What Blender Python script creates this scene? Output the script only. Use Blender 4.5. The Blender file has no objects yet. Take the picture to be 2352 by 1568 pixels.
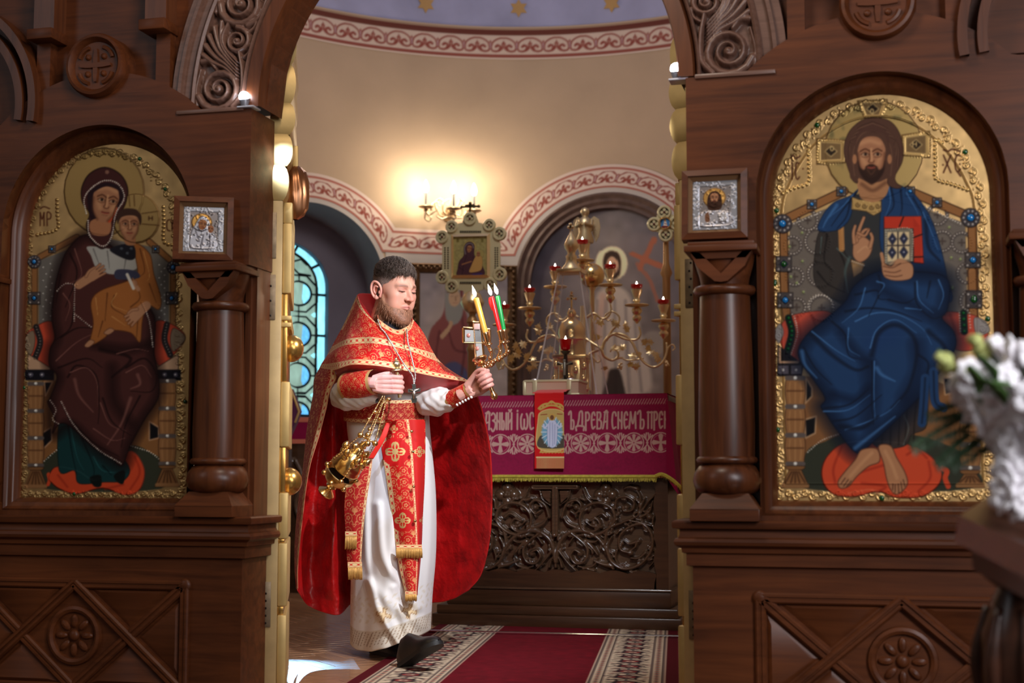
import bpy, bmesh, math, random
import numpy as np
from mathutils import Vector, Matrix
random.seed(7); rng = np.random.default_rng(7)
SC = bpy.context.scene; COL = SC.collection
# ------------------------------------------------------------------ camera
FPX = 50/36*2352; TH = math.radians(14.5); PT = math.radians(5.35)
CAM = np.array([1.36, -4.55, 0.80])
FW = np.array([-math.sin(TH)*math.cos(PT), math.cos(TH)*math.cos(PT), math.sin(PT)])
RT = np.array([math.cos(TH), math.sin(TH), 0.0]); UP = np.cross(RT, FW)
FH = np.array([-math.sin(TH), math.cos(TH), 0.0])
cd = bpy.data.cameras.new('camera'); co = bpy.data.objects.new('camera', cd); COL.objects.link(co)
cd.lens = 50; cd.sensor_width = 36; cd.clip_start = 0.05; cd.clip_end = 60
co.matrix_world = Matrix(((RT[0], UP[0], -FW[0], CAM[0]), (RT[1], UP[1], -FW[1], CAM[1]), (RT[2], UP[2], -FW[2], CAM[2]), (0, 0, 0, 1)))
cd.dof.use_dof = True; cd.dof.focus_distance = 6.1; cd.dof.aperture_fstop = 2.5
SC.camera = co
# ------------------------------------------------------------------ light
SC.view_settings.view_transform = 'Standard'; SC.view_settings.look = 'None'
SC.view_settings.exposure = 0.35; SC.view_settings.gamma = 1.0; SC.view_settings.use_curve_mapping = False
W = bpy.data.worlds.new('world'); SC.world = W; W.use_nodes = True
W.node_tree.nodes['Background'].inputs[0].default_value = (0.95, 0.80, 0.68, 1)
W.node_tree.nodes['Background'].inputs[1].default_value = 0.055
def light(name, kind, loc, energy, color, target=None, **kw):
    l = bpy.data.lights.new(name, kind); l.energy = energy; l.color = color
    for k, v in kw.items(): setattr(l, k, v)
    o = bpy.data.objects.new(name, l); COL.objects.link(o); o.location = loc
    if target is not None:
        o.rotation_euler = (Vector(target)-Vector(loc)).to_track_quat('-Z', 'Y').to_euler()
    return o
# an added flower lamp, tall nave windows and the chandelier of the nave behind the photographer, the altar chandelier over the holy table
light('added_flower_light', 'AREA', (3.1, -3.1, 2.0), 42, (0.95, 0.95, 1.0), (1.5, -1.9, 0.95), shape='RECTANGLE', size=0.8, size_y=1.4)  # unseen area lamp added close by to brighten the white flowers
light('nave_window_light', 'AREA', (4.0, -6.4, 4.0), 62, (0.92, 0.94, 1.0), (0.2, 0.0, 1.3), shape='RECTANGLE', size=1.2, size_y=2.6)
light('nave_window_light', 'AREA', (-4.4, -5.0, 4.4), 16, (0.92, 0.94, 1.0), (0.0, 0.0, 1.4), shape='RECTANGLE', size=1.2, size_y=2.6)
light('nave_chandelier_light', 'POINT', (0.25, -1.35, 3.35), 54, (1.0, 0.85, 0.70), shadow_soft_size=0.30)
light('altar_chandelier_light', 'POINT', (-0.55, 3.3, 3.85), 54, (1.0, 0.92, 0.85), shadow_soft_size=0.40)
light('led_spot_light', 'SPOT', (-0.70, -0.05, 2.13), 80, (0.55, 0.72, 1.0), (-0.88, 1.75, 0.72), spot_size=math.radians(25), spot_blend=0.9, shadow_soft_size=0.02)
light('led_spot_light', 'SPOT', (0.69, 0.0, 2.13), 190, (0.90, 0.93, 1.0), (-0.75, 1.35, 0.85), spot_size=math.radians(78), spot_blend=0.8, shadow_soft_size=0.02)
DAY = []
# ------------------------------------------------------------------ projection helpers used to lay out true sizes
def ray(px, py): return FW+RT*((px-1176)/FPX)-UP*((py-784)/FPX)
def PY(px, py, Y): d = ray(px, py); return CAM+d*((Y-CAM[1])/d[1])
def PD(px, py, z): return CAM+ray(px, py)*z
def PZ(px, py, Z): d = ray(px, py); return CAM+d*((Z-CAM[2])/d[2])
CC = np.array([-0.746, 3.739]); RR = 2.553          # apse axis and radius
def PC(px, py, R=RR):
    d = ray(px, py); o = CAM[:2]-CC; a = d[:2]@d[:2]; b = o@d[:2]; c = o@o-R*R
    return CAM+d*((-b+math.sqrt(b*b-a*c))/a)
def SZ(px, py, R=RR):
    p = PC(px, py, R); return math.atan2(p[0]-CC[0], p[1]-CC[1])*RR, p[2]
def CYL(s, z, R=RR):
    a = s/RR; return (CC[0]+R*math.sin(a), CC[1]+R*math.cos(a), z)
for k_, (px_, py_, e_, col_) in enumerate(((695, 950, 300, (0.30, 0.62, 1.0)), (695, 860, 420, (0.30, 0.64, 1.0)), (680, 905, 160, (0.80, 1.0, 0.60)))):   # spots added before the panes, aimed at the floor as coloured daylight
    s_ = PC(px_, py_, RR+.30); t_ = (PZ(722, 1412, 0), PZ(742, 1535, 0), PZ(700, 1480, 0))[k_]
    light('added_floor_spot', 'SPOT', tuple(s_), e_, col_, tuple(t_), spot_size=math.radians(4.4 if k_ < 2 else 3.4), spot_blend=0.3, shadow_soft_size=0.01)
def nrm(v): v = np.asarray(v, float); return v/(np.linalg.norm(v)+1e-12)
def lin(c):
    c = np.asarray(c, float); return np.where(c <= 0.04045, c/12.92, ((c+0.055)/1.055)**2.4)
def s8(r, g, b): return tuple(lin(np.array([r, g, b])/255.0))+(1.0,)
def cr(P, n=6, closed=False):
    """Catmull-Rom through points of any dimension"""
    P = np.asarray(P, float); m = len(P)
    if m < 3: 
        t = np.linspace(0, 1, n+1)[:, None]; return P[0]*(1-t)+P[-1]*t
    if closed: Q = np.vstack([P[-1], P, P[0], P[1]]); segs = m
    else: Q = np.vstack([2*P[0]-P[1], P, 2*P[-1]-P[-2]]); segs = m-1
    t = np.linspace(0, 1, n, endpoint=False)[:, None]; out = []
    for i in range(segs):
        a, b, c, d = Q[i], Q[i+1], Q[i+2], Q[i+3]
        out.append(0.5*((2*b)+(c-a)*t+(2*a-5*b+4*c-d)*t*t+(3*b-a-3*c+d)*t**3))
    out = np.vstack(out)
    return out if closed else np.vstack([out, P[-1]])
def resample(P, n):
    P = np.asarray(P, float); L = np.r_[0, np.cumsum(np.linalg.norm(np.diff(P, axis=0), axis=1))]
    t = np.linspace(0, L[-1], n); return np.stack([np.interp(t, L, P[:, k]) for k in range(P.shape[1])], 1)
# ------------------------------------------------------------------ objects
def tag(o, label=None, cat=None, group=None, kind=None):
    if label: o['label'] = label
    if cat: o['category'] = cat
    if group: o['group'] = group
    if kind: o['kind'] = kind
    return o
def thing(name, label, cat, loc=(0, 0, 0), group=None):
    o = bpy.data.objects.new(name, None); COL.objects.link(o); o.location = loc; o.empty_display_size = 0.05
    return tag(o, label, cat, group)
def link(name, me, parent=None):
    o = bpy.data.objects.new(name, me); COL.objects.link(o)
    if parent is not None:
        o.parent = parent; base = parent
        off = Vector((0, 0, 0))
        while base is not None: off += base.location; base = base.parent
        o.location = -off
    return o
def dup(o, parent=None):
    c = o.copy(); COL.objects.link(c)
    if parent is not None: c.parent = parent
    for ch in list(o.children): dup(ch, c)
    return c
def finish(me, m, smooth=35):
    if m is not None:
        for q in (m if isinstance(m, (list, tuple)) else [m]): me.materials.append(q)
    if smooth:
        me.polygons.foreach_set('use_smooth', np.ones(len(me.polygons), bool))
        if smooth < 180: me.set_sharp_from_angle(angle=math.radians(smooth))
    me.update(); return me
class MB:
    """collects faces and builds ONE mesh object"""
    def __init__(s): s.v = []; s.f = []
    def add(s, V, Fc):
        n = len(s.v); s.v.extend([tuple(map(float, p)) for p in V]); s.f.extend([tuple(i+n for i in q) for q in Fc]); return s
    def box(s, x0, x1, y0, y1, z0, z1, M=None, b=0.0):
        if x0 > x1: x0, x1 = x1, x0
        if b > 0:
            bm = bmesh.new(); bmesh.ops.create_cube(bm, size=1)
            for q in bm.verts: q.co = Vector(((x0+x1)/2+q.co.x*(x1-x0), (y0+y1)/2+q.co.y*(y1-y0), (z0+z1)/2+q.co.z*(z1-z0)))
            bmesh.ops.bevel(bm, geom=bm.edges[:], offset=b, segments=2, affect='EDGES', profile=0.5)
            V = [q.co.copy() for q in bm.verts]; bm.verts.index_update(); Fc = [[q.index for q in f.verts] for f in bm.faces]; bm.free()
        else:
            V = [Vector(p) for p in ((x0, y0, z0), (x1, y0, z0), (x1, y1, z0), (x0, y1, z0), (x0, y0, z1), (x1, y0, z1), (x1, y1, z1), (x0, y1, z1))]
            Fc = [(0, 3, 2, 1), (4, 5, 6, 7), (0, 1, 5, 4), (1, 2, 6, 5), (2, 3, 7, 6), (3, 0, 4, 7)]
        if M is not None: V = [M @ p for p in V]
        return s.add(V, Fc)
    def lathe(s, prof, c=(0, 0, 0), axis=(0, 0, 1), n=24, M=None, a0=0, caps=True):
        ax = nrm(axis); t = np.array([1, 0, 0]) if abs(ax[0]) < 0.9 else np.array([0, 1, 0])
        u = nrm(np.cross(t, ax)); w = np.cross(ax, u); c = np.asarray(c, float); V = []; Fc = []
        for r, z in prof:
            for k in range(n):
                a = a0+2*math.pi*k/n; V.append(c+ax*z+(u*math.cos(a)+w*math.sin(a))*max(r, 1e-4))
        m = len(prof)
        for i in range(m-1):
            for k in range(n):
                q = (k+1) % n; Fc.append((i*n+k, i*n+q, (i+1)*n+q, (i+1)*n+k))
        if caps: Fc.append(tuple(range(n))[::-1]); Fc.append(tuple((m-1)*n+k for k in range(n)))
        if M is not None: V = [M @ Vector(p) for p in V]
        return s.add(V, Fc)
    def tube(s, P, r, n=8, sub=0, flat=None):
        P = np.asarray(P, float)
        R = np.full(len(P), float(r)) if np.isscalar(r) else np.asarray(r, float)
        if sub: Q = cr(np.c_[P, R], sub); P, R = Q[:, :3], Q[:, 3]
        T = np.gradient(P, axis=0); T /= (np.linalg.norm(T, axis=1)[:, None]+1e-12)
        u = np.cross(T[0], [0.31, 0.22, 0.93]); u = nrm(u); V = []; Fc = []
        for i in range(len(P)):
            u = nrm(u-T[i]*(u@T[i])); w = np.cross(T[i], u)
            for k in range(n):
                a = 2*math.pi*k/n; V.append(P[i]+(u*math.cos(a)+w*math.sin(a)*(flat or 1))*R[i])
        for i in range(len(P)-1):
            for k in range(n):
                q = (k+1) % n; Fc.append((i*n+k, i*n+q, (i+1)*n+q, (i+1)*n+k))
        Fc.append(tuple(range(n))[::-1]); Fc.append(tuple((len(P)-1)*n+k for k in range(n)))
        return s.add(V, Fc)
    def ball(s, c, r, n=12, sc=(1, 1, 1), M=None):
        V = []; Fc = []; m = max(6, n//2+1)
        for i in range(m+1):
            t = math.pi*i/m
            for k in range(n):
                a = 2*math.pi*k/n
                V.append(Vector((c[0]+r*sc[0]*math.sin(t)*math.cos(a), c[1]+r*sc[1]*math.sin(t)*math.sin(a), c[2]+r*sc[2]*math.cos(t))))
        for i in range(m):
            for k in range(n):
                q = (k+1) % n; Fc.append((i*n+k, (i+1)*n+k, (i+1)*n+q, i*n+q))
        if M is not None: V = [M @ p for p in V]
        return s.add(V, Fc)
    def prism(s, poly, fn, d0, d1):
        """extrude a 2-D outline; fn(a, b, d) gives the world point"""
        n = len(poly); V = [fn(a, b, d0) for a, b in poly]+[fn(a, b, d1) for a, b in poly]
        Fc = [tuple(range(n)), tuple(range(2*n-1, n-1, -1))]+[(i, n+i, n+(i+1) % n, (i+1) % n) for i in range(n)]
        return s.add(V, Fc)
    def grid(s, G):
        G = np.asarray(G, float); h, w = G.shape[:2]
        return s.add(G.reshape(-1, 3), [(i*w+j, i*w+j+1, (i+1)*w+j+1, (i+1)*w+j) for i in range(h-1) for j in range(w-1)])
    def mirror(s):
        o = MB(); o.v = [(-x, y, z) for x, y, z in s.v]; o.f = [q[::-1] for q in s.f]; return o
    def build(s, name, m=None, parent=None, smooth=35, fix=True):
        me = bpy.data.meshes.new(name); me.from_pydata(s.v, [], s.f)
        if fix:
            bm = bmesh.new(); bm.from_mesh(me); bmesh.ops.recalc_face_normals(bm, faces=bm.faces[:]); bm.to_mesh(me); bm.free()
        return link(name, finish(me, m, smooth), parent)
def gridmesh(name, G, col=None, m=None, parent=None, keep=None, smooth=180, flip=False, link_it=True):
    """dense grid mesh with an RGBA colour attribute (rgb sRGB 0-1, alpha = metallic)"""
    h, w = G.shape[:2]; V = np.ascontiguousarray(G.reshape(-1, 3), dtype=np.float32)
    idx = np.arange(h*w).reshape(h, w)
    Q = np.stack([idx[:-1, :-1], idx[:-1, 1:], idx[1:, 1:], idx[1:, :-1]], -1)
    if flip: Q = Q[..., ::-1]
    Q = Q[keep[:-1, :-1]] if keep is not None else Q.reshape(-1, 4)
    if keep is not None:
        used = np.zeros(h*w, bool); used[Q.ravel()] = True; mp = np.cumsum(used)-1; V = V[used]; Q = mp[Q]
    me = bpy.data.meshes.new(name); me.vertices.add(len(V)); me.vertices.foreach_set('co', V.ravel())
    n = len(Q); me.loops.add(n*4); me.polygons.add(n)
    me.loops.foreach_set('vertex_index', np.ascontiguousarray(Q.ravel(), dtype=np.int32))
    me.polygons.foreach_set('loop_start', np.arange(0, n*4, 4, dtype=np.int32))
    me.update(calc_edges=True)
    if col is not None:
        c = col.reshape(-1, 4).astype(np.float32).copy(); c[:, :3] = lin(np.clip(c[:, :3], 0, 1))
        if keep is not None: c = c[used]
        at = me.color_attributes.new('paint', 'FLOAT_COLOR', 'POINT'); at.data.foreach_set('color', np.ascontiguousarray(c).ravel())
    finish(me, m, smooth)
    return link(name, me, parent) if link_it else me
# ------------------------------------------------------------------ raster canvas: paint with true relief, carried as vertices
class Cv:
    def __init__(s, x0, x1, y0, y1, res, col=(0, 0, 0), m=0.0):
        s.x0, s.y0, s.r = x0, y0, res; s.w = int(round((x1-x0)*res))+1; s.h = int(round((y1-y0)*res))+1
        s.c = np.empty((s.h, s.w, 3), np.float32); s.c[:] = np.array(col)/255.0; s.m = np.full((s.h, s.w), m, np.float32); s.z = np.zeros((s.h, s.w), np.float32)
    def xy(s):
        return np.meshgrid(s.x0+np.arange(s.w)/s.r, s.y0+np.arange(s.h)/s.r)
    def _bb(s, P, pad):
        a = np.floor((P.min(0)-pad-[s.x0, s.y0])*s.r).astype(int); b = np.ceil((P.max(0)+pad-[s.x0, s.y0])*s.r).astype(int)+1
        a = np.clip(a, 0, [s.w, s.h]); b = np.clip(b, 0, [s.w, s.h])
        if (b <= a).any(): return None
        X, Y = np.meshgrid(s.x0+np.arange(a[0], b[0])/s.r, s.y0+np.arange(a[1], b[1])/s.r)
        return slice(a[1], b[1]), slice(a[0], b[0]), X, Y
    def _apply(s, ys, xs, k, c, m, z, mode='add'):
        if c is not None and m is None: m = 0.0
        if c is not None: s.c[ys, xs] += (np.array(c)/255.0-s.c[ys, xs])*k[..., None]
        if m is not None: s.m[ys, xs] += (m-s.m[ys, xs])*k
        if z is not None:
            if mode == 'max': s.z[ys, xs] = np.maximum(s.z[ys, xs], z*k)
            elif mode == 'set': s.z[ys, xs] += (z-s.z[ys, xs])*k
            else: s.z[ys, xs] += z*k
    def poly(s, P, c=None, m=None, z=None, sm=True, a=1.0, f=None, mode='add', ol=None, olw=1.5):
        P = np.asarray(P, float); P = cr(P, 6, True) if sm else P; f = f or 1.2/s.r
        q = s._bb(P, f*2)
        if q is None: return s
        ys, xs, X, Y = q; ins = np.zeros(X.shape, bool); D = np.full(X.shape, 1e9)
        A = P; B = np.roll(P, -1, 0)
        for (x1, y1), (x2, y2) in zip(A, B):
            if y1 != y2:
                c1 = (Y > min(y1, y2)) & (Y <= max(y1, y2)); ins ^= c1 & (X < (Y-y1)*(x2-x1)/(y2-y1)+x1)
            dx, dy = x2-x1, y2-y1; L = dx*dx+dy*dy+1e-9
            t = np.clip(((X-x1)*dx+(Y-y1)*dy)/L, 0, 1); D = np.minimum(D, (X-x1-t*dx)**2+(Y-y1-t*dy)**2)
        sd = np.sqrt(D)*np.where(ins, -1, 1); k = np.clip(0.5-sd/f, 0, 1)*a
        s._apply(ys, xs, k, c, m, z, mode)
        if ol is not None: s.line(np.vstack([P, P[:1]]), olw, ol, sm=False, a=0.8)
        return s
    def line(s, P, w, c=None, a=1.0, m=None, z=None, sm=True, w2=None, soft=0.0, mode='max', rnd=True, n=6):
        """tapered stroke; w is the full width at the start, w2 at the end; z gives a rounded ridge"""
        P = np.asarray(P, float); P = cr(P, n) if sm else P; w2 = w if w2 is None else w2
        q = s._bb(P, max(w, w2)+2/s.r)
        if q is None: return s
        ys, xs, X, Y = q; best = np.full(X.shape, -1e9); L = np.r_[0, np.cumsum(np.linalg.norm(np.diff(P, axis=0), axis=1))]; tot = L[-1]+1e-9
        K = np.zeros(X.shape); f = 1.2/s.r; Zk = np.zeros(X.shape)
        for i in range(len(P)-1):
            x1, y1 = P[i]; dx, dy = P[i+1]-P[i]; l2 = dx*dx+dy*dy+1e-9
            t = np.clip(((X-x1)*dx+(Y-y1)*dy)/l2, 0, 1); d = np.sqrt((X-x1-t*dx)**2+(Y-y1-t*dy)**2)
            hw = 0.5*(w+(w2-w)*(L[i]+t*(L[i+1]-L[i]))/tot)
            k = np.clip(1-d/np.maximum(hw, 1e-6), 0, 1)**0.8 if soft else np.clip(0.5+(hw-d)/f, 0, 1)
            K = np.maximum(K, k)
            if z is not None: Zk = np.maximum(Zk, np.sqrt(np.clip(1-(d/np.maximum(hw, 1e-6))**2, 0, 1)) if rnd else k)
        s._apply(ys, xs, K*a, c, m, None)
        if z is not None:
            if mode == 'max': s.z[ys, xs] = np.maximum(s.z[ys, xs], Zk*z)
            else: s.z[ys, xs] += Zk*z
        return s
    def ell(s, cx, cy, rx, ry=None, c=None, rot=0, **k):
        ry = rx if ry is None else ry; t = np.linspace(0, 2*math.pi, 25)[:-1]; ca, sa = math.cos(rot), math.sin(rot)
        return s.poly(np.stack([cx+rx*np.cos(t)*ca-ry*np.sin(t)*sa, cy+rx*np.cos(t)*sa+ry*np.sin(t)*ca], 1), c, sm=False, **k)
    def dome(s, cx, cy, r, z, c=None, m=None, ry=None):
        ry = ry or r; q = s._bb(np.array([[cx-r, cy-ry], [cx+r, cy+ry]]), 1/s.r)
        if q is None: return s
        ys, xs, X, Y = q; d = ((X-cx)/r)**2+((Y-cy)/ry)**2
        s._apply(ys, xs, np.clip((1-d)*4, 0, 1), c, m, None); s.z[ys, xs] = np.maximum(s.z[ys, xs], z*np.sqrt(np.clip(1-d, 0, 1))); return s
    def spiral(s, cx, cy, r, turns=1.6, a0=0.0, d=1, w=4, w2=None, rmin=0.15, **k):
        t = np.linspace(0, 1, int(14*turns)+4); rr = r*(1-(1-rmin)*t); an = a0+d*t*turns*2*math.pi
        return s.line(np.stack([cx+rr*np.cos(an), cy+rr*np.sin(an)], 1), w, w2=w2, sm=False, **k)
    def soften(s, n=1):
        for _ in range(n):
            c = s.c; p = np.pad(c, ((1, 1), (1, 1), (0, 0)), 'edge'); s.c = (p[:-2, 1:-1]+p[2:, 1:-1]+p[1:-1, :-2]+p[1:-1, 2:]+2*c)/6
        return s
    def rgba(s): return np.dstack([np.clip(s.c, 0, 1), s.m])
    def noise(s, amp, cell=6, ch='c', mul=True):
        h, w = int(s.h/cell)+3, int(s.w/cell)+3; N = rng.normal(0, 1, (h, w))
        yi = np.linspace(0, h-1.001, s.h); xi = np.linspace(0, w-1.001, s.w); y0 = yi.astype(int); x0 = xi.astype(int); fy = (yi-y0)[:, None]; fx = (xi-x0)[None]
        V = (N[y0][:, x0]*(1-fy)*(1-fx)+N[y0][:, x0+1]*(1-fy)*fx+N[y0+1][:, x0]*fy*(1-fx)+N[y0+1][:, x0+1]*fy*fx)
        if ch == 'c': s.c *= (1+amp*V[..., None]).astype(np.float32)
        elif ch == 'z': s.z += (amp*V).astype(np.float32)
        return V
# ------------------------------------------------------------------ materials
def newmat(name):
    m = bpy.data.materials.new(name); m.use_nodes = True; nt = m.node_tree; return m, nt, nt.nodes['Principled BSDF']
def noise_bump(nt, b, scale, strength, dist=0.002, detail=4, stretch=(1, 1, 1), coord='Object'):
    tc = nt.nodes.new('ShaderNodeTexCoord'); mp = nt.nodes.new('ShaderNodeMapping'); mp.inputs['Scale'].default_value = stretch
    nt.links.new(tc.outputs[coord], mp.inputs[0])
    n = nt.nodes.new('ShaderNodeTexNoise'); n.inputs['Scale'].default_value = scale; n.inputs['Detail'].default_value = detail
    nt.links.new(mp.outputs[0], n.inputs['Vector']); bp = nt.nodes.new('ShaderNodeBump'); bp.inputs['Strength'].default_value = strength; bp.inputs['Distance'].default_value = dist
    nt.links.new(n.outputs['Fac'], bp.inputs['Height']); nt.links.new(bp.outputs[0], b.inputs['Normal']); return n, mp
def plain(name, col, rough=0.5, metal=0.0, bump=0, scale=200, var=0.0, vscale=6, sheen=0, coat=0, stretch=(1, 1, 1), spec=None, dist=0.002, col2=None):
    m, nt, b = newmat(name); b.inputs['Base Color'].default_value = col; b.inputs['Roughness'].default_value = rough; b.inputs['Metallic'].default_value = metal
    if sheen: b.inputs['Sheen Weight'].default_value = sheen; b.inputs['Sheen Roughness'].default_value = 0.4
    if coat: b.inputs['Coat Weight'].default_value = coat; b.inputs['Coat Roughness'].default_value = 0.15
    if spec is not None: b.inputs['Specular IOR Level'].default_value = spec
    if bump: noise_bump(nt, b, scale, bump, dist, stretch=stretch)
    if var or col2:
        tc = nt.nodes.new('ShaderNodeTexCoord'); mp = nt.nodes.new('ShaderNodeMapping'); mp.inputs['Scale'].default_value = stretch; nt.links.new(tc.outputs['Object'], mp.inputs[0])
        n = nt.nodes.new('ShaderNodeTexNoise'); n.inputs['Scale'].default_value = vscale; n.inputs['Detail'].default_value = 5; nt.links.new(mp.outputs[0], n.inputs['Vector'])
        r = nt.nodes.new('ShaderNodeValToRGB'); e = r.color_ramp.elements; c = np.array(col[:3])
        e[0].position = 0.3; e[1].position = 0.7
        e[0].color = tuple(c*(1-var))+(1,); e[1].color = (tuple(c*(1+var))+(1,)) if col2 is None else col2
        nt.links.new(n.outputs['Fac'], r.inputs[0]); nt.links.new(r.outputs[0], b.inputs['Base Color'])
    return m
def wood(name, c1, c2, rough=0.35, axis=0, scale=1.0, bump=0.15, coat=0.10, spec=0.5):
    m, nt, b = newmat(name); tc = nt.nodes.new('ShaderNodeTexCoord'); mp = nt.nodes.new('ShaderNodeMapping')
    sc = [14.0, 14.0, 14.0]; sc[axis] = 0.9; mp.inputs['Scale'].default_value = [q*scale for q in sc]; nt.links.new(tc.outputs['Object'], mp.inputs[0])
    n = nt.nodes.new('ShaderNodeTexNoise'); n.inputs['Scale'].default_value = 2.2; n.inputs['Detail'].default_value = 8; n.inputs['Roughness'].default_value = 0.62; n.inputs['Distortion'].default_value = 0.6
    nt.links.new(mp.outputs[0], n.inputs['Vector'])
    n2 = nt.nodes.new('ShaderNodeTexNoise'); n2.inputs['Scale'].default_value = 1.7; n2.inputs['Detail'].default_value = 3; nt.links.new(tc.outputs['Object'], n2.inputs['Vector'])
    mx = nt.nodes.new('ShaderNodeMath'); mx.operation = 'MULTIPLY_ADD'; mx.inputs[1].default_value = 0.45; nt.links.new(n2.outputs['Fac'], mx.inputs[0])
    m3 = nt.nodes.new('ShaderNodeMath'); m3.operation = 'MULTIPLY'; m3.inputs[1].default_value = 0.55; nt.links.new(n.outputs['Fac'], m3.inputs[0]); nt.links.new(m3.outputs[0], mx.inputs[2])
    r = nt.nodes.new('ShaderNodeValToRGB'); e = r.color_ramp.elements; e[0].position = 0.33; e[1].position = 0.66; e[0].color = c1; e[1].color = c2
    nt.links.new(mx.outputs[0], r.inputs[0]); nt.links.new(r.outputs[0], b.inputs['Base Color']); b.inputs['Roughness'].default_value = rough; b.inputs['Specular IOR Level'].default_value = spec
    b.inputs['Coat Weight'].default_value = coat; b.inputs['Coat Roughness'].default_value = 0.22
    bp = nt.nodes.new('ShaderNodeBump'); bp.inputs['Strength'].default_value = bump; bp.inputs['Distance'].default_value = 0.002; nt.links.new(n.outputs['Fac'], bp.inputs['Height']); nt.links.new(bp.outputs[0], b.inputs['Normal'])
    return m
def painted(name, rough=0.5, mrough=0.3, sheen=0, bump=0, scale=300, spec=0.4, emit=0.0):
    m, nt, b = newmat(name); at = nt.nodes.new('ShaderNodeAttribute'); at.attribute_name = 'paint'
    nt.links.new(at.outputs['Color'], b.inputs['Base Color']); nt.links.new(at.outputs['Alpha'], b.inputs['Metallic'])
    mr = nt.nodes.new('ShaderNodeMapRange'); mr.inputs['To Min'].default_value = rough; mr.inputs['To Max'].default_value = mrough; nt.links.new(at.outputs['Alpha'], mr.inputs['Value']); nt.links.new(mr.outputs[0], b.inputs['Roughness'])
    b.inputs['Specular IOR Level'].default_value = spec
    if sheen: b.inputs['Sheen Weight'].default_value = sheen
    if bump: noise_bump(nt, b, scale, bump)
    return m
def emit(name, col, strength):
    m, nt, b = newmat(name); b.inputs['Base Color'].default_value = (0, 0, 0, 1); b.inputs['Emission Color'].default_value = col; b.inputs['Emission Strength'].default_value = strength; return m
def glass(name, col, rough=0.02, ior=1.45):
    m, nt, b = newmat(name); b.inputs['Base Color'].default_value = col; b.inputs['Transmission Weight'].default_value = 1; b.inputs['Roughness'].default_value = rough; b.inputs['IOR'].default_value = ior; return m
WD = wood('dark_oak', s8(60, 28, 13), s8(114, 61, 31), 0.44, coat=0.05, spec=0.28)
WV = wood('dark_oak_upright', s8(60, 28, 13), s8(114, 62, 32), 0.36, axis=2, coat=0.08, spec=0.4)
WC = wood('carved_oak', s8(92, 64, 52), s8(128, 94, 80), 0.36, scale=2)
WA = wood('altar_oak', s8(46, 27, 16), s8(84, 54, 33), 0.30)
WAC = wood('altar_carving_oak', s8(58, 40, 28), s8(100, 74, 54), 0.22, scale=3, coat=.9, bump=.05)
GOLD = plain('polished_gold', (0.86, 0.60, 0.26, 1), 0.22, 1.0)
BRASS = plain('brass', (0.88, 0.70, 0.40, 1), 0.32, 0.85)
LEAF = plain('gilded_wood', s8(196, 164, 104), 0.45, 0.45, bump=0.12, scale=60, var=0.14, vscale=9)
LEAFB = plain('gilded_knob', s8(196, 150, 78), 0.25, 0.9, bump=0.05, scale=60)
CREAM = plain('pale_gold_paint', s8(186, 156, 106), 0.5, 0.12, bump=0.1, scale=40, var=0.12, vscale=12)
PLATE = plain('pale_gilt_plate', s8(208, 200, 160), 0.36, 0.22)
SILVER = plain('silver', (0.72, 0.72, 0.72, 1), 0.28, 1.0)
STEEL = plain('dull_steel', s8(128, 108, 84), 0.45, 0.7, var=0.2, vscale=40)
BLACK = plain('black_leather', s8(16, 15, 17), 0.42, bump=0.1, scale=120)
IRON = plain('dark_iron', s8(40, 34, 30), 0.4, 0.6)
PAINT = painted('icon_paint', 0.7, 0.34, spec=0.12)
MURAL = painted('mural_paint', 0.8, 0.5, spec=0.2)
CLOTH = painted('woven_cloth', 0.85, 0.45, sheen=0.15, spec=0.2)
BROC = painted('brocade', 0.6, 0.38, sheen=0.04, spec=0.25)
CARP = painted('carpet_pile', 0.95, 0.6, bump=0.5, scale=400, spec=0.1)
SATIN = plain('red_satin', s8(168, 12, 14), 0.40, bump=0.6, scale=9, var=0.30, vscale=12, dist=0.04, sheen=0.03)
WHITE = plain('white_cloth', s8(222, 216, 212), 0.8, bump=0.15, scale=120, sheen=0.2)
FLAME = emit('flame', (1.0, 0.86, 0.72, 1), 14)
REDGLASS = plain('red_glass', s8(196, 14, 14), 0.08, coat=0.6)
# ================================================================== SETTING: altar room
rf = MB(); rf.box(-3.4, 3.4, -0.30, 6.6, -0.12, -0.022); rf.box(-6, 6, -6.8, -0.30, -0.3, -0.022)
tag(rf.build('floor', plain('dark_underfloor', s8(60, 34, 20), 0.4), None, 0), kind='structure'); FLOOR = bpy.data.objects['floor']
PQ = [wood('parquet_oak', s8(156, 108, 76), s8(206, 154, 114), 0.18, axis=a, scale=1.2, bump=0.06, coat=0.5) for a in (0, 1)]
pm = {}
for k in (0, 1):
    b = MB(); L, w = 0.30, 0.075
    if k: b.box(-w/2+.001, w/2-.001, -L/2+.001, L/2-.001, -0.022, 0.0, b=0.0015)
    else: b.box(-L/2+.001, L/2-.001, -w/2+.001, w/2-.001, -0.022, 0.0, b=0.0015)
    o = b.build('plank', PQ[k], FLOOR, 20); pm[k] = o.data; bpy.data.objects.remove(o)
ca, sa = math.cos(math.radians(45)), math.sin(math.radians(45)); cnt = 0
plain_cells = MB()
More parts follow.
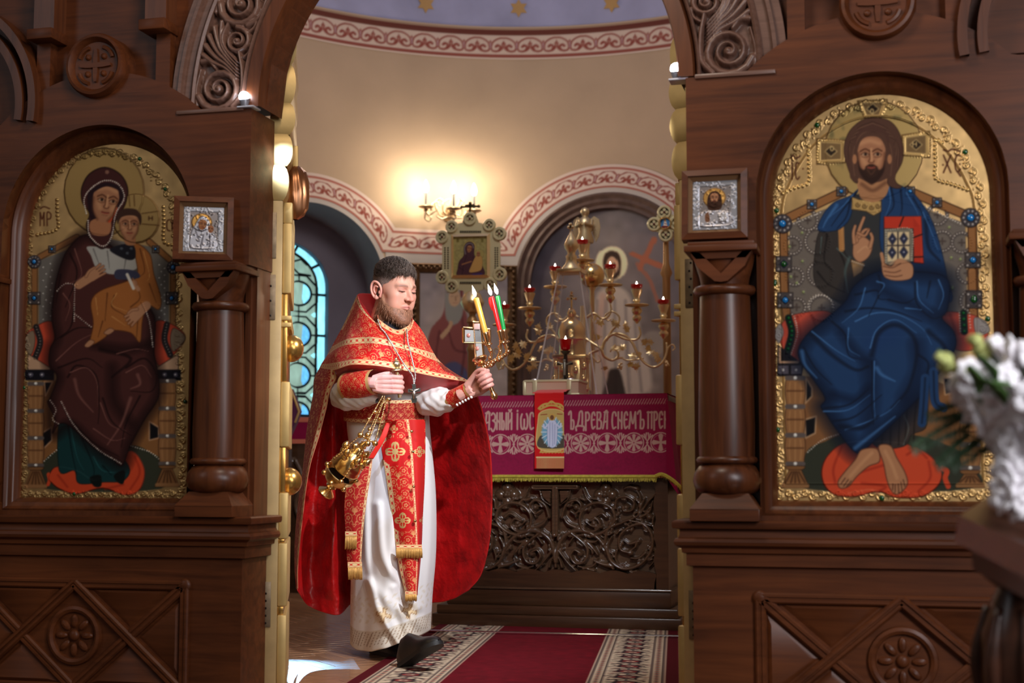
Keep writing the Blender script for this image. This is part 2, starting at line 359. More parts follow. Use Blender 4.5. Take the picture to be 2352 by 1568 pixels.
for a in range(-60, 60):
    for c in range(-40, 40):
        for k in (0, 1):
            L, w = 0.30, 0.075
            ux = a*w+c*2*L*0; 
            # herringbone lattice: vectors (w, w) and (2L-..)
            x = a*w+c*L; y = a*w-c*L
            x, y = (x+L/2, y+w/2) if k == 0 else (x+w/2, y+w+L/2)
            X, Y = x*ca-y*sa-1.3, x*sa+y*ca+2.2
            vis = -1.95 < X < 0.35 and 1.15 < Y < 4.3
            if vis and not (X > -0.9 and Y > 2.6):
                o = bpy.data.objects.new('plank', pm[k]); COL.objects.link(o); o.parent = FLOOR; o.location = (X, Y, 0); o.rotation_euler.z = math.radians(45); cnt += 1
            elif -3.2 < X < 3.2 and 0.2 < Y < 6.3:
                M = Matrix.Translation((X, Y, 0)) @ Matrix.Rotation(math.radians(45), 4, 'Z')
                if k: plain_cells.box(-w/2+.001, w/2-.001, -L/2+.001, L/2-.001, -0.022, 0.0, M)
                else: plain_cells.box(-L/2+.001, L/2-.001, -w/2+.001, w/2-.001, -0.022, 0.0, M)
tag(plain_cells.build('parquet_rest', PQ[0], FLOOR, 0, fix=False), kind='stuff')
tb_ = MB(); tb_.box(-3.3, 3.3, -3.2, -.002, -.295, -.001, b=.004); tag(tb_.build('trim_1', wood('solea_oak', s8(58, 34, 22), s8(100, 64, 42), .3), None, 20), kind='structure')
tb_ = MB(); tb_.box(-.774, .774, .0, .34, -.29, .0015, b=.002); tag(tb_.build('trim_2', PQ[0], None, 20), kind='structure')
# apse wall with two arched recesses (s runs along the wall, z up)
WALLM = plain('ochre_plaster', s8(194, 168, 142), 0.85, bump=0.12, scale=30, var=0.06, vscale=2.5)
ZT = 4.10; ARC = [(-2.295, 2.25, 0.60, 0.82, 0.25), (0.07, 2.277, 0.735, 0.95, 0.25)]   # centre s, spring z, opening radius, band radius
apse = MB(); ss = sorted(set(np.round(np.r_[np.arange(-4.2, 4.2, 0.04), [c+sg*(r-0.0005) for c, z, r, b, d in ARC for sg in (-1, 1)], [c+sg*r for c, z, r, b, d in ARC for sg in (-1, 1)]], 5)))
def zlow(s):
    for c, z, r, b, d in ARC:
        if abs(s-c) < r-0.0002: return z+math.sqrt(r*r-(s-c)**2)
    return -0.02
zz = [np.linspace(zlow(s), ZT+0.30, 12) for s in ss]
apse.grid([[CYL(s, z) for z in col] for s, col in zip(ss, zz)])
AP = tag(apse.build('wall_back', WALLM, None, 40), kind='structure')
for i, (c, z, r, b, d) in enumerate(ARC):     # reveal and back of each recess
    dd = 0.46 if i == 0 else 0.07
    path = [(c-r, -0.02), (c-r, z*0.5), (c-r, z)]+[(c+r*math.cos(a), z+r*math.sin(a)) for a in np.linspace(math.pi, 0, 40)]+[(c+r, z*0.5), (c+r, -0.02)]
    rv = MB(); rv.grid([[CYL(s, q, RR+e) for e in (0, dd*0.5, dd)] for s, q in path])
    rv.build('niche_reveal', plain('grey_blue_plaster', s8(150, 142, 150), 0.85, var=0.12, vscale=4) if i == 0 else WALLM, AP, 60)
# star-strewn blue conch
dome = MB(); G = []
for t in np.linspace(0, math.pi/2, 24):
    G.append([(CC[0]+RR*math.cos(t)*math.sin(a), CC[1]+RR*math.cos(t)*math.cos(a), ZT+0.27+RR*math.sin(t)) for a in np.linspace(-math.pi/2, math.pi/2, 64)])
dome.grid(G)
dome.grid([[(CC[0]+RR*math.cos(t), y, ZT+0.27+RR*math.sin(t)) for t in np.linspace(0, math.pi, 40)] for y in (0.25, CC[1])])
CE = tag(dome.build('ceiling', plain('blue_conch_paint', s8(168, 170, 204), 0.9, var=0.12, vscale=3), None, 180), kind='structure')
def star_pts(r1, r2, n=6): return [((r1 if k % 2 == 0 else r2)*math.sin(math.pi*k/n), (r1 if k % 2 == 0 else r2)*math.cos(math.pi*k/n)) for k in range(2*n)]
stm = plain('ochre_star_paint', s8(190, 150, 92), 0.6)
for row in range(3):
    for k in range(-5, 6):
        a = (-1.381+0.752*k+(0.376 if row % 2 else 0)+0.0)/RR; t = 0.058+0.2*row
        if abs(a) > 1.5: continue
        ctr = np.array([CC[0]+RR*math.cos(t)*math.sin(a), CC[1]+RR*math.cos(t)*math.cos(a), ZT+0.27+RR*math.sin(t)])
        n = nrm(np.array([CC[0], CC[1], ZT+0.27])-ctr); u = nrm(np.cross([0, 0, 1], n)); v = np.cross(n, u); st = MB()
        st.prism(star_pts(0.075, 0.042), lambda p, q, e: ctr+n*(0.012+e)+u*p+v*q, 0, 0.004); st.build('star', stm, CE, 0)
# straight walls between apse and screen
for nm, x in (('wall_left', CC[0]-RR), ('wall_right', CC[0]+RR)):
    b = MB(); b.box(x-(0.1 if x < 0 else 0), x+(0.1 if x > 0 else 0), 0.25, CC[1]+0.02, -0.02, ZT+0.3); tag(b.build(nm, WALLM, None, 0), kind='structure')
# ---- painted ornament bands (flat print on thin plaster strips)
RED = (150, 78, 68); BG = (222, 200, 184)
def band_unit(h):
    """one repeat of the scrolled ornament, h tall, period 1.05h, on a strip canvas"""
    return None
def paint_band(cv, x0, x1, n, y0, y1):
    w = (x1-x0)/n; H = y1-y0
    for k in range(n):
        X = lambda u: x0+(k+u)*w
        Y = lambda v: y0+v*H
        def ln(P, wd, wd2=None): cv.line([(X(a), Y(b)) for a, b in P], wd*H, RED, w2=(wd2 if wd2 is not None else wd)*H, n=7)
        ln([(.02, .30), (.10, .68), (.32, .92), (.5, .95), (.68, .92), (.90, .68), (.98, .30)], .10)
        for sg in (-1, 1):
            m = lambda u: .5+sg*(u-.5)
            ln([(m(.98), .38), (m(.93), .12), (m(.78), .06), (m(.64), .16), (m(.62), .36), (m(.72), .46), (m(.79), .38)], .10, .17)
            ln([(m(.64), .18), (m(.55), .30), (m(.54), .52)], .2, .08)
        cv.poly([(X(.5), Y(.78)), (X(.42), Y(.56)), (X(.47), Y(.5)), (X(.5), Y(.56)), (X(.53), Y(.5)), (X(.58), Y(.56))], RED, sm=False)
        cv.line([(X(0), Y(.2)), (X(.015), Y(.45)), (X(0), Y(.72))], .05*H, RED, w2=.12*H); cv.line([(X(0), Y(.28)), (X(0), Y(.6))], .06*H, (216, 206, 226), a=.8)
cvb = Cv(0, 5.30, 0, 0.26, 110, BG)                       # upper cornice band, metres
paint_band(cvb, 0.0, 5.30, 25, 0.058, 0.180)
for a, b, c in ((0, .014, (226, 208, 192)), (.014, .040, RED), (.196, .245, (112, 60, 50)), (.245, .26, (176, 150, 120))): cvb.poly([(0, a), (5.3, a), (5.3, b), (0, b)], c, sm=False)
X, Y = cvb.xy(); an = (X-3.4)/RR
gridmesh('cornice_band', np.stack([CC[0]+(RR-.006)*np.sin(an), CC[1]+(RR-.006)*np.cos(an), ZT+Y], -1), cvb.rgba(), MURAL, AP)
# lower band follows arch, flat, arch
def band_path(o):
    c0, z0, r0, b0, _ = ARC[0]; c1, z1, r1, b1, _ = ARC[1]; P = []
    ra = r0+.03+(b0-r0-.03)*o; rb = r1+.03+(b1-r1-.03)*o; zh = 2.515+.195*o
    aL = math.asin(np.clip((zh-z0)/ra, -1, 1)); aR = math.pi-math.asin(np.clip((zh-z1)/rb, -1, 1))
    A = [(c0+ra*math.cos(t), z0+ra*math.sin(t)) for t in np.linspace(math.pi*1.0, aL, 150)]
    B = [(c1+rb*math.cos(t), z1+rb*math.sin(t)) for t in np.linspace(aR, 0.0, 190)]
    Hn = [(A[-1][0]+(B[0][0]-A[-1][0])*t, zh) for t in np.linspace(0, 1, 74)[1:-1]]
    return A+Hn+B
nb = len(band_path(0)); ov = np.linspace(0, 1, 30); BP = np.array([band_path(o) for o in ov])
mid = BP[15]; Lb = np.r_[0, np.cumsum(np.linalg.norm(np.diff(mid, axis=0), axis=1))]
cvl = Cv(0, Lb[-1], 0, .235, 150, (224, 204, 194)); 
i1, i2 = 149, 149+73; n1, n2, n3 = 10, 4, 13
for a, b, n in ((0, Lb[i1]-.02, n1), (Lb[i1]+.02, Lb[i2]-.02, n2), (Lb[i2]+.02, Lb[-1], n3)): paint_band(cvl, a, b, n, .045, .170)
for a, b in ((.0, .022), (.186, .204)): cvl.poly([(0, a), (9, a), (9, b), (0, b)], (176, 104, 92), sm=False)
fx = (Lb*cvl.r)[None].repeat(30, 0); fy = (ov[:, None]*.235*cvl.r).repeat(nb, 1)
# densify to keep the drawing crisp
K = 4; tt = np.linspace(0, nb-1, nb*K); ti = np.minimum(tt.astype(int), nb-2); tf = (tt-ti)[None, :, None]
BQ = BP[:, ti]*(1-tf)+BP[:, ti+1]*tf; fx = fx[:, ti]*(1-tf[..., 0])+fx[:, ti+1]*tf[..., 0]; fy = fy[:, ti]
xi = np.clip(fx.round().astype(int), 0, cvl.w-1); yi = np.clip(fy.round().astype(int), 0, cvl.h-1)
gridmesh('arch_band', np.array([[CYL(s, z, RR-.006) for s, z in r] for r in BQ]), cvl.rgba()[yi, xi], MURAL, AP)
edge = MB()                                               # pale grey edging round the openings
for c, z, r, b, d in ARC: edge.grid([[CYL(c+(r+e)*math.cos(t), z+(r+e)*math.sin(t), RR-.004) for e in (-.005, .034)] for t in np.linspace(math.pi, 0, 60)])
edge.grid([[CYL(s, z, RR-.004) for z in (2.44, 2.516)] for s in np.linspace(-1.69, -.66, 30)])
edge.build('arch_edging', plain('grey_plaster_edge', s8(198, 190, 186), 0.85), AP, 60)
lowp = MB(); lowp.grid([[CYL(s, z, RR-.003) for z in (-.02, 1.2, 2.44)] for s in np.linspace(-1.69, -.66, 30)]); lowp.build('wall_panel', plain('grey_wall_paint', s8(182, 174, 170), .85, var=.08, vscale=3), AP, 60)
# ---- mural in the right recess: half-figure with halo, cross and rays
c, z, r, b, d = ARC[1]
mu = Cv(1150, 1600, 430, 925, .42, (52, 52, 68)); XX, YY = mu.xy()
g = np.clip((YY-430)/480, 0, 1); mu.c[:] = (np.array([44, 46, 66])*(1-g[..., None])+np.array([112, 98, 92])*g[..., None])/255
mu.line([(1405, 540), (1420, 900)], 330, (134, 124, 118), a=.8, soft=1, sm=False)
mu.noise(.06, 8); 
mu.line([(1480, 560), (1560, 620), (1590, 720)], 130, (118, 112, 118), a=.5, soft=1)
mu.ell(1475, 600, 66, c=(120, 108, 108), a=.35, f=10)
mu.poly([(1340, 900), (1352, 760), (1366, 690), (1388, 660), (1425, 660), (1452, 690), (1470, 760), (1490, 900)], (176, 164, 154), a=.9, f=12)
for k, x in enumerate((1372, 1392, 1412, 1436, 1456)): mu.line([(x, 690), (x-6+k*3, 780), (x-14+k*8, 900)], 12, (96, 88, 90), a=.5, soft=1)
mu.line([(1385, 680), (1375, 800), (1405, 880)], 26, (172, 128, 112), a=.5, soft=1)
mu.ell(1405, 605, 37, 39, c=(222, 204, 168), f=4); mu.ell(1405, 605, 31, 33, c=(216, 198, 164), f=5)
mu.poly([(1387, 625), (1384, 598), (1392, 580), (1406, 575), (1420, 582), (1426, 600), (1423, 630), (1415, 640), (1396, 640)], (62, 48, 42), f=4)
mu.ell(1406, 611, 14, 21, c=(190, 152, 126), f=3); mu.line([(1399, 624), (1406, 632), (1413, 624)], 5, (90, 66, 54), a=.6)
mu.line([(1400, 606), (1401, 606)], 4, (60, 44, 40)); mu.line([(1411, 606), (1412, 606)], 4, (60, 44, 40))
mu.line([(1502, 550), (1470, 615)], 13, (150, 92, 72), sm=False); mu.line([(1452, 583), (1520, 612)], 12, (150, 92, 72), sm=False); mu.line([(1463, 606), (1490, 640), (1510, 690)], 9, (150, 92, 72), a=.7)
mu.ell(1500, 790, 30, c=(150, 140, 130), a=.5, f=6); mu.poly([(1395, 870), (1400, 850), (1412, 846), (1424, 852), (1436, 900), (1440, 930), (1380, 930)], (46, 38, 36), a=.9, f=6)
mu.line([(1250, 780), (1235, 850), (1230, 920)], 40, (96, 80, 72), a=.5, soft=1); mu.line([(1540, 820), (1530, 920)], 40, (90, 80, 80), a=.5, soft=1)
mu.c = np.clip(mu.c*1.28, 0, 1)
# map the drawing (photo frame) onto the recessed panel
s0 = np.linspace(c-r-.02, c+r+.02, 200); z0 = np.linspace(z+r+.02, 1.0, 230); S, Z = np.meshgrid(s0, z0); R2 = RR+.07
Pw = np.stack([CC[0]+R2*np.sin(S/RR), CC[1]+R2*np.cos(S/RR), Z], -1)
d3 = Pw-CAM; zc = d3 @ FW; px = 1176+FPX*(d3 @ RT)/zc; py = 784-FPX*(d3 @ UP)/zc
xi = np.clip(((px-mu.x0)*mu.r).round().astype(int), 0, mu.w-1); yi = np.clip(((py-mu.y0)*mu.r).round().astype(int), 0, mu.h-1)
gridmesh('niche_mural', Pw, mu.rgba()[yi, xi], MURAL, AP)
ar = MB()                                                  # dark moulded arch framing the mural
prof = [(0.0, 0.07), (-.0, .0), (.02, -.01), (.05, .012), (.075, .0), (.10, .02), (.125, .012), (.13, .07)]
ar.grid([[CYL(c+(r-o)*math.cos(t), z+(r-o)*math.sin(t), RR+e) for o, e in prof] for t in np.linspace(math.pi, 0, 60)])
for sg in (-1, 1): ar.grid([[CYL(c+sg*(r-o), q, RR+e) for o, e in prof] for q in (z, 1.5, .0)])
low = MB(); low.grid([[CYL(s_, q, RR+.069) for q in (-.02, 1.02)] for s_ in np.linspace(c-r, c+r, 30)]); low.build('niche_base', plain('brown_wall_base', s8(92, 76, 70), .8), AP, 60)
ar.build('niche_arch', plain('brown_plaster_moulding', s8(104, 82, 74), .6, bump=.6, scale=30, var=.25, vscale=14), AP, 50)
# back of the left recess, painted, with the stained-glass window
RW = RR+.46; c, z, r, b, d = ARC[0]
def win_px(px, py, R=RW-.02): s, q = SZ(px, py, R); return s, q
wc, wt = win_px(650, 549); wr = abs(win_px(756, 700)[0]-wc); wz = wt-wr; wb = win_px(700, 957)[1]
bk = MB(); cols = sorted(set(np.round(np.r_[np.linspace(-3.6, -1.2, 60), [wc-wr, wc+wr, wc-wr+1e-4, wc+wr-1e-4]], 5)))
top = MB()
bk.grid([[CYL(s, q, RW) for q in np.linspace((wz+math.sqrt(max(0, wr*wr-(s-wc)**2))) if abs(s-wc) < wr else wb, 3.2, 8)] for s in cols])
bk.grid([[CYL(s, q, RW) for q in (-.02, .5, wb)] for s in cols])
bk.build('niche_back', plain('grey_violet_plaster', s8(138, 132, 148), .85, var=.10, vscale=3), AP, 60)
rv = MB(); pth = [(wc-wr, wb), (wc-wr, wz)]+[(wc+wr*math.cos(t), wz+wr*math.sin(t)) for t in np.linspace(math.pi, 0, 30)]+[(wc+wr, wb)]
rv.grid([[CYL(s, q, RW+e) for e in (-.004, .10)] for s, q in pth]); rv.build('window_reveal', plain('dark_reveal_plaster', s8(104, 106, 126), .8), AP, 60)
# faint painted tracery on the niche reveal
tr = MB()
for P in ([(.38, 2.72), (.30, 2.4), (.36, 2.05), (.22, 1.8)], [(.36, 2.05), (.42, 1.75), (.38, 1.3)]):
    pass
WIN = tag(thing('window_1', None, None), 'arched stained-glass window with blue roundels and black leads in the left niche', 'window', kind='structure')
def WC3(s, q, e=.06): return np.array(CYL(s, q, RW+e))
rd = [win_px(695, y) for y in (671, 766, 860, 950)]; rx_, rz_ = abs(win_px(723, 760)[0]-win_px(695, 760)[0]), abs(win_px(695, 760)[1]-win_px(695, 788)[1])
def gl(name, col, st): 
    m, nt, bb = newmat(name); bb.inputs['Base Color'].default_value = col; bb.inputs['Emission Color'].default_value = col; bb.inputs['Emission Strength'].default_value = st; bb.inputs['Roughness'].default_value = .15
    noise = nt.nodes.new('ShaderNodeTexNoise'); noise.inputs['Scale'].default_value = 9; r_ = nt.nodes.new('ShaderNodeValToRGB'); c_ = np.array(col[:3]); r_.color_ramp.elements[0].color = tuple(c_*.72)+(1,); r_.color_ramp.elements[1].color = tuple(np.minimum(c_*1.25, 1))+(1,)
    r_.color_ramp.elements[0].position = .35; r_.color_ramp.elements[1].position = .65; nt.links.new(noise.outputs['Fac'], r_.inputs[0]); nt.links.new(r_.outputs[0], bb.inputs['Emission Color']); return m
GB, GP, GE = gl('blue_glass', s8(96, 178, 236), .95), gl('pale_green_glass', s8(150, 186, 172), .62), gl('edge_glass', s8(140, 222, 246), 1.25)
GBb = gl('bright_blue_glass', s8(128, 212, 246), 1.15)
iw = wr-.062; ztop = wz
bgp = MB(); inner = [(wc-iw, wb)]+[(wc-iw, ztop)]+[(wc+iw*math.cos(t), ztop+iw*math.sin(t)) for t in np.linspace(math.pi, 0, 24)][1:]+[(wc+iw, wb)]
bgp.prism(inner, lambda a, q, e: WC3(a, q, .07+e), 0, .004); bgp.build('pane', GP, WIN, 0)
ep = MB(); outer = [(wc+(wr-.0)*math.cos(t), ztop+(wr-.0)*math.sin(t)) for t in np.linspace(math.pi, 0, 30)]
ep.grid([[WC3(wc+q*math.cos(t), ztop+q*math.sin(t), .069) for q in (iw, wr)] for t in np.linspace(math.pi, 0, 30)])
for sg in (-1, 1): ep.grid([[WC3(wc+sg*q, zz_, .069) for q in (iw, wr)] for zz_ in (wb, ztop)])
ep.build('pane', GE, WIN, 0)
lead = MB()
def ll(P, w=.0085): lead.tube([WC3(a, q, .062) for a, q in P], w, 6)
zs = [q for _, q in rd]; c1 = rd[1][0]; c2 = 2*wc-c1
def circ(cx, cz, k, n=25, off=0): return [(cx+rx_*k*math.cos(t+off), cz+rz_*k*math.sin(t+off)) for t in np.linspace(0, 2*math.pi, n)]
def rpane(cx, cz, m, k=.96):
    pb = MB(); pb.prism(circ(cx, cz, k)[:-1], lambda a, qq, e: WC3(a, qq, .060+e), 0, .004); pb.build('pane', m, WIN, 0); ll(circ(cx, cz, 1.0, 29), .0105)
for cs in (c1, c2):
    for k, q in enumerate(zs):
        rpane(cs, q, GBb if k == 0 else GB); ll(circ(cs, q, 1.62, 9, math.pi/8), .0085)
    for a, bq in zip(zs, zs[1:]):
        ll([(cs, a-rz_), (cs, bq+rz_)], .0085); zm = (a+bq)/2
        for d_ in (-1, 1): ll([(cs-rx_*.65, zm+d_*.018), (cs+rx_*.65, zm+d_*.018)], .006)
    for q in zs: ll([(cs+rx_, q), (cs+rx_*1.5, q)], .008); ll([(cs-rx_, q), (cs-rx_*1.5, q)], .008)
    for a, bq in zip(zs, zs[1:]):
        for d_ in (-1, 1):
            tp = MB(); x_ = cs+d_*rx_*1.55; zm = (a+bq)/2; tp.prism([(x_, zm+rz_*.34), (x_-d_*rx_*.5, zm), (x_, zm-rz_*.34)], lambda a_, qq, e: WC3(a_, qq, .060+e), 0, .004); tp.build('pane', GE, WIN, 0)
    ll([(cs, zs[0]+rz_), (cs, zs[0]+rz_*1.6)], .0085)
zt_ = zs[0]+rz_*2.3; rpane(wc, zt_, GBb, 1.0)
for d_ in (-1, 1): ll([(wc+d_*rx_*.95, zt_+rz_*.2), (wc+d_*rx_*1.9, zt_+rz_*.55), (wc+d_*rx_*2.4, zt_+rz_*.1)], .0085); ll([(wc+d_*rx_*1.0, zt_), (wc+d_*rx_*1.7, zt_-rz_*.65), (wc+d_*rx_*2.7, zt_-rz_*.75)], .0085)
ll([(wc-iw, wb), (wc-iw, ztop)]+[(wc+iw*math.cos(t), ztop+iw*math.sin(t)) for t in np.linspace(math.pi, 0, 24)]+[(wc+iw, wb)], .011)
ll([(wc-wr, wb+.01), (wc+wr, wb+.01)], .014)
for q in (zs[0]-.0, zs[1], zs[2], zs[3]): ll([(wc+iw, q), (wc+wr, q)], .012)
for t in (.55, 1.15): ll([(wc+iw*math.cos(t), ztop+iw*math.sin(t)), (wc+wr*math.cos(t), ztop+wr*math.sin(t))], .012)
lead.build('window_frame', plain('black_lead', s8(18, 26, 34), .5), WIN, 60)
# ================================================================== ICONOSTASIS
ICO = thing('iconostasis', 'carved dark oak icon screen framing the open doorway', 'icon screen')
XC, NR, NZ, NB = 1.375, 0.385, 1.685, 0.668            # niche centre, radius, spring height, foot
IY = 0.10                                               # plane of the big icons
def both(mb, name, m, parent=ICO, smooth=35):
    a = mb.build(name, m, parent, smooth); b = mb.mirror().build(name, m, parent, smooth); return a, b
# dado
d = MB(); d.box(.775, 1.98, 0, .20, -.02, .56); both(d, 'dado_board', WD)
def bar(mb, p, q, w, h, y0=0.0):
    p, q = np.array(p), np.array(q); t = nrm(q-p); n = np.array([-t[1], t[0]])
    pr = [(-.5, 0), (-.5, .7), (-.34, 1), (-.12, 1), (-.08, .72), (.08, .72), (.12, 1), (.34, 1), (.5, .7), (.5, 0)]
    mb.prism(pr, lambda a, e, d_: (lambda P: (P[0], y0-e*h, P[1]))((p if d_ == 0 else q)+n*a*w), 0, 1)
dx0, dx1, dz0, dz1, dc = .985, 1.835, .055, .418, 1.41
fr = MB()
for p, q in (((dx0, dz0), (dx0, dz1)), ((dx1, dz0), (dx1, dz1)), ((dx0, dz0), (dx1, dz0)), ((dx0, dz1), (dx1, dz1))): bar(fr, p, q, .034, .018)
for x in (dx0, dx1):
    for q in (dz0, dz1): fr.ball((x, -.008, q), .024, 12, (1, .5, 1))
both(fr, 'panel_frame', WD)
for p, q, h in (((dc, dz1), (dx0, dz0), .024), ((dc, dz1), (dx1, dz0), .024), ((dc, dz0), (dx0, dz1), .018), ((dc, dz0), (dx1, dz1), .018)):
    b = MB(); bar(b, p, q, .036, h); both(b, 'lattice_bar', WD)
def tri(P, h=.010, ins=.62):
    P = np.array(P); c = P.mean(0); Q = c+(P-c)*ins; b = MB(); n = len(P)
    b.add([(x, 0, z) for x, z in P*.28+Q*.72]+[(x, -h, z) for x, z in Q*.86+c*.14], [tuple(range(2*n-1, n-1, -1))]+[(i, n+i, n+(i+1) % n, (i+1) % n) for i in range(n)])
    both(b, 'raised_panel', WD)
zm = (dz0+dz1)/2; xm0, xm1 = (dx0+dc)/2, (dx1+dc)/2
for P in ([(dx0, dz1), (dc, dz1), (xm0, zm)], [(dx0, dz0), (dc, dz0), (xm0, zm)], [(dx0, dz0), (dx0, dz1), (xm0, zm)], [(dx1, dz1), (dc, dz1), (xm1, zm)], [(dx1, dz0), (dc, dz0), (xm1, zm)], [(dx1, dz0), (dx1, dz1), (xm1, zm)]): tri(P)
ro = MB(); ro.lathe([(.001, -.004), (.078, -.004), (.082, .012), (.092, .018), (.102, .014), (.106, -.004)], (dc, 0, zm), (0, -1, 0), 32)
R1, R2 = both(ro, 'rosette', WD)
for s_, R in ((1, R1), (-1, R2)):
    for k in range(8):
        a = k*math.pi/4; p = MB(); p.ball((0, 0, 0), 1, 8, M=Matrix.Translation((s_*(dc+.05*math.sin(a)), -.006, zm+.05*math.cos(a))) @ Matrix.Rotation(s_*a, 4, 'Y') @ Matrix.Diagonal((.0125, .010, .024, 1))); p.build('petal', WD, R)
    p = MB(); p.ball((s_*dc, -.006, zm), .02, 12, (1, .7, 1)); p.build('boss', WD, R)
# ledge moulding swept round the front and the door side
def sweep(prof, x0=.775, x1=1.98, yb=.20):
    b = MB(); b.grid([[(x1, -p, z), (x0-p, -p, z), (x0-p, yb, z)] for p, z in prof]); return b
lg = sweep([(.0, .51), (.018, .515), (.018, .552), (.030, .556), (.032, .570), (.040, .574), (.050, .580), (.053, .590), (.049, .600), (.040, .604), (.036, .612), (.036, .628), (.055, .632), (.058, .640), (.058, .652), (.052, .657), (-.10, .657)])
both(lg, 'ledge', WD)
# recessed back of the column bay and the door-side pier
for xa, xb in ((.775, 1.0), (1.75, 1.98)):
    b = MB(); b.box(xa, xb, .085, .20, .655, 1.56); both(b, 'pier', WV)
for x0 in (.792, 1.765):
    b = MB(); b.box(x0, x0+.02, .07, .09, .66, 1.52); b.box(x0+.182, x0+.202, .07, .09, .66, 1.52); both(b, 'bay_moulding', WV)
# columns
for cx in (.885, 1.862):
    for sg in (1, -1):
        c = thing('column', None, None); c.parent = ICO; X = sg*cx; Y = .025
        b = MB(); b.box(X-.108, X+.108, Y-.108, Y+.06, .656, .694, b=.002)
        b.lathe([(.108*1.414, .694), (.072*1.414, .742)], (X, Y-.002, 0), n=4, a0=math.pi/4); b.build('plinth', WD, c, 20)
        b = MB(); b.lathe([(.07, .738), (.088, .742), (.103, .758), (.109, .780), (.104, .806), (.09, .826), (.078, .834)], (X, Y, 0), n=40); b.build('base', WV, c, 60)
        b = MB(); b.lathe([(.078, .832), (.094, .838), (.098, .846), (.094, .854), (.088, .858)], (X, Y, 0), n=40); b.build('ring', WV, c, 60)
        b = MB(); b.lathe([(.088, .855), (.090, .95), (.086, 1.15), (.080, 1.372)], (X, Y, 0), n=40); b.build('shaft', WV, c, 60)
        b = MB(); b.lathe([(.080, 1.37), (.096, 1.376), (.102, 1.388), (.096, 1.400), (.078, 1.404)], (X, Y, 0), n=40); b.build('ring', WV, c, 60)
        b = MB(); b.lathe([(.075, 1.40), (.080, 1.43), (.092, 1.47), (.10, 1.505)], (X, Y, 0), n=40); b.box(X-.115, X+.115, Y-.125, Y+.07, 1.502, 1.522, b=.003); b.box(X-.105, X+.105, Y-.110, Y+.07, 1.522, 1.535, b=.003)
        # triangular bracket with a pierced centre
        Yf = Y-.108
        for P in ([(-.098, 1.503), (.098, 1.503), (.078, 1.480), (-.078, 1.480)], [(-.098, 1.503), (-.066, 1.500), (0, 1.432), (0, 1.405), (-.02, 1.408), (-.075, 1.455)], [(.098, 1.503), (.075, 1.455), (.02, 1.408), (0, 1.405), (0, 1.432), (.066, 1.500)]):
            b.prism(P, lambda p, q, e: (X+p, Yf+e, q), 0, .05)
        b.build('capital', WD, c, 30)
# front board with the icon niche, hooded top
def hood(x): 
    v = .575**2-(x-1.372)**2; return max(2.092, 1.69+math.sqrt(v)) if v > 0 else 2.092
def colstrip(mb, xs, lo, hi, yf, yb, n=2):
    for a, b in zip(xs, xs[1:]):
        if b-a < 1e-6: continue
        la, lb, ha, hb = lo(a, 1), lo(b, -1), hi(a), hi(b)
        mb.add([(a, yf, la), (b, yf, lb), (b, yf, hb), (a, yf, ha), (a, yb, la), (b, yb, lb), (b, yb, hb), (a, yb, ha)], [(0, 1, 2, 3), (3, 2, 6, 7), (1, 0, 4, 5)])
xs = sorted(set(np.round(np.r_[.77, .99, np.linspace(XC-NR, XC+NR, 50), 1.76, 1.98, np.linspace(.95, 1.80, 40)], 5)))
def lo(x, side):
    e = x+side*1e-5
    if abs(e-XC) < NR: return NZ+math.sqrt(max(0, NR**2-(e-XC)**2))
    if .99 < e < 1.76: return .655
    return 1.533
fb = MB(); colstrip(fb, xs, lo, hood, 0, .20); fb.add([(.77, 0, 1.533), (.77, 0, 2.092), (.77, .20, 2.092), (.77, .20, 1.533)], [(0, 1, 2, 3)])
both(fb, 'front_board', WD, smooth=30)
sb_ = MB(); sb_.box(1.981, 3.3, .03, .20, -.02, 3.6); both(sb_, 'side_board', WV)
# niche moulding
def loop(o):
    R = NR-o; return [(XC-R, NB+o), (XC-R, 1.1), (XC-R, NZ)]+[(XC+R*math.cos(t), NZ+R*math.sin(t)) for t in np.linspace(math.pi, 0, 40)][1:]+[(XC+R, 1.1), (XC+R, NB+o)]
nm_ = MB(); pr = [(0, 0), (.001, .05), (.010, .046), (.016, .054), (.022, .060), (.030, .062), (.036, .074), (.044, .082), (.050, IY)]
G = []
for o, y in pr:
    L = loop(o); G.append([(x, y, z) for x, z in L+[L[0]]])
nm_.grid(G); nm_.box(XC-NR, XC+NR, 0, .06, .652, NB+.004); both(nm_, 'niche_moulding', WV, smooth=50)
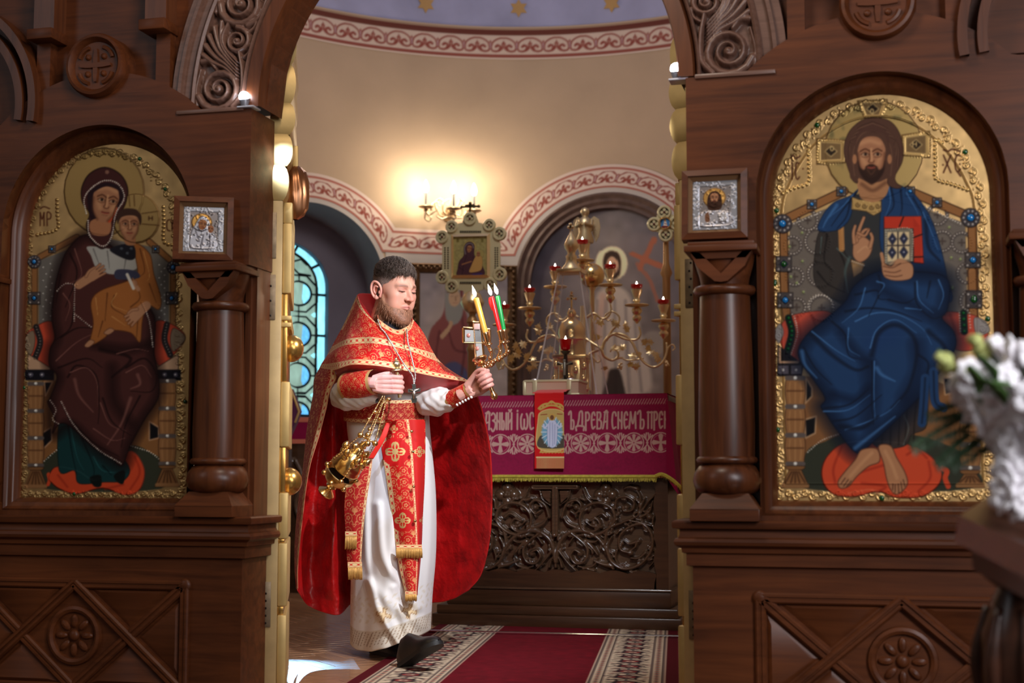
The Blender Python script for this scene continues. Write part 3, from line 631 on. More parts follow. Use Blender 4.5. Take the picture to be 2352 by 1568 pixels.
# upper tier: board, medallion, pilasters
AR, AZ = .742, 2.10
ub = MB(); xs2 = sorted(set(np.round(np.r_[np.linspace(0, AR, 40), np.linspace(AR, 2.2, 20)], 5)))
colstrip(ub, xs2, lambda x, s_: AZ+math.sqrt(max(0, AR**2-x*x)) if x+s_*1e-5 < AR else 2.115, lambda x: 3.6, .06, .20); both(ub, 'upper_board', WD)
MZ = 2.288
for sg in (1, -1):
    X = sg*1.383; b = MB(); b.lathe([(.001, .012), (.088, .012), (.092, .022), (.102, .034), (.112, .032), (.119, .018), (.120, -.07)], (X, 0, MZ), (0, -1, 0), 48); md = b.build('medallion', WD, ICO, 40)
    b = MB(); L = .062; w = .009
    for P in ([(-w*.6, -L), (w*.6, -L), (w, -.03), (w, .03), (w*.6, L), (-w*.6, L), (-w, .03), (-w, -.03)],):
        b.prism(P, lambda p, q, e: (X+p, -.012-e, MZ+q), 0, .008); b.prism([(q, p) for p, q in P], lambda p, q, e: (X+p, -.0125-e, MZ+q), 0, .0088)
    b.build('cross', WD, md, 20)
    b = MB()
    for k in range(4):
        a = math.pi/4+k*math.pi/2; b.tube([(X+.052*math.cos(a+t)*1.0+.022*math.cos(a), -.014, MZ+.052*math.sin(a+t)+.022*math.sin(a)) for t in np.linspace(-.55, .55, 9)], .008, 6)
        b.ball((X+.045*math.cos(a), -.012, MZ+.045*math.sin(a)), .012, 8)
    tag(b.build('corner_scroll', WD, md), kind='stuff')
for s2 in (-1, 1):
    x = 1.372+s2*.228; p = MB(); p.box(x-.042, x+.042, -.02, .06, 2.435, 3.6); both(p, 'pilaster', WV)
    p = MB(); p.box(x-.052, x+.052+.0, -.05, .06, 2.395, 2.435, b=.004); both(p, 'pilaster_ledge', WD)
    x2 = 1.372+s2*.245; p = MB(); p.box(x2-.028, x2+.028, .012, .06, 2.10, 2.395); both(p, 'pilaster_foot', WD)
    # outer arch of the neighbouring bay
for R0, R1, y in ((.34, .37, -.02), (.40, .43, -.03)):
    b = MB(); b.grid([[(2.05+rr*math.cos(t), yy, 2.16+rr*math.sin(t)) for rr, yy in ((R0, .06), (R0, y), (R1, y), (R1, .06))] for t in np.linspace(math.pi*1.05, math.pi*.5, 30)]); both(b, 'side_arch_moulding', WV)
# main arch: smooth soffit ring, carved band, outer mouldings
def ring(prof, name, m, n=80, sm=40):
    b = MB(); b.grid([[(r_*math.cos(t), y, AZ+r_*math.sin(t)) for r_, y in prof] for t in np.linspace(0, math.pi, n)]); return b.build(name, m, ICO, sm)
ring([(AR, .20), (AR, .012), (AR+.004, .002), (AR+.052, .002), (AR+.056, .02), (AR+.066, .05)], 'arch_soffit', WV)
ring([(.806, .05), (.806, .012), (.812, .004), (.818, .012), (.818, .05)], 'arch_bead', WC)
ring([(1.000, .05), (1.000, .014), (1.008, .006), (1.018, .014), (1.022, .026), (1.05, .026), (1.056, .008), (1.068, .008), (1.072, .026), (1.098, .026), (1.10, .07)], 'arch_moulding', WC)
ca_ = Cv(0, 1430, 0, 186, .36)
for k in range(5):
    u = k*318
    ca_.spiral(u+78, 96, 82, 2.3, math.pi*.62, 1, 34, 14, rmin=.10, z=1.0); ca_.dome(u+78, 96, 18, 1.05)
    ca_.line([(u+8, 40), (u+60, 6), (u+150, 14), (u+230, 44)], 26, w2=16, z=.95)
    for j, (e1, e2, w) in enumerate(((190, 182, 24), (222, 180, 26), (256, 176, 26), (288, 164, 26), (312, 142, 24), (322, 112, 22))):
        ca_.line([(u+118+13*j, 30+2*j), (u+152+15*j, 78+4*j), (u+168+20*j, 130-2*j), (u+e1, e2)], 8, w2=w, z=.92)
        ca_.line([(u+128+13*j, 34+2*j), (u+162+15*j, 80+4*j), (u+178+20*j, 128-2*j)], 5, w2=9, z=.55)
    ca_.line([(u+150, 120), (u+172, 150), (u+168, 180)], 14, w2=26, z=.85); ca_.line([(u+20, 178), (u+70, 184), (u+140, 176)], 20, w2=10, z=.8)
    ca_.spiral(u+262, 60, 50, 1.9, math.pi*.1, -1, 26, 12, rmin=.14, z=.98); ca_.dome(u+262, 60, 14, 1.05)
    ca_.line([(u+300, 30), (u+330, 12), (u+380, 10)], 20, w2=10, z=.85); ca_.line([(u+205, 20), (u+225, 6), (u+262, 4)], 16, w2=8, z=.8)
X, Y = ca_.xy()
for sg in (1, -1):
    a = X/1000/.91; rr2 = .815+Y/1000*1.0; yy = .042-.034*np.clip(ca_.z, 0, 1.2)
    gridmesh('arch_carving', np.stack([sg*rr2*np.cos(a), yy, AZ+rr2*np.sin(a)], -1), None, WC, ICO, flip=sg > 0)
for sg in (1, -1):   # base plate below the carved band
    b = MB(); b.box(sg*.80, sg*1.06, -.008, .10, 2.085, 2.10, b=.003); b.build('arch_impost', WC, ICO)
# LED spotlights on the jamb corners
for sg, lab in ((-1, 'small glowing white spotlight on the jamb corner beside the Mother of God icon'), (1, 'small glowing white spotlight on the jamb corner above the small framed Saviour icon')):
    x, y = (-.795, -.004) if sg < 0 else (.735, .03)
    t = thing('led_spotlight', lab, 'spotlight', (x, y, 2.10), 'spotlights on the door jambs')
    b = MB(); b.box(x-.024, x+.040, y-.012, y+.05, 2.093, 2.099, b=.001); b.build('base_plate', plain('lamp_white_metal', s8(200, 200, 210), .4, .3), t)
    b = MB(); b.lathe([(.012, 0), (.018, .02), (.018, .03)], (x, y, 2.099), (0, 0, 1), 16); b.build('housing', plain('lamp_housing', s8(150, 150, 160), .4, .5), t)
    b = MB(); b.ball((x, y-.004, 2.133), .019, 16); b.build('lens', emit('led_lens', (.78, .86, 1.0, 1), 30), t)
# ================================================================== ICONS
def cvt(ox, oy, k): return lambda P: [(ox+x/k, oy+y/k) for x, y in P]
def gold_border(cv, path, wid, seed=1, k=1.0, col=(222, 182, 118)):
    """embossed vine scroll between the edge and the field"""
    P = resample(path, int(np.sum(np.linalg.norm(np.diff(path, axis=0), axis=1))/(19*k))); r_ = random.Random(seed)
    for i, (x, y) in enumerate(P):
        d_ = 1 if i % 2 else -1; a = math.atan2(*(P[min(i+1, len(P)-1)]-P[max(i-1, 0)])[::-1])
        ox, oy = -math.sin(a)*d_*wid*.16, math.cos(a)*d_*wid*.16
        cv.spiral(x+ox, y+oy, wid*.30, 1.4, a+(math.pi if d_ > 0 else 0), d_, wid*.17, wid*.12, z=1.0, m=.95, c=col)
        for _ in range(3):
            b = r_.uniform(0, 6.28); q = r_.uniform(.2, .42)*wid
            cv.line([(x+math.cos(b)*q*.3, y+math.sin(b)*q*.3), (x+math.cos(b+.5)*q, y+math.sin(b+.5)*q)], wid*.16, w2=wid*.05, z=.8)
        for _ in range(2): cv.dome(x+r_.uniform(-.45, .45)*wid, y+r_.uniform(-.45, .45)*wid, wid*.06, .9)
def folds(cv, L, conv, dark, light, wd=7, wl=4, k=1.0):
    for kind, P in L:
        P = conv(P)
        if kind == 'd': cv.line(P, wd*k, dark, w2=wd*k*.35, a=.85, soft=1)
        elif kind == 'D': cv.line(P, wd*k*2.2, dark, w2=wd*k, a=.8, soft=1)
        elif kind == 'l': cv.line(P, wl*k, light, w2=wl*k*.3, a=.9, soft=1)
        elif kind == 'L': cv.line(P, wl*k*3, light, w2=wl*k, a=.65, soft=1)
def edge_shade(cv, P, w, col, a=.5):
    Q_ = cr(np.array(P, float), 6, True); cv.line(np.vstack([Q_, Q_[:1]]), w, col, a=a, soft=1, sm=False)
def pearls(cv, P, step, r, c=(226, 214, 196), z=.9, m=.2):
    for x, y in resample(cr(P, 6) if len(P) > 2 else P, max(2, int(np.sum(np.linalg.norm(np.diff(np.array(P), axis=0), axis=1))/step))): cv.dome(x, y, r, z, c, m)
def face(cv, cx, cy, s, yaw=0.0, skin=(164, 112, 80), hi=(206, 152, 108), dk=(92, 54, 36), beard=None, tilt=0.0, hair=None):
    """face in icon style, s = half face width in canvas units; yaw moves the features sideways"""
    ct, st = math.cos(tilt), math.sin(tilt); T = lambda P: [(cx+s*(x*ct-y*st), cy+s*(x*st+y*ct)) for x, y in P]
    y0 = yaw
    cv.poly(T([(-.98, -.6), (-.6, -1.25), (0, -1.42), (.62, -1.25), (.98, -.6), (.95, .1), (.8, .8), (.45, 1.35), (0, 1.55), (-.45, 1.35), (-.8, .8), (-.95, .1)]), skin)
    cv.line(T([(-.8+y0, -.9), (-.1+y0, -1.1), (.6+y0, -.9)]), .5*s, hi, a=.6, soft=1); cv.line(T([(-.62+y0, .15), (-.45+y0, .5)]), .55*s, hi, a=.6, soft=1); cv.line(T([(.58+y0, .15), (.46+y0, .5)]), .5*s, hi, a=.6, soft=1)
    cv.line(T([(y0, -.5), (y0+.03, .32)]), .26*s, hi, a=.85, soft=1); cv.line(T([(y0-.13, -.42), (y0-.11, .2), (y0-.2, .36), (y0-.1, .46), (y0+.12, .46), (y0+.2, .34)]), .07*s, dk, a=.9)
    cv.line(T([(-.95, -.2), (-.85, .7), (-.4, 1.4)]), .32*s, dk, a=.55, soft=1); cv.line(T([(.95, -.2), (.85, .7), (.4, 1.4)]), .32*s, dk, a=.6, soft=1)
    for sg in (-1, 1):
        ex = sg*.44+y0
        cv.line(T([(ex-.34, -.33), (ex, -.52), (ex+.32, -.36)]), .10*s, dk); cv.line(T([(ex-.28, -.12), (ex, -.26), (ex+.28, -.1)]), .09*s, dk)
        cv.ell(*T([(ex, -.12)])[0], .22*s, .10*s, c=(166, 134, 106), rot=tilt); cv.ell(*T([(ex+.03, -.13)])[0], .10*s, .11*s, c=(40, 24, 18))
        cv.line(T([(ex-.24, .04), (ex, .10), (ex+.24, .02)]), .06*s, dk, a=.7); cv.line(T([(ex-.3, -.42), (ex+.3, -.42)]), .16*s, dk, a=.3, soft=1)
    if beard:
        cv.poly(T([(-.95, .35), (-.82, .8), (-.55, .98), (-.36, .72), (0+y0, .60), (.36, .72), (.55, .98), (.82, .8), (.95, .35), (.92, 1.0), (.6, 1.6), (.15+y0, 2.0), (-.1+y0, 2.0), (-.6, 1.6), (-.92, 1.0)]), beard, a=.92, f=.12*s)
        cv.line(T([(y0-.3, .95), (y0, 1.3), (y0+.3, .95)]), .16*s, (130, 84, 56), a=.35, soft=1)
        cv.line(T([(-.34+y0, .78), (-.1+y0, .64), (y0, .68), (.1+y0, .64), (.34+y0, .78)]), .13*s, (58, 34, 24))
    cv.line(T([(y0-.24, .80), (y0, .84), (y0+.24, .80)]), .14*s, (158, 76, 60)); cv.line(T([(y0-.28, .78), (y0, .80), (y0+.28, .78)]), .05*s, (80, 40, 30))
    cv.line(T([(y0-.2, 1.02), (y0+.2, 1.02)]), .08*s, dk, a=.5, soft=1)
def hand_fl(cv, wrist, tip, w, c=(176, 124, 86), dk=(80, 46, 30), n=4, spread=.25, thumb=1):
    a = np.array(wrist, float); b = np.array(tip, float); t = nrm(b-a); L = np.linalg.norm(b-a); p = np.array([-t[1], t[0]]); pl = a+t*L*.52
    for k in range(n):
        o = (k-(n-1)/2)/n*w; s_ = pl+p*o*.9; e = a+t*L*(1-.05*abs(k-1.2))+p*o*(1+spread); cv.line([s_-t*L*.1, (s_+e)/2, e], w*.32, dk, w2=w*.24); cv.line([s_-t*L*.1, (s_+e)/2, e], w*.26, c, w2=w*.17)
    cv.line([a-t*w*.2, a+t*L*.3, pl+t*L*.06], w*.8, c, w2=w*.92); th = a+t*L*.3; cv.line([th+p*thumb*w*.3, th+p*thumb*w*.55+t*L*.2, th+p*thumb*w*.55+t*L*.42], w*.30, dk, w2=w*.2); cv.line([th+p*thumb*w*.3, th+p*thumb*w*.55+t*L*.2, th+p*thumb*w*.55+t*L*.42], w*.24, c, w2=w*.15)
def leg_post(cv, x, y0, y1, w, n=3):
    """turned throne leg drawn as stacked bulges with silver rings"""
    H = (y1-y0); hh = H*.78/n
    for k in range(n):
        a = y0+k*hh; cv.poly([(x-w*.36, a), (x-w*.5, a+hh*.3), (x-w*.46, a+hh*.8), (x-w*.34, a+hh), (x+w*.34, a+hh), (x+w*.46, a+hh*.8), (x+w*.5, a+hh*.3), (x+w*.36, a)], (148, 102, 62), ol=(60, 34, 20), olw=2)
        for q in (-.26, 0, .26): cv.line([(x+q*w, a+hh*.16), (x+q*w*1.15, a+hh*.5), (x+q*w, a+hh*.86)], w*.12, (186, 136, 86), a=.6, soft=1)
        cv.line([(x-w*.4, a+hh*.45), (x+w*.4, a+hh*.45)], w*.09, (86, 52, 30), a=.7); cv.line([(x-w*.4, a), (x+w*.4, a)], w*.24, (96, 84, 78)); cv.dome(x, a, w*.1, .8, (230, 226, 214))
    a = y0+n*hh; cv.line([(x-w*.4, a), (x+w*.4, a)], w*.22, (96, 84, 78)); cv.dome(x, a, w*.1, .8, (230, 226, 214))
    cv.poly([(x-w*.45, a+w*.12), (x-w*.3, a+w*.3), (x+w*.3, a+w*.3), (x+w*.45, a+w*.12)], (128, 86, 50), ol=(50, 28, 16)); cv.poly([(x-w*.3, a+w*.3), (x-w*.72, y1), (x+w*.72, y1), (x+w*.3, a+w*.3)], (136, 92, 54), sm=False, ol=(50, 28, 16))
    for q in (-.45, -.2, 0, .2, .45): cv.line([(x+q*w*.4, a+w*.4), (x+q*w*1.1, y1-w*.25)], w*.08, (70, 42, 24), a=.8)
    cv.line([(x-w*.6, y1-w*.12), (x+w*.6, y1-w*.12)], w*.2, (150, 106, 66))
def jewel_sq(cv, x, y, r, blue=True):
    cv.poly([(x-r, y-r), (x+r, y-r), (x+r, y+r), (x-r, y+r)], (74, 66, 64), sm=False, z=.5, ol=(34, 26, 24)); cv.poly([(x, y-r*.7), (x+r*.7, y), (x, y+r*.7), (x-r*.7, y)], (38, 40, 52), sm=False, ol=(120, 108, 96), olw=1)
    for a in (-.68, .68):
        for b in (-.68, .68): cv.dome(x+a*r, y+b*r, r*.14, .8, (190, 180, 168))
    JW.append((x, y, r*.30, blue))
def jewel_round(cv, x, y, r):
    cv.ell(x, y, r, c=(66, 60, 62), z=.6, ol=(34, 28, 28)); pearls(cv, [(x+r*.72*math.cos(t), y+r*.72*math.sin(t)) for t in np.linspace(0, 6.28, 13)], r*.4, r*.11, (186, 176, 166)); cv.ell(x, y, r*.42, c=(34, 40, 60)); JW.append((x, y, r*.3, True))
def plank(cv, P, wd):
    cv.line(P, wd, (58, 34, 20), sm=False); cv.line(P, wd*.78, (156, 106, 62), sm=False); a, b = np.array(P[0]), np.array(P[-1]); t = nrm(b-a); p = np.array([-t[1], t[0]])
    for k in range(int(np.linalg.norm(b-a)/4)): q = a+t*4*k; cv.line([q-p*wd*.3, q+p*wd*.3+t*6], 1.2, (112, 70, 38), a=.5)
JEWB = plain('turquoise_stone', s8(20, 120, 190), .12, coat=.6); JEWG = plain('green_stone', s8(14, 78, 26), .12, coat=.6)
def icon_build(root, cv, keep_r, zs, name='painted_panel', Yp=IY, side=1):
    X, Y = cv.xy(); fx = FW[0]+RT[0]*(X-1176)/FPX-UP[0]*(Y-784)/FPX; fy = FW[1]+RT[1]*(X-1176)/FPX-UP[1]*(Y-784)/FPX; fz = FW[2]+RT[2]*(X-1176)/FPX-UP[2]*(Y-784)/FPX
    t = (Yp-CAM[1])/fy; wx = CAM[0]+fx*t; wz = CAM[2]+fz*t
    keep = keep_r(wx, wz); gridmesh(name, np.stack([wx, np.full_like(wx, Yp)-.0045*cv.z, wz], -1), cv.rgba(), PAINT, root, keep=keep, flip=True)
    a, b = MB(), MB(); a.ball((0, 0, 0), 1, 8, (1, .6, 1)); jm = [None, None]
    for x, y, r, blue in JW:
        p = PY(x, y, Yp); w = r/FPX*5.0; mb = MB(); mb.ball((p[0], Yp-.004, p[2]), w*1.15, 10, (1, .6, 1)); mb.build('jewel', JEWB if blue else JEWG, root, 180)
# ---------------- enthroned Saviour, right
A = cvt(1750, 200, 3.137); B = cvt(1750, 600, 2.613); JW = []
c = Cv(1740, 2315, 176, 1175, .66, (206, 168, 112), .8); c.noise(.05, 10)
edge_path = np.array([(1792, 1136), (1784, 800), (1780, 500), (1800, 405), (1856, 314), (1934, 258), (2015, 240), (2096, 256), (2174, 312), (2232, 400), (2254, 490), (2262, 800), (2274, 1136), (1792, 1136)], float)
ep_ = np.vstack([cr(edge_path[:-1], 6), edge_path[-1:]]); gold_border(c, ep_+[0, 0], 27, 3)
c.line(ep_*.94+np.array([2018, 700])*.06, 4, (150, 112, 60), z=.9, sm=False)
hc = A([(808, 452)])[0]; c.ell(*hc, 113, c=(176, 146, 90), m=.8, z=.5, ol=(70, 46, 26), olw=3)
XX, YY = c.xy(); mk = ((XX-hc[0])**2+(YY-hc[1])**2 < 108**2); nz = Cv(1740, 2315, 176, 1175, .66).noise(1, 9, 'n'); kk = np.clip(nz-.4, 0, 1)[..., None]*mk[..., None]*.5; c.c += ((np.array([86, 84, 58])/255-c.c)*kk).astype(np.float32)
for P in (A([(395, 372), (600, 385), (600, 545), (395, 555)]), A([(1010, 348), (1210, 318), (1212, 508), (1010, 492)]), A([(690, 100), (905, 92), (862, 222), (738, 222)])):
    c.poly(P, (196, 158, 98), m=.95, sm=False, z=.5, ol=(84, 58, 32), olw=3); q = np.array(P); m_ = q.mean(0); c.poly((q-m_)*.72+m_, (120, 94, 60), sm=False, z=-.3, ol=(214, 180, 118), olw=2)
    c.poly([m_+[-14, 0], m_+[0, -12], m_+[14, 0], m_+[0, 12]], (48, 36, 26), sm=False, ol=(214, 182, 120), olw=2); pearls(c, list(((q-m_)*.86+m_))+[((q-m_)*.86+m_)[0]], 6, 2, (222, 186, 120), m=.9)
for (x, y), L in ((A([(505, 445)])[0], 'O'), (A([(1100, 412)])[0], 'H'), (A([(793, 175)])[0], 'O')):
    if L == 'H':
        for P in ([(x-4, y-5), (x-4, y+5)], [(x+4, y-5), (x+4, y+5)], [(x-4, y), (x+4, y)]): c.line(P, 2.2, (214, 182, 120), sm=False)
    else: c.ell(x, y, 4.5, 6, c=(214, 182, 120)); c.ell(x, y, 2.2, 3.6, c=(48, 36, 26))
# name plaques
for P, bd in ((A([(150, 440), (335, 425), (335, 690), (150, 770)]), A([(335, 425), (340, 560), (335, 690), (240, 725), (150, 765)])), (A([(1245, 385), (1400, 420), (1500, 520), (1500, 745), (1260, 665)]), A([(1300, 400), (1250, 385), (1252, 540), (1255, 660), (1370, 700), (1480, 740)]))):
    pearls(c, bd, 9, 4.2, (226, 188, 118), 1.0, .9)
ink = (74, 34, 22)
def glyph(cv, strokes, x, y, w, h, wd, col, sl=0.0):
    for P in strokes: cv.line([(x+w*a-sl*h*b, y+h*b) for a, b in P], wd, col, n=5, sm=len(P) > 2)
x, y = A([(205, 545)])[0]; glyph(c, [[(.3, 0), (.3, 1)], [(1.4, .05), (1.0, 0), (.85, .4), (.9, .85), (1.2, 1), (1.5, .85)], [(.0, -.28), (.5, -.42), (1.0, -.26), (1.6, -.42)], [(.3, -.2), (.3, -.14)]], x, y, 14, 38, 3.2, ink)
for q in A([(193, 640), (296, 588)]): c.ell(*q, 2, c=ink)
x, y = A([(1308, 490)])[0]; glyph(c, [[(0, 0), (1, 1)], [(1, 0), (0, 1)], [(2.3, .05), (1.9, 0), (1.6, .25), (1.6, .7), (1.9, .95), (2.3, .8)], [(1.9, .95), (2.3, 1.2)], [(0, -.3), (.6, -.22), (1.2, -.34), (2.2, -.2)]], x, y, 17, 40, 3.2, ink)
for q in A([(1305, 560), (1425, 555)]): c.ell(*q, 2, c=ink)
# throne back cloth
c.poly(A([(200, 985), (420, 890), (800, 780), (1180, 880), (1465, 980), (1480, 1560), (1560, 1800), (150, 1800), (190, 1500)]), (110, 100, 90), m=.0, sm=False, z=-.2)
for P, R in (([(220, 1140), (235, 1365), (250, 1585)], 62), ([(400, 1110), (420, 1345), (430, 1590)], 88), ([(1265, 920), (1300, 1110), (1440, 1120), (1480, 1340), (1500, 1540), (330, 960)], 70)):
    for q in A(P):
        r = R/3.137; c.line([(q[0]+r*math.cos(t), q[1]+r*math.sin(t)) for t in np.linspace(0, 6.28, 20)], 9, (88, 78, 72), sm=False); pearls(c, [(q[0]+r*math.cos(t), q[1]+r*math.sin(t)) for t in np.linspace(0, 6.28, 20)], 6.2, 1.7); c.line([(q[0]-7, q[1]), (q[0]+7, q[1])], 4, (78, 66, 60)); c.line([(q[0], q[1]-7), (q[0], q[1]+7)], 4, (78, 66, 60))
for q in A([(290, 1050), (200, 1150), (292, 1255), (208, 1365), (300, 1475), (1350, 1010), (1365, 1228), (1372, 1450), (395, 1250), (1430, 1240)]): c.dome(*q, 3.4, .9, (150, 160, 104))
for q in B([(250, 185), (210, 130), (1145, 155), (175, 95)]): c.dome(*q, 3.4, .9, (150, 160, 104))
q = B([(350, 275)])[0]; r = 28; pearls(c, [(q[0]+r*math.cos(t), q[1]+r*math.sin(t)) for t in np.linspace(3.14, 6.28, 14)], 6, 2)
# throne posts and arms
plank(c, A([(155, 1040), (160, 1230)]), 20); plank(c, A([(160, 1330), (165, 1490)]), 20); plank(c, B([(130, 70), (135, 200)]), 20); plank(c, B([(145, 280), (150, 340)]), 20)
plank(c, A([(1515, 1000), (1518, 1190)]), 22); plank(c, A([(1525, 1300), (1530, 1480)]), 22); plank(c, B([(1262, 60), (1265, 190)]), 22); plank(c, B([(1268, 270), (1270, 330)]), 22)
plank(c, A([(180, 945), (590, 750)]), 22); plank(c, A([(1050, 745), (1490, 930)]), 22); pearls(c, A([(230, 985), (420, 905)]), 6, 2); pearls(c, A([(1140, 845), (1430, 985)]), 6, 2)
for q in A([(360, 845), (572, 752), (1262, 832), (1068, 752)]): jewel_sq(c, *q, 11)
for q in A([(148, 985), (1503, 942)]): jewel_round(c, *q, 22)
for (q, b) in zip(A([(158, 1275), (1520, 1246), (168, 1535), (1528, 1520)]), (0, 1, 1, 0)): jewel_sq(c, *q, 18, bool(b))
q = B([(140, 238)])[0]; 
for (q, b) in zip(B([(1272, 232)]), (0,)): jewel_sq(c, *q, 19, bool(b))
# bolster, seat, legs, plinth
rc = (196, 78, 58)
c.poly(B([(100, 440), (140, 350), (240, 310), (420, 312), (420, 500), (240, 620), (150, 560)]), rc, ol=(60, 24, 18)); c.poly(B([(1080, 330), (1110, 302), (1190, 308), (1300, 335), (1360, 420), (1300, 520), (1150, 520)]), rc, ol=(60, 24, 18))
for P in ([(210, 330), (230, 460), (200, 590)], [(300, 320), (330, 420)], [(1130, 320), (1160, 420), (1150, 500)]): c.line(B(P), 10, (140, 44, 34), a=.6, soft=1)
for P in ([(160, 340), (180, 430), (150, 550)], [(1210, 310), (1215, 420)]): c.line(B(P), 17, (20, 34, 28)); pearls(c, B(P), 9, 3.2, (24, 110, 50)); 
for P in ([(195, 330), (212, 440), (168, 575)], [(1185, 310), (1190, 420)], [(1245, 310), (1250, 400)]): pearls(c, B(P), 5, 1.8)
for P in ([(75, 430), (110, 375), (130, 430), (100, 490)], [(1275, 340), (1340, 360), (1365, 420), (1290, 440)]): c.poly(B(P), (150, 142, 136), ol=(70, 62, 58))
c.poly(B([(95, 500), (250, 620), (240, 690), (90, 690)]), (28, 24, 28), sm=False); c.line(B([(108, 520), (108, 605), (215, 605)]), 5, (190, 150, 116), sm=False)
for q in B([(128, 652), (205, 652)]): c.poly([(q[0]-12, q[1]-10), (q[0]+12, q[1]-10), (q[0]+12, q[1]+10), (q[0]-12, q[1]+10)], (84, 78, 86), sm=False, z=.6); c.dome(*q, 3, .9, (200, 196, 190))
c.poly(B([(255, 690), (260, 1350), (1250, 1350), (1250, 800), (1000, 700)]), (132, 88, 52), sm=False, m=0)
c.poly(B([(265, 1150), (380, 1080), (520, 1040), (900, 1040), (1150, 1120), (1250, 1200), (1250, 1365), (265, 1365)]), (52, 54, 42), f=3); pearls(c, B([(275, 1145), (360, 1075), (470, 1035)]), 5, 1.7)
for P in ([(265, 700), (262, 850), (300, 810), (300, 760)], [(258, 950), (325, 930), (320, 1030), (262, 1060)], [(1090, 700), (1100, 800), (1140, 790), (1140, 700)]): c.poly(B(P), (18, 16, 18), sm=False, ol=(190, 150, 110), olw=4)
leg_post(c, *B([(200, 700)])[0], B([(0, 1360)])[0][1], 46); leg_post(c, *B([(1250, 820)])[0], B([(0, 1358)])[0][1], 48)
# foot cushion
c.poly(B([(360, 1250), (400, 1160), (500, 1090), (700, 1080), (880, 1100), (1000, 1160), (1075, 1250), (1060, 1340), (960, 1410), (800, 1415), (700, 1380), (560, 1410), (440, 1400), (375, 1340)]), (206, 74, 42), z=.5, ol=(92, 24, 14), olw=2.5)
for P in ([(480, 1110), (430, 1240), (440, 1330)], [(600, 1330), (740, 1350), (690, 1385)], [(870, 1160), (930, 1130), (990, 1180)], [(1000, 1200), (1010, 1300), (940, 1380)], [(480, 1300), (640, 1250), (740, 1220)]): c.line(B(P), 9, (150, 40, 24), a=.65, soft=1)
c.line(B([(1080, 1240), (1110, 1260), (1100, 1300), (1118, 1350)]), 12, (200, 70, 40)); c.line(B([(520, 1390), (640, 1370), (700, 1380)]), 5, (232, 120, 80), a=.6, soft=1)
# under-robe and hem
gr = (62, 58, 54)
c.poly(A([(650, 800), (860, 780), (900, 1560), (560, 1560), (400, 1400), (380, 1200), (440, 1040)]), (52, 52, 52), f=2)
c.poly(B([(640, 1000), (700, 860), (960, 740), (990, 980), (900, 1040), (850, 1110), (690, 1115)]), (60, 50, 46), ol=(24, 18, 16))
for x in (740, 790, 840, 880, 930): c.line(B([(x, 820), (x-14, 960), (x-20, 1100)]), 6, (30, 24, 22), a=.8, soft=1)
c.line(B([(850, 920), (880, 1000), (850, 1100)]), 5, (104, 112, 104), a=.6, soft=1)
# right sleeve (dark green-brown)
c.poly(A([(420, 1030), (560, 1020), (600, 1200), (690, 1270), (720, 1380), (640, 1520), (560, 1540), (440, 1480), (380, 1400), (375, 1260)]), (56, 50, 46), ol=(20, 16, 16))
folds(c, [('d', [(470, 1060), (450, 1250), (520, 1330)]), ('d', [(560, 1180), (600, 1300), (590, 1480)]), ('l', [(540, 1160), (600, 1220), (640, 1260)]), ('L', [(630, 1230), (600, 1330), (620, 1480)]), ('d', [(400, 1330), (480, 1420), (600, 1480)]), ('l', [(430, 1080), (420, 1200)])], A, (24, 20, 20), (86, 110, 106), 7, 4)
c.line(A([(570, 1010), (575, 1165)]), 13, (176, 122, 70)); pearls(c, A([(575, 1010), (578, 1165)]), 4, 1.3, (210, 160, 100))
c.poly(A([(640, 1240), (740, 1270), (720, 1330), (660, 1370)]), (150, 116, 78), sm=False, ol=(60, 40, 26)); pearls(c, A([(650, 1255), (735, 1285)]), 4, 1.5)
# blue himation
bl, bd, bh = (32, 60, 98), (13, 22, 40), (76, 126, 180)
c.poly(A([(700, 730), (640, 780), (520, 830), (440, 920), (405, 1030), (520, 1035), (590, 1000), (640, 930), (665, 800)]), bl, ol=bd)
folds(c, [('d', [(680, 760), (600, 860), (500, 1000)]), ('l', [(660, 770), (580, 860), (480, 940)]), ('d', [(640, 800), (610, 930), (540, 1020)]), ('L', [(540, 850), (470, 950), (440, 1010)])], A, bd, bh, 8, 4)
c.poly(A([(910, 700), (1060, 740), (1170, 860), (1240, 1000), (1300, 1200), (1335, 1380), (1340, 1560), (860, 1560), (860, 1300), (1090, 1290), (870, 1200), (860, 830)]), bl, ol=bd)
folds(c, [('d', [(930, 720), (950, 850), (900, 930)]), ('d', [(1000, 740), (1010, 860), (1000, 930)]), ('l', [(915, 720), (925, 830), (890, 930)]), ('l', [(1040, 760), (1110, 880), (1130, 930)]), ('D', [(1180, 960), (1200, 1150), (1280, 1250)]), ('l', [(1160, 900), (1220, 1040), (1270, 1180)]), ('d', [(1090, 800), (1150, 900), (1160, 930)])], A, bd, bh, 8, 4)
c.poly(B([(560, 140), (700, 60), (900, 60), (1110, 100), (1115, 280), (1080, 340), (1150, 420), (1160, 520), (1080, 640), (1000, 760), (900, 860), (800, 960), (660, 1090), (570, 1150), (450, 1010), (390, 920), (355, 870), (380, 820), (310, 710), (230, 600), (222, 520), (280, 430), (390, 340), (500, 240)]), bl, ol=bd, olw=2.5)
edge_shade(c, B([(560, 140), (700, 60), (900, 60), (1110, 100), (1115, 280), (1080, 340), (1150, 420), (1160, 520), (1080, 640), (1000, 760), (900, 860), (800, 960), (660, 1090), (570, 1150), (450, 1010), (390, 920), (355, 870), (380, 820), (310, 710), (230, 600), (222, 520), (280, 430), (390, 340), (500, 240)]), 70, (8, 16, 34), .75)
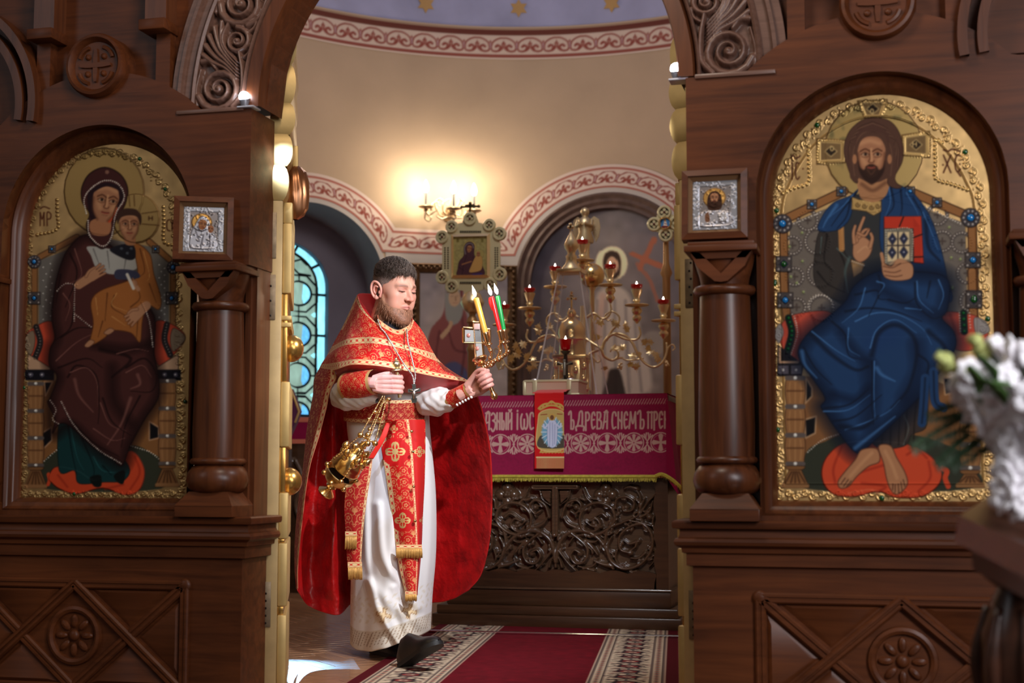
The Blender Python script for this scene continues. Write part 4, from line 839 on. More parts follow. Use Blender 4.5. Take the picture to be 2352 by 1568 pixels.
for P, w in (([(640, 640), (655, 800), (640, 960)], 60), ([(930, 500), (940, 660), (860, 820)], 60), ([(470, 420), (560, 540), (640, 600)], 40), ([(700, 160), (860, 240), (1000, 320)], 50), ([(430, 800), (560, 830), (640, 760)], 34)): c.line(B(P), w, (10, 20, 42), a=.6, soft=1)
c.line(B([(680, 480), (720, 450), (780, 440)]), 80, (26, 52, 96), a=.5, soft=1)
folds(c, [('D', [(660, 560), (700, 430), (800, 380), (900, 440), (930, 560), (880, 760), (780, 880)]), ('l', [(650, 520), (690, 410), (800, 350), (930, 430)]), ('L', [(690, 640), (720, 680), (800, 720)]),
          ('d', [(660, 600), (665, 720), (660, 860), (670, 980)]), ('l', [(675, 600), (672, 780), (680, 960)]), ('D', [(300, 440), (420, 560), (560, 650), (640, 630)]), ('l', [(300, 420), (440, 530), (560, 600)]), ('d', [(420, 360), (500, 440), (520, 560), (600, 590)]), ('l', [(520, 400), (520, 520), (590, 570)]),
          ('d', [(500, 300), (640, 280), (800, 300), (960, 360)]), ('l', [(560, 360), (680, 310), (820, 320), (960, 400), (1020, 500)]), ('d', [(560, 200), (700, 180), (640, 330)]), ('l', [(620, 160), (580, 280), (480, 370)]), ('d', [(250, 520), (320, 640), (420, 740)]), ('L', [(240, 540), (260, 620), (330, 700)]),
          ('d', [(380, 880), (520, 860), (640, 770)]), ('l', [(370, 900), (520, 890), (650, 800)]), ('d', [(420, 960), (560, 930), (720, 800)]), ('l', [(500, 1010), (640, 960), (760, 900), (830, 830)]), ('L', [(560, 1120), (700, 1010), (800, 930)]), ('D', [(470, 990), (600, 1000), (700, 930)]),
          ('d', [(920, 130), (930, 250), (1020, 340), (1100, 320)]), ('l', [(930, 120), (945, 230), (1030, 310)]), ('d', [(1010, 120), (990, 220)]), ('l', [(1060, 110), (1090, 200), (1060, 290)]), ('d', [(700, 80), (720, 160), (700, 220), (760, 230)]), ('l', [(690, 120), (735, 140), (700, 200)]), ('d', [(940, 560), (1000, 620), (960, 760)]), ('D', [(1000, 420), (1100, 520), (1080, 620)]), ('d', [(760, 230), (860, 250), (920, 220)]), ('l', [(860, 280), (960, 290)])], B, bd, bh, 9, 5)
for P in ([(980, 700), (970, 860), (960, 970)], [(1030, 660), (1040, 840), (1090, 880)]): c.line(B(P), 20, bl); c.line(B(P), 7, bd, a=.8, soft=1)
# collar, neck, hair, face
c.poly(A([(650, 790), (700, 810), (860, 820), (860, 895), (805, 925), (750, 895), (645, 880)]), (176, 142, 86), sm=False, m=.5, ol=(50, 34, 20)); 
for q in A([(690, 845), (740, 855), (790, 865), (835, 855)]): c.spiral(*q, 6, 1.3, 0, 1, 2.2, z=.6, c=(110, 84, 50))
c.poly(A([(700, 620), (910, 600), (905, 760), (830, 825), (740, 815), (700, 770)]), (168, 118, 80), f=2); c.line(A([(720, 700), (800, 745), (890, 690)]), 14, (84, 50, 34), a=.6, soft=1)
c.poly(A([(640, 640), (600, 520), (592, 430), (630, 320), (720, 240), (810, 222), (910, 240), (980, 310), (1018, 430), (1010, 540), (960, 640), (970, 690), (1010, 720), (960, 730), (905, 690), (930, 560), (930, 430), (800, 320), (670, 420), (650, 520), (690, 680), (660, 680)]), (84, 56, 44), ol=(36, 20, 16)); c.ell(2006, 346, 62, 74, c=(84, 56, 44)); c.poly(A([(655, 480), (690, 350), (800, 300), (900, 350), (930, 480), (920, 320), (800, 240), (680, 320)]), (84, 56, 44))
for k in range(7):
    t = k/6; c.line(A([(795, 250+12*k), (690-8*k, 300+14*k), (628+6*k, 430), (628+8*k, 560)]), 3, (126, 90, 68) if k % 2 else (50, 30, 24), a=.7, soft=1); c.line(A([(800, 250+12*k), (900+8*k, 300+12*k), (985-6*k, 430), (985-8*k, 570)]), 3, (126, 90, 68) if k % 2 else (50, 30, 24), a=.7, soft=1)
face(c, *A([(790, 498)])[0], 32, -.02, beard=(46, 28, 22)); 
for P in ([(795, 300), (715, 345), (668, 430), (656, 520), (668, 640)], [(805, 300), (882, 340), (926, 430), (938, 520), (928, 640)]): c.line(A(P), 12, (84, 56, 44), w2=22); c.line(A(P), 2, (124, 88, 66), a=.6)
for q in A([(668, 520), (920, 520)]): c.ell(*q, 5, 11, c=(168, 114, 78))
c.poly(A([(670, 440), (700, 345), (785, 318), (880, 345), (915, 440), (905, 330), (800, 270), (690, 330)]), (80, 52, 42))
# book and hands
c.poly(A([(880, 932), (1148, 930), (1165, 1270), (1095, 1262), (1090, 1020), (880, 1018)]), (196, 58, 36), sm=False, z=.4, ol=(70, 20, 14))
for k in range(5): c.line(A([(885, 945+14*k), (1095+10*k, 943+14*k), (1105+10*k, 1260)]), 1.4, (150, 36, 24), a=.6, sm=False)
c.line(A([(1020, 935), (990, 1005)]), 3, (40, 20, 20), sm=False); c.line(A([(1090, 1085), (1155, 1060)]), 3, (40, 20, 20), sm=False); c.line(A([(1095, 1225), (1160, 1222)]), 3, (40, 20, 20), sm=False)
c.poly(A([(880, 1020), (1088, 1018), (1092, 1255), (930, 1285), (880, 1275)]), (120, 112, 96), sm=False, z=.5, ol=(40, 32, 28)); c.poly(A([(905, 1045), (1060, 1043), (1062, 1240), (905, 1258)]), (214, 190, 146), sm=False)
c.line(A([(980, 1045), (980, 1250)]), 3, (44, 36, 40), sm=False); c.line(A([(905, 1142), (1062, 1140)]), 3, (44, 36, 40), sm=False)
for q in A([(940, 1095), (1022, 1092), (938, 1192), (1022, 1190)]): c.poly([(q[0], q[1]-15), (q[0]+10, q[1]), (q[0], q[1]+15), (q[0]-10, q[1])], (44, 46, 66), sm=False, ol=(90, 80, 70)); c.dome(*q, 2.6, .8, (150, 150, 160))
pearls(c, A([(892, 1032), (1076, 1030), (1078, 1250)]), 5, 1.8, (186, 178, 156)); pearls(c, A([(892, 1032), (892, 1265)]), 5, 1.8, (186, 178, 156))
sk, sd = (180, 128, 92), (84, 48, 34)
c.poly(A([(862, 1200), (880, 1260), (930, 1290), (980, 1240), (1060, 1260), (1090, 1300), (1080, 1370), (1010, 1392), (920, 1385), (870, 1340)]), sk, ol=sd)
for P in ([(875, 1290), (940, 1300), (1000, 1270)], [(880, 1325), (950, 1335), (1000, 1320)], [(890, 1355), (960, 1365), (1010, 1355)]): c.line(A(P), 2.2, sd, a=.8)
c.line(A([(920, 1280), (980, 1240), (1040, 1245)]), 7, (206, 156, 112), a=.6, soft=1); c.line(A([(862, 1200), (872, 1250)]), 8, sk)
c.poly(A([(655, 1180), (670, 1090), (740, 1080), (795, 1140), (770, 1220), (710, 1260), (665, 1230)]), sk, ol=sd)
for P, w in (([(680, 1110), (700, 1030), (735, 940)], 8), ([(665, 1120), (660, 1050), (672, 1000)], 7.5), ([(700, 1080), (740, 1030), (770, 1025)], 7), ([(690, 1050), (740, 1070), (770, 1030)], 6), ([(780, 1150), (795, 1090), (785, 1055)], 8)): c.line(A(P), w+2, sd, w2=w*.7+2); c.line(A(P), w, sk, w2=w*.7)
c.line(A([(690, 1190), (740, 1150), (770, 1160)]), 6, (208, 158, 114), a=.6, soft=1)
# feet
for P in ([(600, 1130), (690, 1125), (705, 1200), (640, 1230), (570, 1290), (520, 1350), (470, 1360), (458, 1320), (500, 1260), (560, 1190)], [(700, 1110), (770, 1105), (810, 1180), (860, 1270), (872, 1340), (820, 1395), (780, 1380), (750, 1310), (730, 1210)]): c.poly(B(P), (176, 122, 84), ol=sd, olw=2.5)
for P in ([(475, 1335), (500, 1300)], [(490, 1350), (518, 1310)], [(508, 1352), (536, 1318)], [(800, 1385), (800, 1340)], [(822, 1390), (818, 1335)], [(842, 1375), (834, 1325)], [(858, 1350), (848, 1310)], [(785, 1370), (786, 1335)]): c.line(B(P), 2.2, sd)
for P in ([(660, 1150), (600, 1210), (530, 1290)], [(740, 1140), (780, 1220), (810, 1300)]): c.line(B(P), 12, (206, 152, 106), a=.6, soft=1)
for q in A([(398, 275), (107, 890), (92, 1405), (1465, 468)])+B([(75, 135), (95, 1010), (720, 1420), (1355, 345)]): JW.append((*q, 5, False))
SAV = thing('saviour_icon', 'tall arched gilded icon of the enthroned blue-robed Saviour holding a red book', 'icon', (XC, IY, .72))
keepf = lambda side: (lambda x, z: (abs(x-side*XC) < NR-.030) & (z > NB+.030) & ((z < NZ) | (np.hypot(x-side*XC, z-NZ) < NR-.030)))
c.soften(1); icon_build(SAV, c, keepf(1), None)
# ---------------- enthroned Mother of God with Child, left
M = cvt(0, 330, 1.866); JW = []
c = Cv(4, 456, 300, 1172, .64, (196, 158, 104), .8); c.noise(.05, 10)
edge_path = np.array([(54, 1136), (58, 900), (63, 700), (68, 540), (84, 470), (124, 404), (180, 362), (240, 350), (300, 362), (350, 398), (386, 448), (400, 500), (408, 700), (414, 900), (418, 1136), (54, 1136)], float)
ep_ = np.vstack([cr(edge_path[:-1], 6), edge_path[-1:]]); gold_border(c, ep_, 22, 5, .85)
hc = M([(447, 205)])[0]; c.ell(*hc, 92, 100, c=(168, 134, 80), m=.8, z=.5, ol=(74, 50, 28), olw=2.5); h2 = M([(585, 320)])[0]; c.ell(*h2, 53, 56, c=(172, 138, 84), m=.8, z=.8, ol=(74, 50, 28), olw=2)
for P in ([(530, 320), (470, 322)], [(610, 300), (680, 290)], [(612, 345), (682, 350)], [(560, 270), (556, 225)], [(580, 268), (578, 222)]): c.line(M(P), 2, (90, 62, 34), sm=False)
for x, y, t in ((*M([(640, 318)])[0], 0),): glyph(c, [[(0, 0), (0, 1)], [(1, 0), (1, 1)], [(0, .5), (1, .5)]], x, y-3, 8, 8, 2, (70, 40, 24))
for bd in (M([(245, 240), (246, 300), (245, 365), (160, 390)]), M([(700, 270), (702, 340), (703, 420), (755, 435)])): pearls(c, bd, 8, 3.6, (226, 188, 118), 1.0, .9)
x, y = M([(172, 295)])[0]; 
glyph(c, [[(0, 0), (0, 1)], [(.5, 0), (.5, 1)], [(0, 0), (.25, .5), (.5, 0)], [(.9, 1), (.9, 0), (1.35, .1), (1.3, .45), (.9, .5)], [(0, -.3), (.5, -.45), (1.2, -.3)]], x, y, 18, 30, 2.6, ink); x, y = M([(715, 325)])[0]; glyph(c, [[(.6, 0), (.1, .1), (0, .5), (.1, .9), (.6, 1)], [(1, 0), (1, 1)], [(1, .5), (1.5, 0)], [(1, .5), (1.5, 1)]], x, y, 12, 26, 2.4, ink)
c.poly(M([(165, 500), (300, 450), (430, 400), (640, 440), (725, 500), (725, 780), (165, 780)]), (112, 106, 98), m=0, sm=False)
for i in range(9):
    for q in M([(185+12*(i % 2), 530+28*i), (215+8*(i % 2), 515+28*i), (682+10*(i % 2), 520+28*i), (705, 535+28*i)]): c.dome(*q, 1.8, .7, (220, 214, 202)); 
plank(c, M([(148, 530), (148, 780)]), 15); plank(c, M([(742, 530), (742, 780)]), 15); plank(c, M([(170, 485), (330, 400)]), 15); plank(c, M([(640, 420), (725, 495)]), 15)
for q in M([(148, 506), (744, 530)]): jewel_round(c, *q, 15)
for q in M([(148, 662), (738, 662)]): jewel_sq(c, *q, 14)
for q in M([(224, 452), (668, 452)]): jewel_sq(c, *q, 8)
c.poly(M([(100, 845), (140, 790), (230, 770), (240, 960), (200, 955), (130, 905)]), (204, 76, 50), ol=(60, 24, 16)); c.poly(M([(665, 765), (740, 775), (795, 830), (740, 910), (690, 955), (660, 900)]), (204, 76, 50), ol=(60, 24, 16))
for P in ([(100, 845), (140, 800), (150, 850), (130, 905)], [(745, 790), (795, 832), (745, 890), (730, 840)]): c.poly(M(P), (140, 118, 94), ol=(60, 46, 36))
for P in ([(155, 785), (172, 850), (150, 920)], [(715, 775), (705, 840), (730, 905)]): c.line(M(P), 14, (44, 38, 38)); pearls(c, M(P), 6, 2, (120, 110, 100))
for sx in (0, 1):
    f_ = (lambda P: M(P)) if sx == 0 else (lambda P: M([(885-x, y) for x, y in P]))
    c.poly(f_([(120, 900), (215, 960), (215, 970), (120, 970)]), (196, 156, 122), sm=False, ol=(20, 16, 16)); c.poly(f_([(108, 968), (232, 968), (232, 1014), (108, 1014)]), (24, 22, 28), sm=False)
    for q in f_([(132, 990), (180, 990)]): c.dome(*q, 6, .6, (84, 80, 92)); c.dome(*q, 2, .8, (220, 216, 210))
c.poly(M([(180, 1014), (700, 1014), (690, 1480), (190, 1480)]), (136, 90, 50), sm=False, m=0)
c.poly(M([(190, 1360), (260, 1310), (330, 1290), (560, 1290), (640, 1320), (690, 1360), (690, 1478), (190, 1478)]), (54, 56, 42)); pearls(c, M([(190, 1360), (250, 1305)]), 5, 1.7); pearls(c, M([(560, 1295), (640, 1320), (680, 1350)]), 5, 1.7)
for P in ([(180, 1240), (220, 1215), (222, 1270), (182, 1310)], [(640, 1190), (680, 1215), (680, 1260), (640, 1270)], [(660, 1060), (690, 1110), (690, 1020)], [(190, 1020), (225, 1020), (195, 1080)]): c.poly(M(P), (18, 16, 18), sm=False, ol=(196, 150, 112), olw=3.5)
leg_post(c, *M([(153, 1028)])[0], M([(0, 1476)])[0][1], 38, 3); leg_post(c, *M([(717, 1016)])[0], M([(0, 1470)])[0][1], 40, 3)
c.poly(M([(210, 1430), (240, 1385), (330, 1400), (420, 1440), (530, 1330), (580, 1325), (620, 1400), (600, 1480), (540, 1505), (440, 1475), (330, 1500), (260, 1480), (225, 1455)]), (208, 72, 38), z=.5, ol=(90, 24, 14), olw=2)
for P in ([(580, 1340), (600, 1410), (560, 1480)], [(250, 1420), (290, 1470)], [(450, 1480), (530, 1460)]): c.line(M(P), 8, (152, 40, 22), a=.6, soft=1)
c.line(M([(232, 1440), (208, 1415), (212, 1440), (206, 1460)]), 8, (208, 72, 38))
# green gown hem and slippers
c.poly(M([(255, 1190), (330, 1180), (540, 1360), (535, 1440), (440, 1450), (340, 1455), (320, 1400), (255, 1400)]), (22, 56, 56), ol=(8, 18, 18))
folds(c, [('d', [(290, 1200), (310, 1330), (330, 1420)]), ('l', [(300, 1200), (330, 1340), (360, 1400)]), ('d', [(350, 1260), (400, 1380), (400, 1440)]), ('l', [(400, 1340), (440, 1400), (520, 1410)]), ('d', [(440, 1380), (480, 1420)])], M, (6, 18, 20), (44, 104, 104), 6, 4)
c.poly(M([(385, 1430), (430, 1420), (435, 1465), (405, 1468)]), (16, 22, 20)); c.poly(M([(490, 1420), (535, 1400), (530, 1455), (505, 1450)]), (16, 22, 20))
# maroon robe
mr, md_, mh = (76, 40, 36), (26, 11, 11), (150, 98, 86)
c.poly(M([(370, 390), (300, 440), (260, 520), (235, 620), (222, 740), (235, 830), (215, 880), (212, 950), (245, 1000), (215, 1090), (205, 1110), (235, 1180), (225, 1240), (255, 1200), (300, 1210), (400, 1300), (480, 1350), (525, 1378), (560, 1290), (620, 1180), (680, 1080), (672, 960), (660, 890), (665, 760), (640, 700), (560, 560), (480, 440)]), mr, ol=md_, olw=2.5)
edge_shade(c, M([(370, 390), (300, 440), (260, 520), (235, 620), (222, 740), (235, 830), (215, 880), (212, 950), (245, 1000), (215, 1090), (225, 1240), (300, 1210), (400, 1300), (525, 1378), (560, 1290), (620, 1180), (680, 1080), (672, 960), (660, 890), (665, 760), (640, 700), (560, 560), (480, 440)]), 46, (22, 9, 9), .7)
for P, w in (([(480, 960), (490, 1100), (560, 1200)], 44), ([(400, 860), (540, 880), (640, 860)], 36)): c.line(M(P), w, (26, 11, 11), a=.6, soft=1)
folds(c, [('D', [(430, 880), (560, 920), (480, 1000)]), ('l', [(240, 930), (330, 850), (430, 800)]), ('d', [(250, 960), (370, 920), (440, 960)]), ('d', [(290, 1000), (330, 950), (410, 990), (425, 1120), (420, 1200)]), ('l', [(300, 980), (370, 960), (415, 1020), (420, 1140)]), ('d', [(540, 960), (620, 920), (670, 990), (650, 1060), (560, 1060)]), ('l', [(540, 980), (610, 950), (650, 1000)]), ('L', [(560, 1090), (520, 1200), (460, 1290)]), ('d', [(600, 1080), (540, 1200), (520, 1300)]), ('l', [(430, 1110), (470, 1200), (540, 1230)]), ('d', [(440, 1090), (480, 1190), (560, 1250)]), ('d', [(300, 1180), (400, 1280), (510, 1340)]), ('l', [(400, 1220), (480, 1270), (540, 1260)]),
          ('d', [(300, 470), (330, 560), (280, 700)]), ('l', [(320, 450), (350, 560), (300, 600)]), ('d', [(260, 560), (240, 680)]), ('l', [(270, 640), (300, 690), (280, 760)]), ('d', [(320, 700), (300, 790), (240, 840)]), ('l', [(500, 900), (580, 880), (640, 890)]), ('d', [(260, 830), (330, 790), (400, 790)]), ('L', [(320, 1010), (340, 1080), (400, 1150)]), ('L', [(590, 990), (600, 1030), (560, 1050)])], M, md_, mh, 7, 4)
pearls(c, M([(262, 1105), (320, 1210), (420, 1310), (520, 1370)]), 4.5, 1.7); pearls(c, M([(215, 1100), (240, 1140), (225, 1180), (250, 1200)]), 4.5, 1.6); pearls(c, M([(245, 630), (280, 600), (330, 605)]), 4.5, 1.6); pearls(c, M([(320, 610), (318, 760)]), 4.5, 1.6); pearls(c, M([(320, 730), (390, 785)]), 4.5, 1.6); pearls(c, M([(608, 680), (640, 760), (655, 870)]), 4.5, 1.7)
# white undergarment and Child
c.poly(M([(375, 440), (470, 450), (560, 470), (590, 530), (500, 560), (420, 540), (390, 480)]), (170, 166, 156)); folds(c, [('d', [(400, 450), (430, 530)]), ('d', [(460, 460), (470, 540)]), ('d', [(540, 490), (530, 550)])], M, (96, 92, 88), (226, 222, 212), 5, 3)
oc, od, oh = (162, 98, 48), (86, 46, 20), (216, 158, 92)
c.poly(M([(575, 430), (640, 470), (660, 560), (690, 660), (680, 710), (630, 690), (610, 760), (600, 850), (560, 810), (480, 800), (450, 830), (400, 860), (385, 850), (400, 770), (390, 680), (430, 630), (540, 590), (590, 560)]), oc, ol=od, olw=2)
folds(c, [('d', [(600, 450), (620, 540), (600, 570)]), ('l', [(615, 460), (640, 560), (630, 590)]), ('d', [(490, 650), (480, 700), (540, 740), (560, 790)]), ('l', [(500, 640), (480, 690), (550, 720)]), ('d', [(460, 640), (450, 760)]), ('l', [(410, 660), (420, 740)]), ('d', [(440, 760), (420, 830)]), ('d', [(560, 700), (600, 660), (580, 600)]), ('l', [(480, 740), (540, 780)]), ('d', [(640, 600), (670, 680)]), ('d', [(590, 760), (585, 840)])], M, od, oh, 5, 3.4)
c.poly(M([(500, 540), (580, 545), (595, 575), (500, 580)]), (58, 58, 76)); c.poly(M([(470, 455), (530, 430), (575, 440), (578, 490), (540, 495)]), (30, 28, 34)); 
for q in M([(520, 450), (545, 470), (562, 450)]): c.dome(*q, 4, .6, (70, 74, 80))
c.poly(M([(362, 865), (385, 840), (405, 850), (380, 872)]), sk, ol=sd); c.poly(M([(445, 810), (470, 790), (490, 800), (465, 818)]), sk, ol=sd)
hand_fl(c, M([(345, 600)])[0], M([(448, 530)])[0], 24, sk, sd, 4, .3, -1); hand_fl(c, M([(620, 700)])[0], M([(545, 765)])[0], 26, sk, sd, 4, .3, 1); hand_fl(c, M([(590, 620)])[0], M([(560, 580)])[0], 12, sk, sd, 3, .2, 1)
c.line(M([(545, 560), (572, 620)]), 7, (214, 206, 190))
# heads
c.poly(M([(400, 330), (470, 330), (475, 400), (395, 400)]), (164, 110, 74)); c.line(M([(450, 350), (475, 320), (485, 300)]), 16, (190, 68, 40))
c.poly(M([(385, 300), (355, 250), (352, 190), (385, 130), (450, 102), (515, 130), (548, 190), (540, 260), (500, 330), (480, 400), (440, 450), (390, 410), (372, 350)]), (66, 34, 32), ol=(20, 8, 8), olw=2.5)
c.poly(M([(375, 240), (390, 200), (450, 170), (510, 185), (530, 235), (505, 290), (470, 330), (470, 390), (400, 390), (390, 330)]), (40, 22, 26)); c.poly(M([(392, 330), (470, 320), (468, 388), (396, 388)]), (168, 112, 76)); c.line(M([(470, 330), (500, 280)]), 9, (196, 76, 44))
face(c, *M([(453, 250)])[0], 30, .12, tilt=.16); c.line(M([(385, 235), (395, 205), (455, 175), (515, 195), (528, 232)]), 9, (40, 24, 28))
pearls(c, M([(372, 300), (362, 235), (400, 185), (455, 158), (510, 175), (535, 235), (500, 300), (478, 400), (440, 440), (385, 395), (378, 330)]), 4.6, 2.0); c.dome(*M([(460, 122)])[0], 5, .6, (130, 90, 74))
c.poly(M([(535, 395), (578, 395), (580, 432), (540, 432)]), (164, 110, 74)); face(c, *M([(556, 350)])[0], 22, .05, tilt=.02); c.poly(M([(508, 345), (506, 305), (530, 282), (558, 278), (590, 285), (608, 312), (604, 350), (590, 315), (556, 308), (522, 318)]), (62, 40, 32))
for q in M([(105, 1045), (795, 1105), (320, 1500), (110, 365), (600, 65), (710, 195)]): JW.append((*q, 4, False))
MOG = thing('mother_of_god_icon', 'arched gilded icon of the seated Mother of God in maroon with the Child in ochre', 'icon', (-XC, IY, .72))
c.soften(1); icon_build(MOG, c, keepf(-1), None)
# ---------------- small framed icons on the column shelves
def kiot(name, label, px, W_, H_, who, cx, yf, zc, rot):
    t = thing(name, label, 'icon', (cx, yf, zc)); Mx = Matrix.Translation((cx, yf, zc)) @ Matrix.Rotation(rot, 4, 'Z') @ Matrix.Rotation(math.radians(-6), 4, 'X')
    b = MB(); w, h = W_/2, H_/2
    for P in ([(-w, -h), (w, -h), (w-.020, -h+.020), (-w+.020, -h+.020)], [(w, -h), (w, h), (w-.020, h-.020), (w-.020, -h+.020)], [(w, h), (-w, h), (-w+.020, h-.020), (w-.020, h-.020)], [(-w, h), (-w, -h), (-w+.020, -h+.020), (-w+.020, h-.020)]):
        (x0, z0), (x1, z1), (x2, z2), (x3, z3) = P; b.add([Mx @ Vector(p) for p in ((x0, -.018, z0), (x1, -.018, z1), (x2, -.024, z2), (x3, -.024, z3), (x0, .03, z0), (x1, .03, z1), (x2, -.004, z2), (x3, -.004, z3))], [(0, 1, 2, 3), (0, 4, 5, 1), (3, 2, 6, 7), (4, 7, 6, 5), (0, 3, 7, 4), (1, 5, 6, 2)])
    b.box(-w+.004, w-.004, .004, .034, -h+.004, h-.004, Mx); b.build('frame', WD, t, 30)
    b = MB(); u = .020; v = .034
    for P in ([(-w+u, -h+u), (w-u, -h+u), (w-v, -h+v), (-w+v, -h+v)], [(w-u, -h+u), (w-u, h-u), (w-v, h-v), (w-v, -h+v)], [(w-u, h-u), (-w+u, h-u), (-w+v, h-v), (w-v, h-v)], [(-w+u, h-u), (-w+u, -h+u), (-w+v, -h+v), (-w+v, h-v)]):
        b.add([Mx @ Vector((x, y, z)) for (x, z), y in zip(P, (-.012, -.012, .0, .0))], [(0, 1, 2, 3)])
    b.build('inner_moulding', plain('bronze_slip', s8(150, 112, 78), .4, .5), t, 0)
    k = Cv(-1, 1, -1.25, 1.25, 40, (176, 176, 182), .9); r_ = random.Random(2)
    for _ in range(150):
        x, y = r_.uniform(-1, 1), r_.uniform(-1.25, 1.25); k.line([(x, y), (x+r_.uniform(-.1, .1), y+r_.uniform(-.1, .1))], .07, w2=.03, z=.8, c=(200, 200, 206))
    k.poly([(-.72, -1.0), (.72, -1.0), (.72, 1.05), (-.72, 1.05)], (140, 132, 130), m=.8, sm=False, z=-.3); hx = -.02 if who == 's' else -.1
    k.ell(hx, -.38, .5, c=(206, 158, 88), m=.9, z=.5, ol=(120, 84, 44), olw=.06)
    if who == 's':
        k.poly([(-.75, 1.05), (-.7, .5), (-.4, .3), (.4, .3), (.72, .5), (.75, 1.05)], (196, 192, 196), m=.9, z=.6); k.poly([(-.3, .2), (-.33, -.4), (-.15, -.7), (.12, -.7), (.3, -.4), (.27, .2)], (66, 42, 30)); face(k, hx, -.36, .19, 0, beard=(56, 34, 24))
        k.poly([(.15, .45), (.55, .4), (.58, .85), (.18, .9)], (214, 210, 210), m=.9, sm=False, z=.8); k.poly([(-.45, .5), (-.3, .35), (-.22, .8), (-.42, .85)], (120, 80, 56))
    else:
        k.poly([(-.6, 1.05), (-.62, .3), (-.4, -.3), (-.1, -.75), (.25, -.5), (.4, .0), (.62, .4), (.6, 1.05)], (188, 186, 192), m=.9, z=.6); face(k, -.06, -.25, .2, .15, tilt=.15, skin=(150, 96, 62)); face(k, .36, -.02, .14, -.1, skin=(150, 96, 62))
        for P in ([(-.4, .1), (-.2, .7)], [(0, .3), (-.1, .9)], [(.3, .3), (.35, .9)]): k.line(P, .12, (90, 86, 92), m=.7, soft=1)
    X, Y = k.xy(); iw, ih = w-v, h-v; G = np.stack([X*iw, -.002-.004*k.z, -Y/1.25*ih], -1).reshape(-1, 3); R_ = np.array(Mx)[:3]; G = (G @ R_[:, :3].T+R_[:, 3]).reshape(X.shape+(3,))
    gridmesh('silver_icon', G, k.rgba(), PAINT, t, flip=True)
kiot('framed_icon', 'small silver-clad Mother of God icon in a wooden frame on the left column shelf', None, .205, .228, 'm', -.918, -.055, 1.655, math.radians(24))
kiot('framed_icon', 'small silver-clad Saviour icon in a wooden frame on the right column shelf', None, .208, .228, 's', .866, -.055, 1.655, 0)
# ================================================================== ROYAL DOORS (two gilded leaves folded back)
def leaf(sg, label):
    X0 = .738 if sg < 0 else .714
    t = thing('door_leaf', label, 'door', (sg*X0, .215, 0), 'gilded royal door leaves')
    a = math.radians(22.3)
    def F(l, n, z):            # l along the leaf, n out of its decorated face, z up
        L = np.array([-math.sin(a), math.cos(a)]); N = np.array([math.cos(a), math.sin(a)])
        p = L*l+N*n; return Vector((sg*(X0-p[0]), .215+p[1], z))
    def bx(mb, l0, l1, n0, n1, z0, z1, b=.003):
        q = MB(); q.box(l0, l1, n0, n1, z0, z1, b=b); mb.add([F(*p) for p in q.v], q.f)
    b = MB(); bx(b, 0, .075, -.055, 0, .02, 1.80, .005); b.build('stile', CREAM, t)
    b = MB(); bx(b, .60, .67, -.05, 0, .02, 1.80); b.build('stile', LEAF, t)
    b = MB(); bx(b, .07, .61, -.038, -.012, .03, 1.86); b.build('door_panel', LEAF, t)
    for z0, z1, l in ((.03, .30, .02), (.33, .555, .02), (.57, .735, .02), (.90, 1.137, .02), (1.46, 1.72, .02), (1.72, 1.80, .03)):
        b = MB(); bx(b, l, .60, 0, .034, z0, z1, .006); b.build('raised_rail', LEAF, t)
    for z0, z1 in ((.30, .33), (.555, .57), (.735, .90), (1.137, 1.46)):
        b = MB(); bx(b, .03, .58, -.004, .022, z0, z1, .003); b.build('sunk_panel', LEAFB, t)
    for z in (1.345, 1.37): 
        b = MB(); bx(b, .02, .58, 0, .036, z-.008, z+.008, .002); b.build('bead', LEAF, t)
    for z in (.775, 1.27):
        b = MB(); c = F(.16, .034, z); b.ball(c, .047, 20, (1, 1, 1.1)); b.build('knob', LEAFB, t, 180)
    # fluted capital and arched cresting at the top of the leaf
    b = MB(); V = []; n = 48
    prof = [(.012, 1.76), (.034, 1.775), (.047, 1.80), (.052, 1.85), (.050, 1.90), (.042, 1.94), (.022, 1.96), (.014, 1.965)]
    G = [[F(.17+r*(1+.07*math.cos(12*(th+z*9)))*math.cos(th), .040+r*(1+.07*math.cos(12*(th+z*9)))*math.sin(th), z) for th in np.linspace(0, 2*math.pi, n)] for r, z in prof]
    b.grid(G); b.build('fluted_capital', plain('bronze_gilt', s8(150, 98, 62), .3, .8), t, 180)
    b = MB(); bx(b, .15, .19, .03, .05, 1.95, 2.04); b.build('finial', LEAF, t)
    for z0, z1, l0, l1, n1 in ((1.80, 1.93, .0, .30, .0), (1.93, 2.05, .01, .40, .012), (2.05, 2.17, .02, .46, .02), (2.17, 2.32, .03, .52, .02), (2.32, 2.46, .05, .60, .02)):
        b = MB(); G = []
        for k, q in enumerate(np.linspace(0, 1, 9)):
            w = math.sin(q*math.pi)**.6; z = z0+(z1-z0)*q; e = .020*w
            G.append([F(l0-e*.6, -.048-e*.2, z), F(l0-e*.6, n1+e, z), F(l1, n1+e, z), F(l1, -.048, z), F(l0-e*.6, -.048-e*.2, z)])
        b.grid(G); b.build('cresting', LEAF, t, 40)
    for z0, z1 in ((.26, .42), (1.36, 1.525), (1.585, 1.755)):
        h = MB(); bx(h, -.004, .002, -.062, -.022, z0, z1, .0015); hp = h.build('hinge', STEEL, t)
        for q in np.linspace(z0+.015, z1-.015, 6):
            for n_ in ((-.040,) if int(q*1000) % 2 else (-.046,)):
                s_ = MB(); c = F(-.004, n_, q); s_.lathe([(.0045, 0), (.003, .002)], c, (0, -1, 0), 8); s_.build('screw', IRON, hp, 0)
        k = MB(); k.lathe([(.007, z0), (.007, z1)], F(-.006, -.066, 0), n=10); k.build('hinge_pin', IRON, hp)
    return t
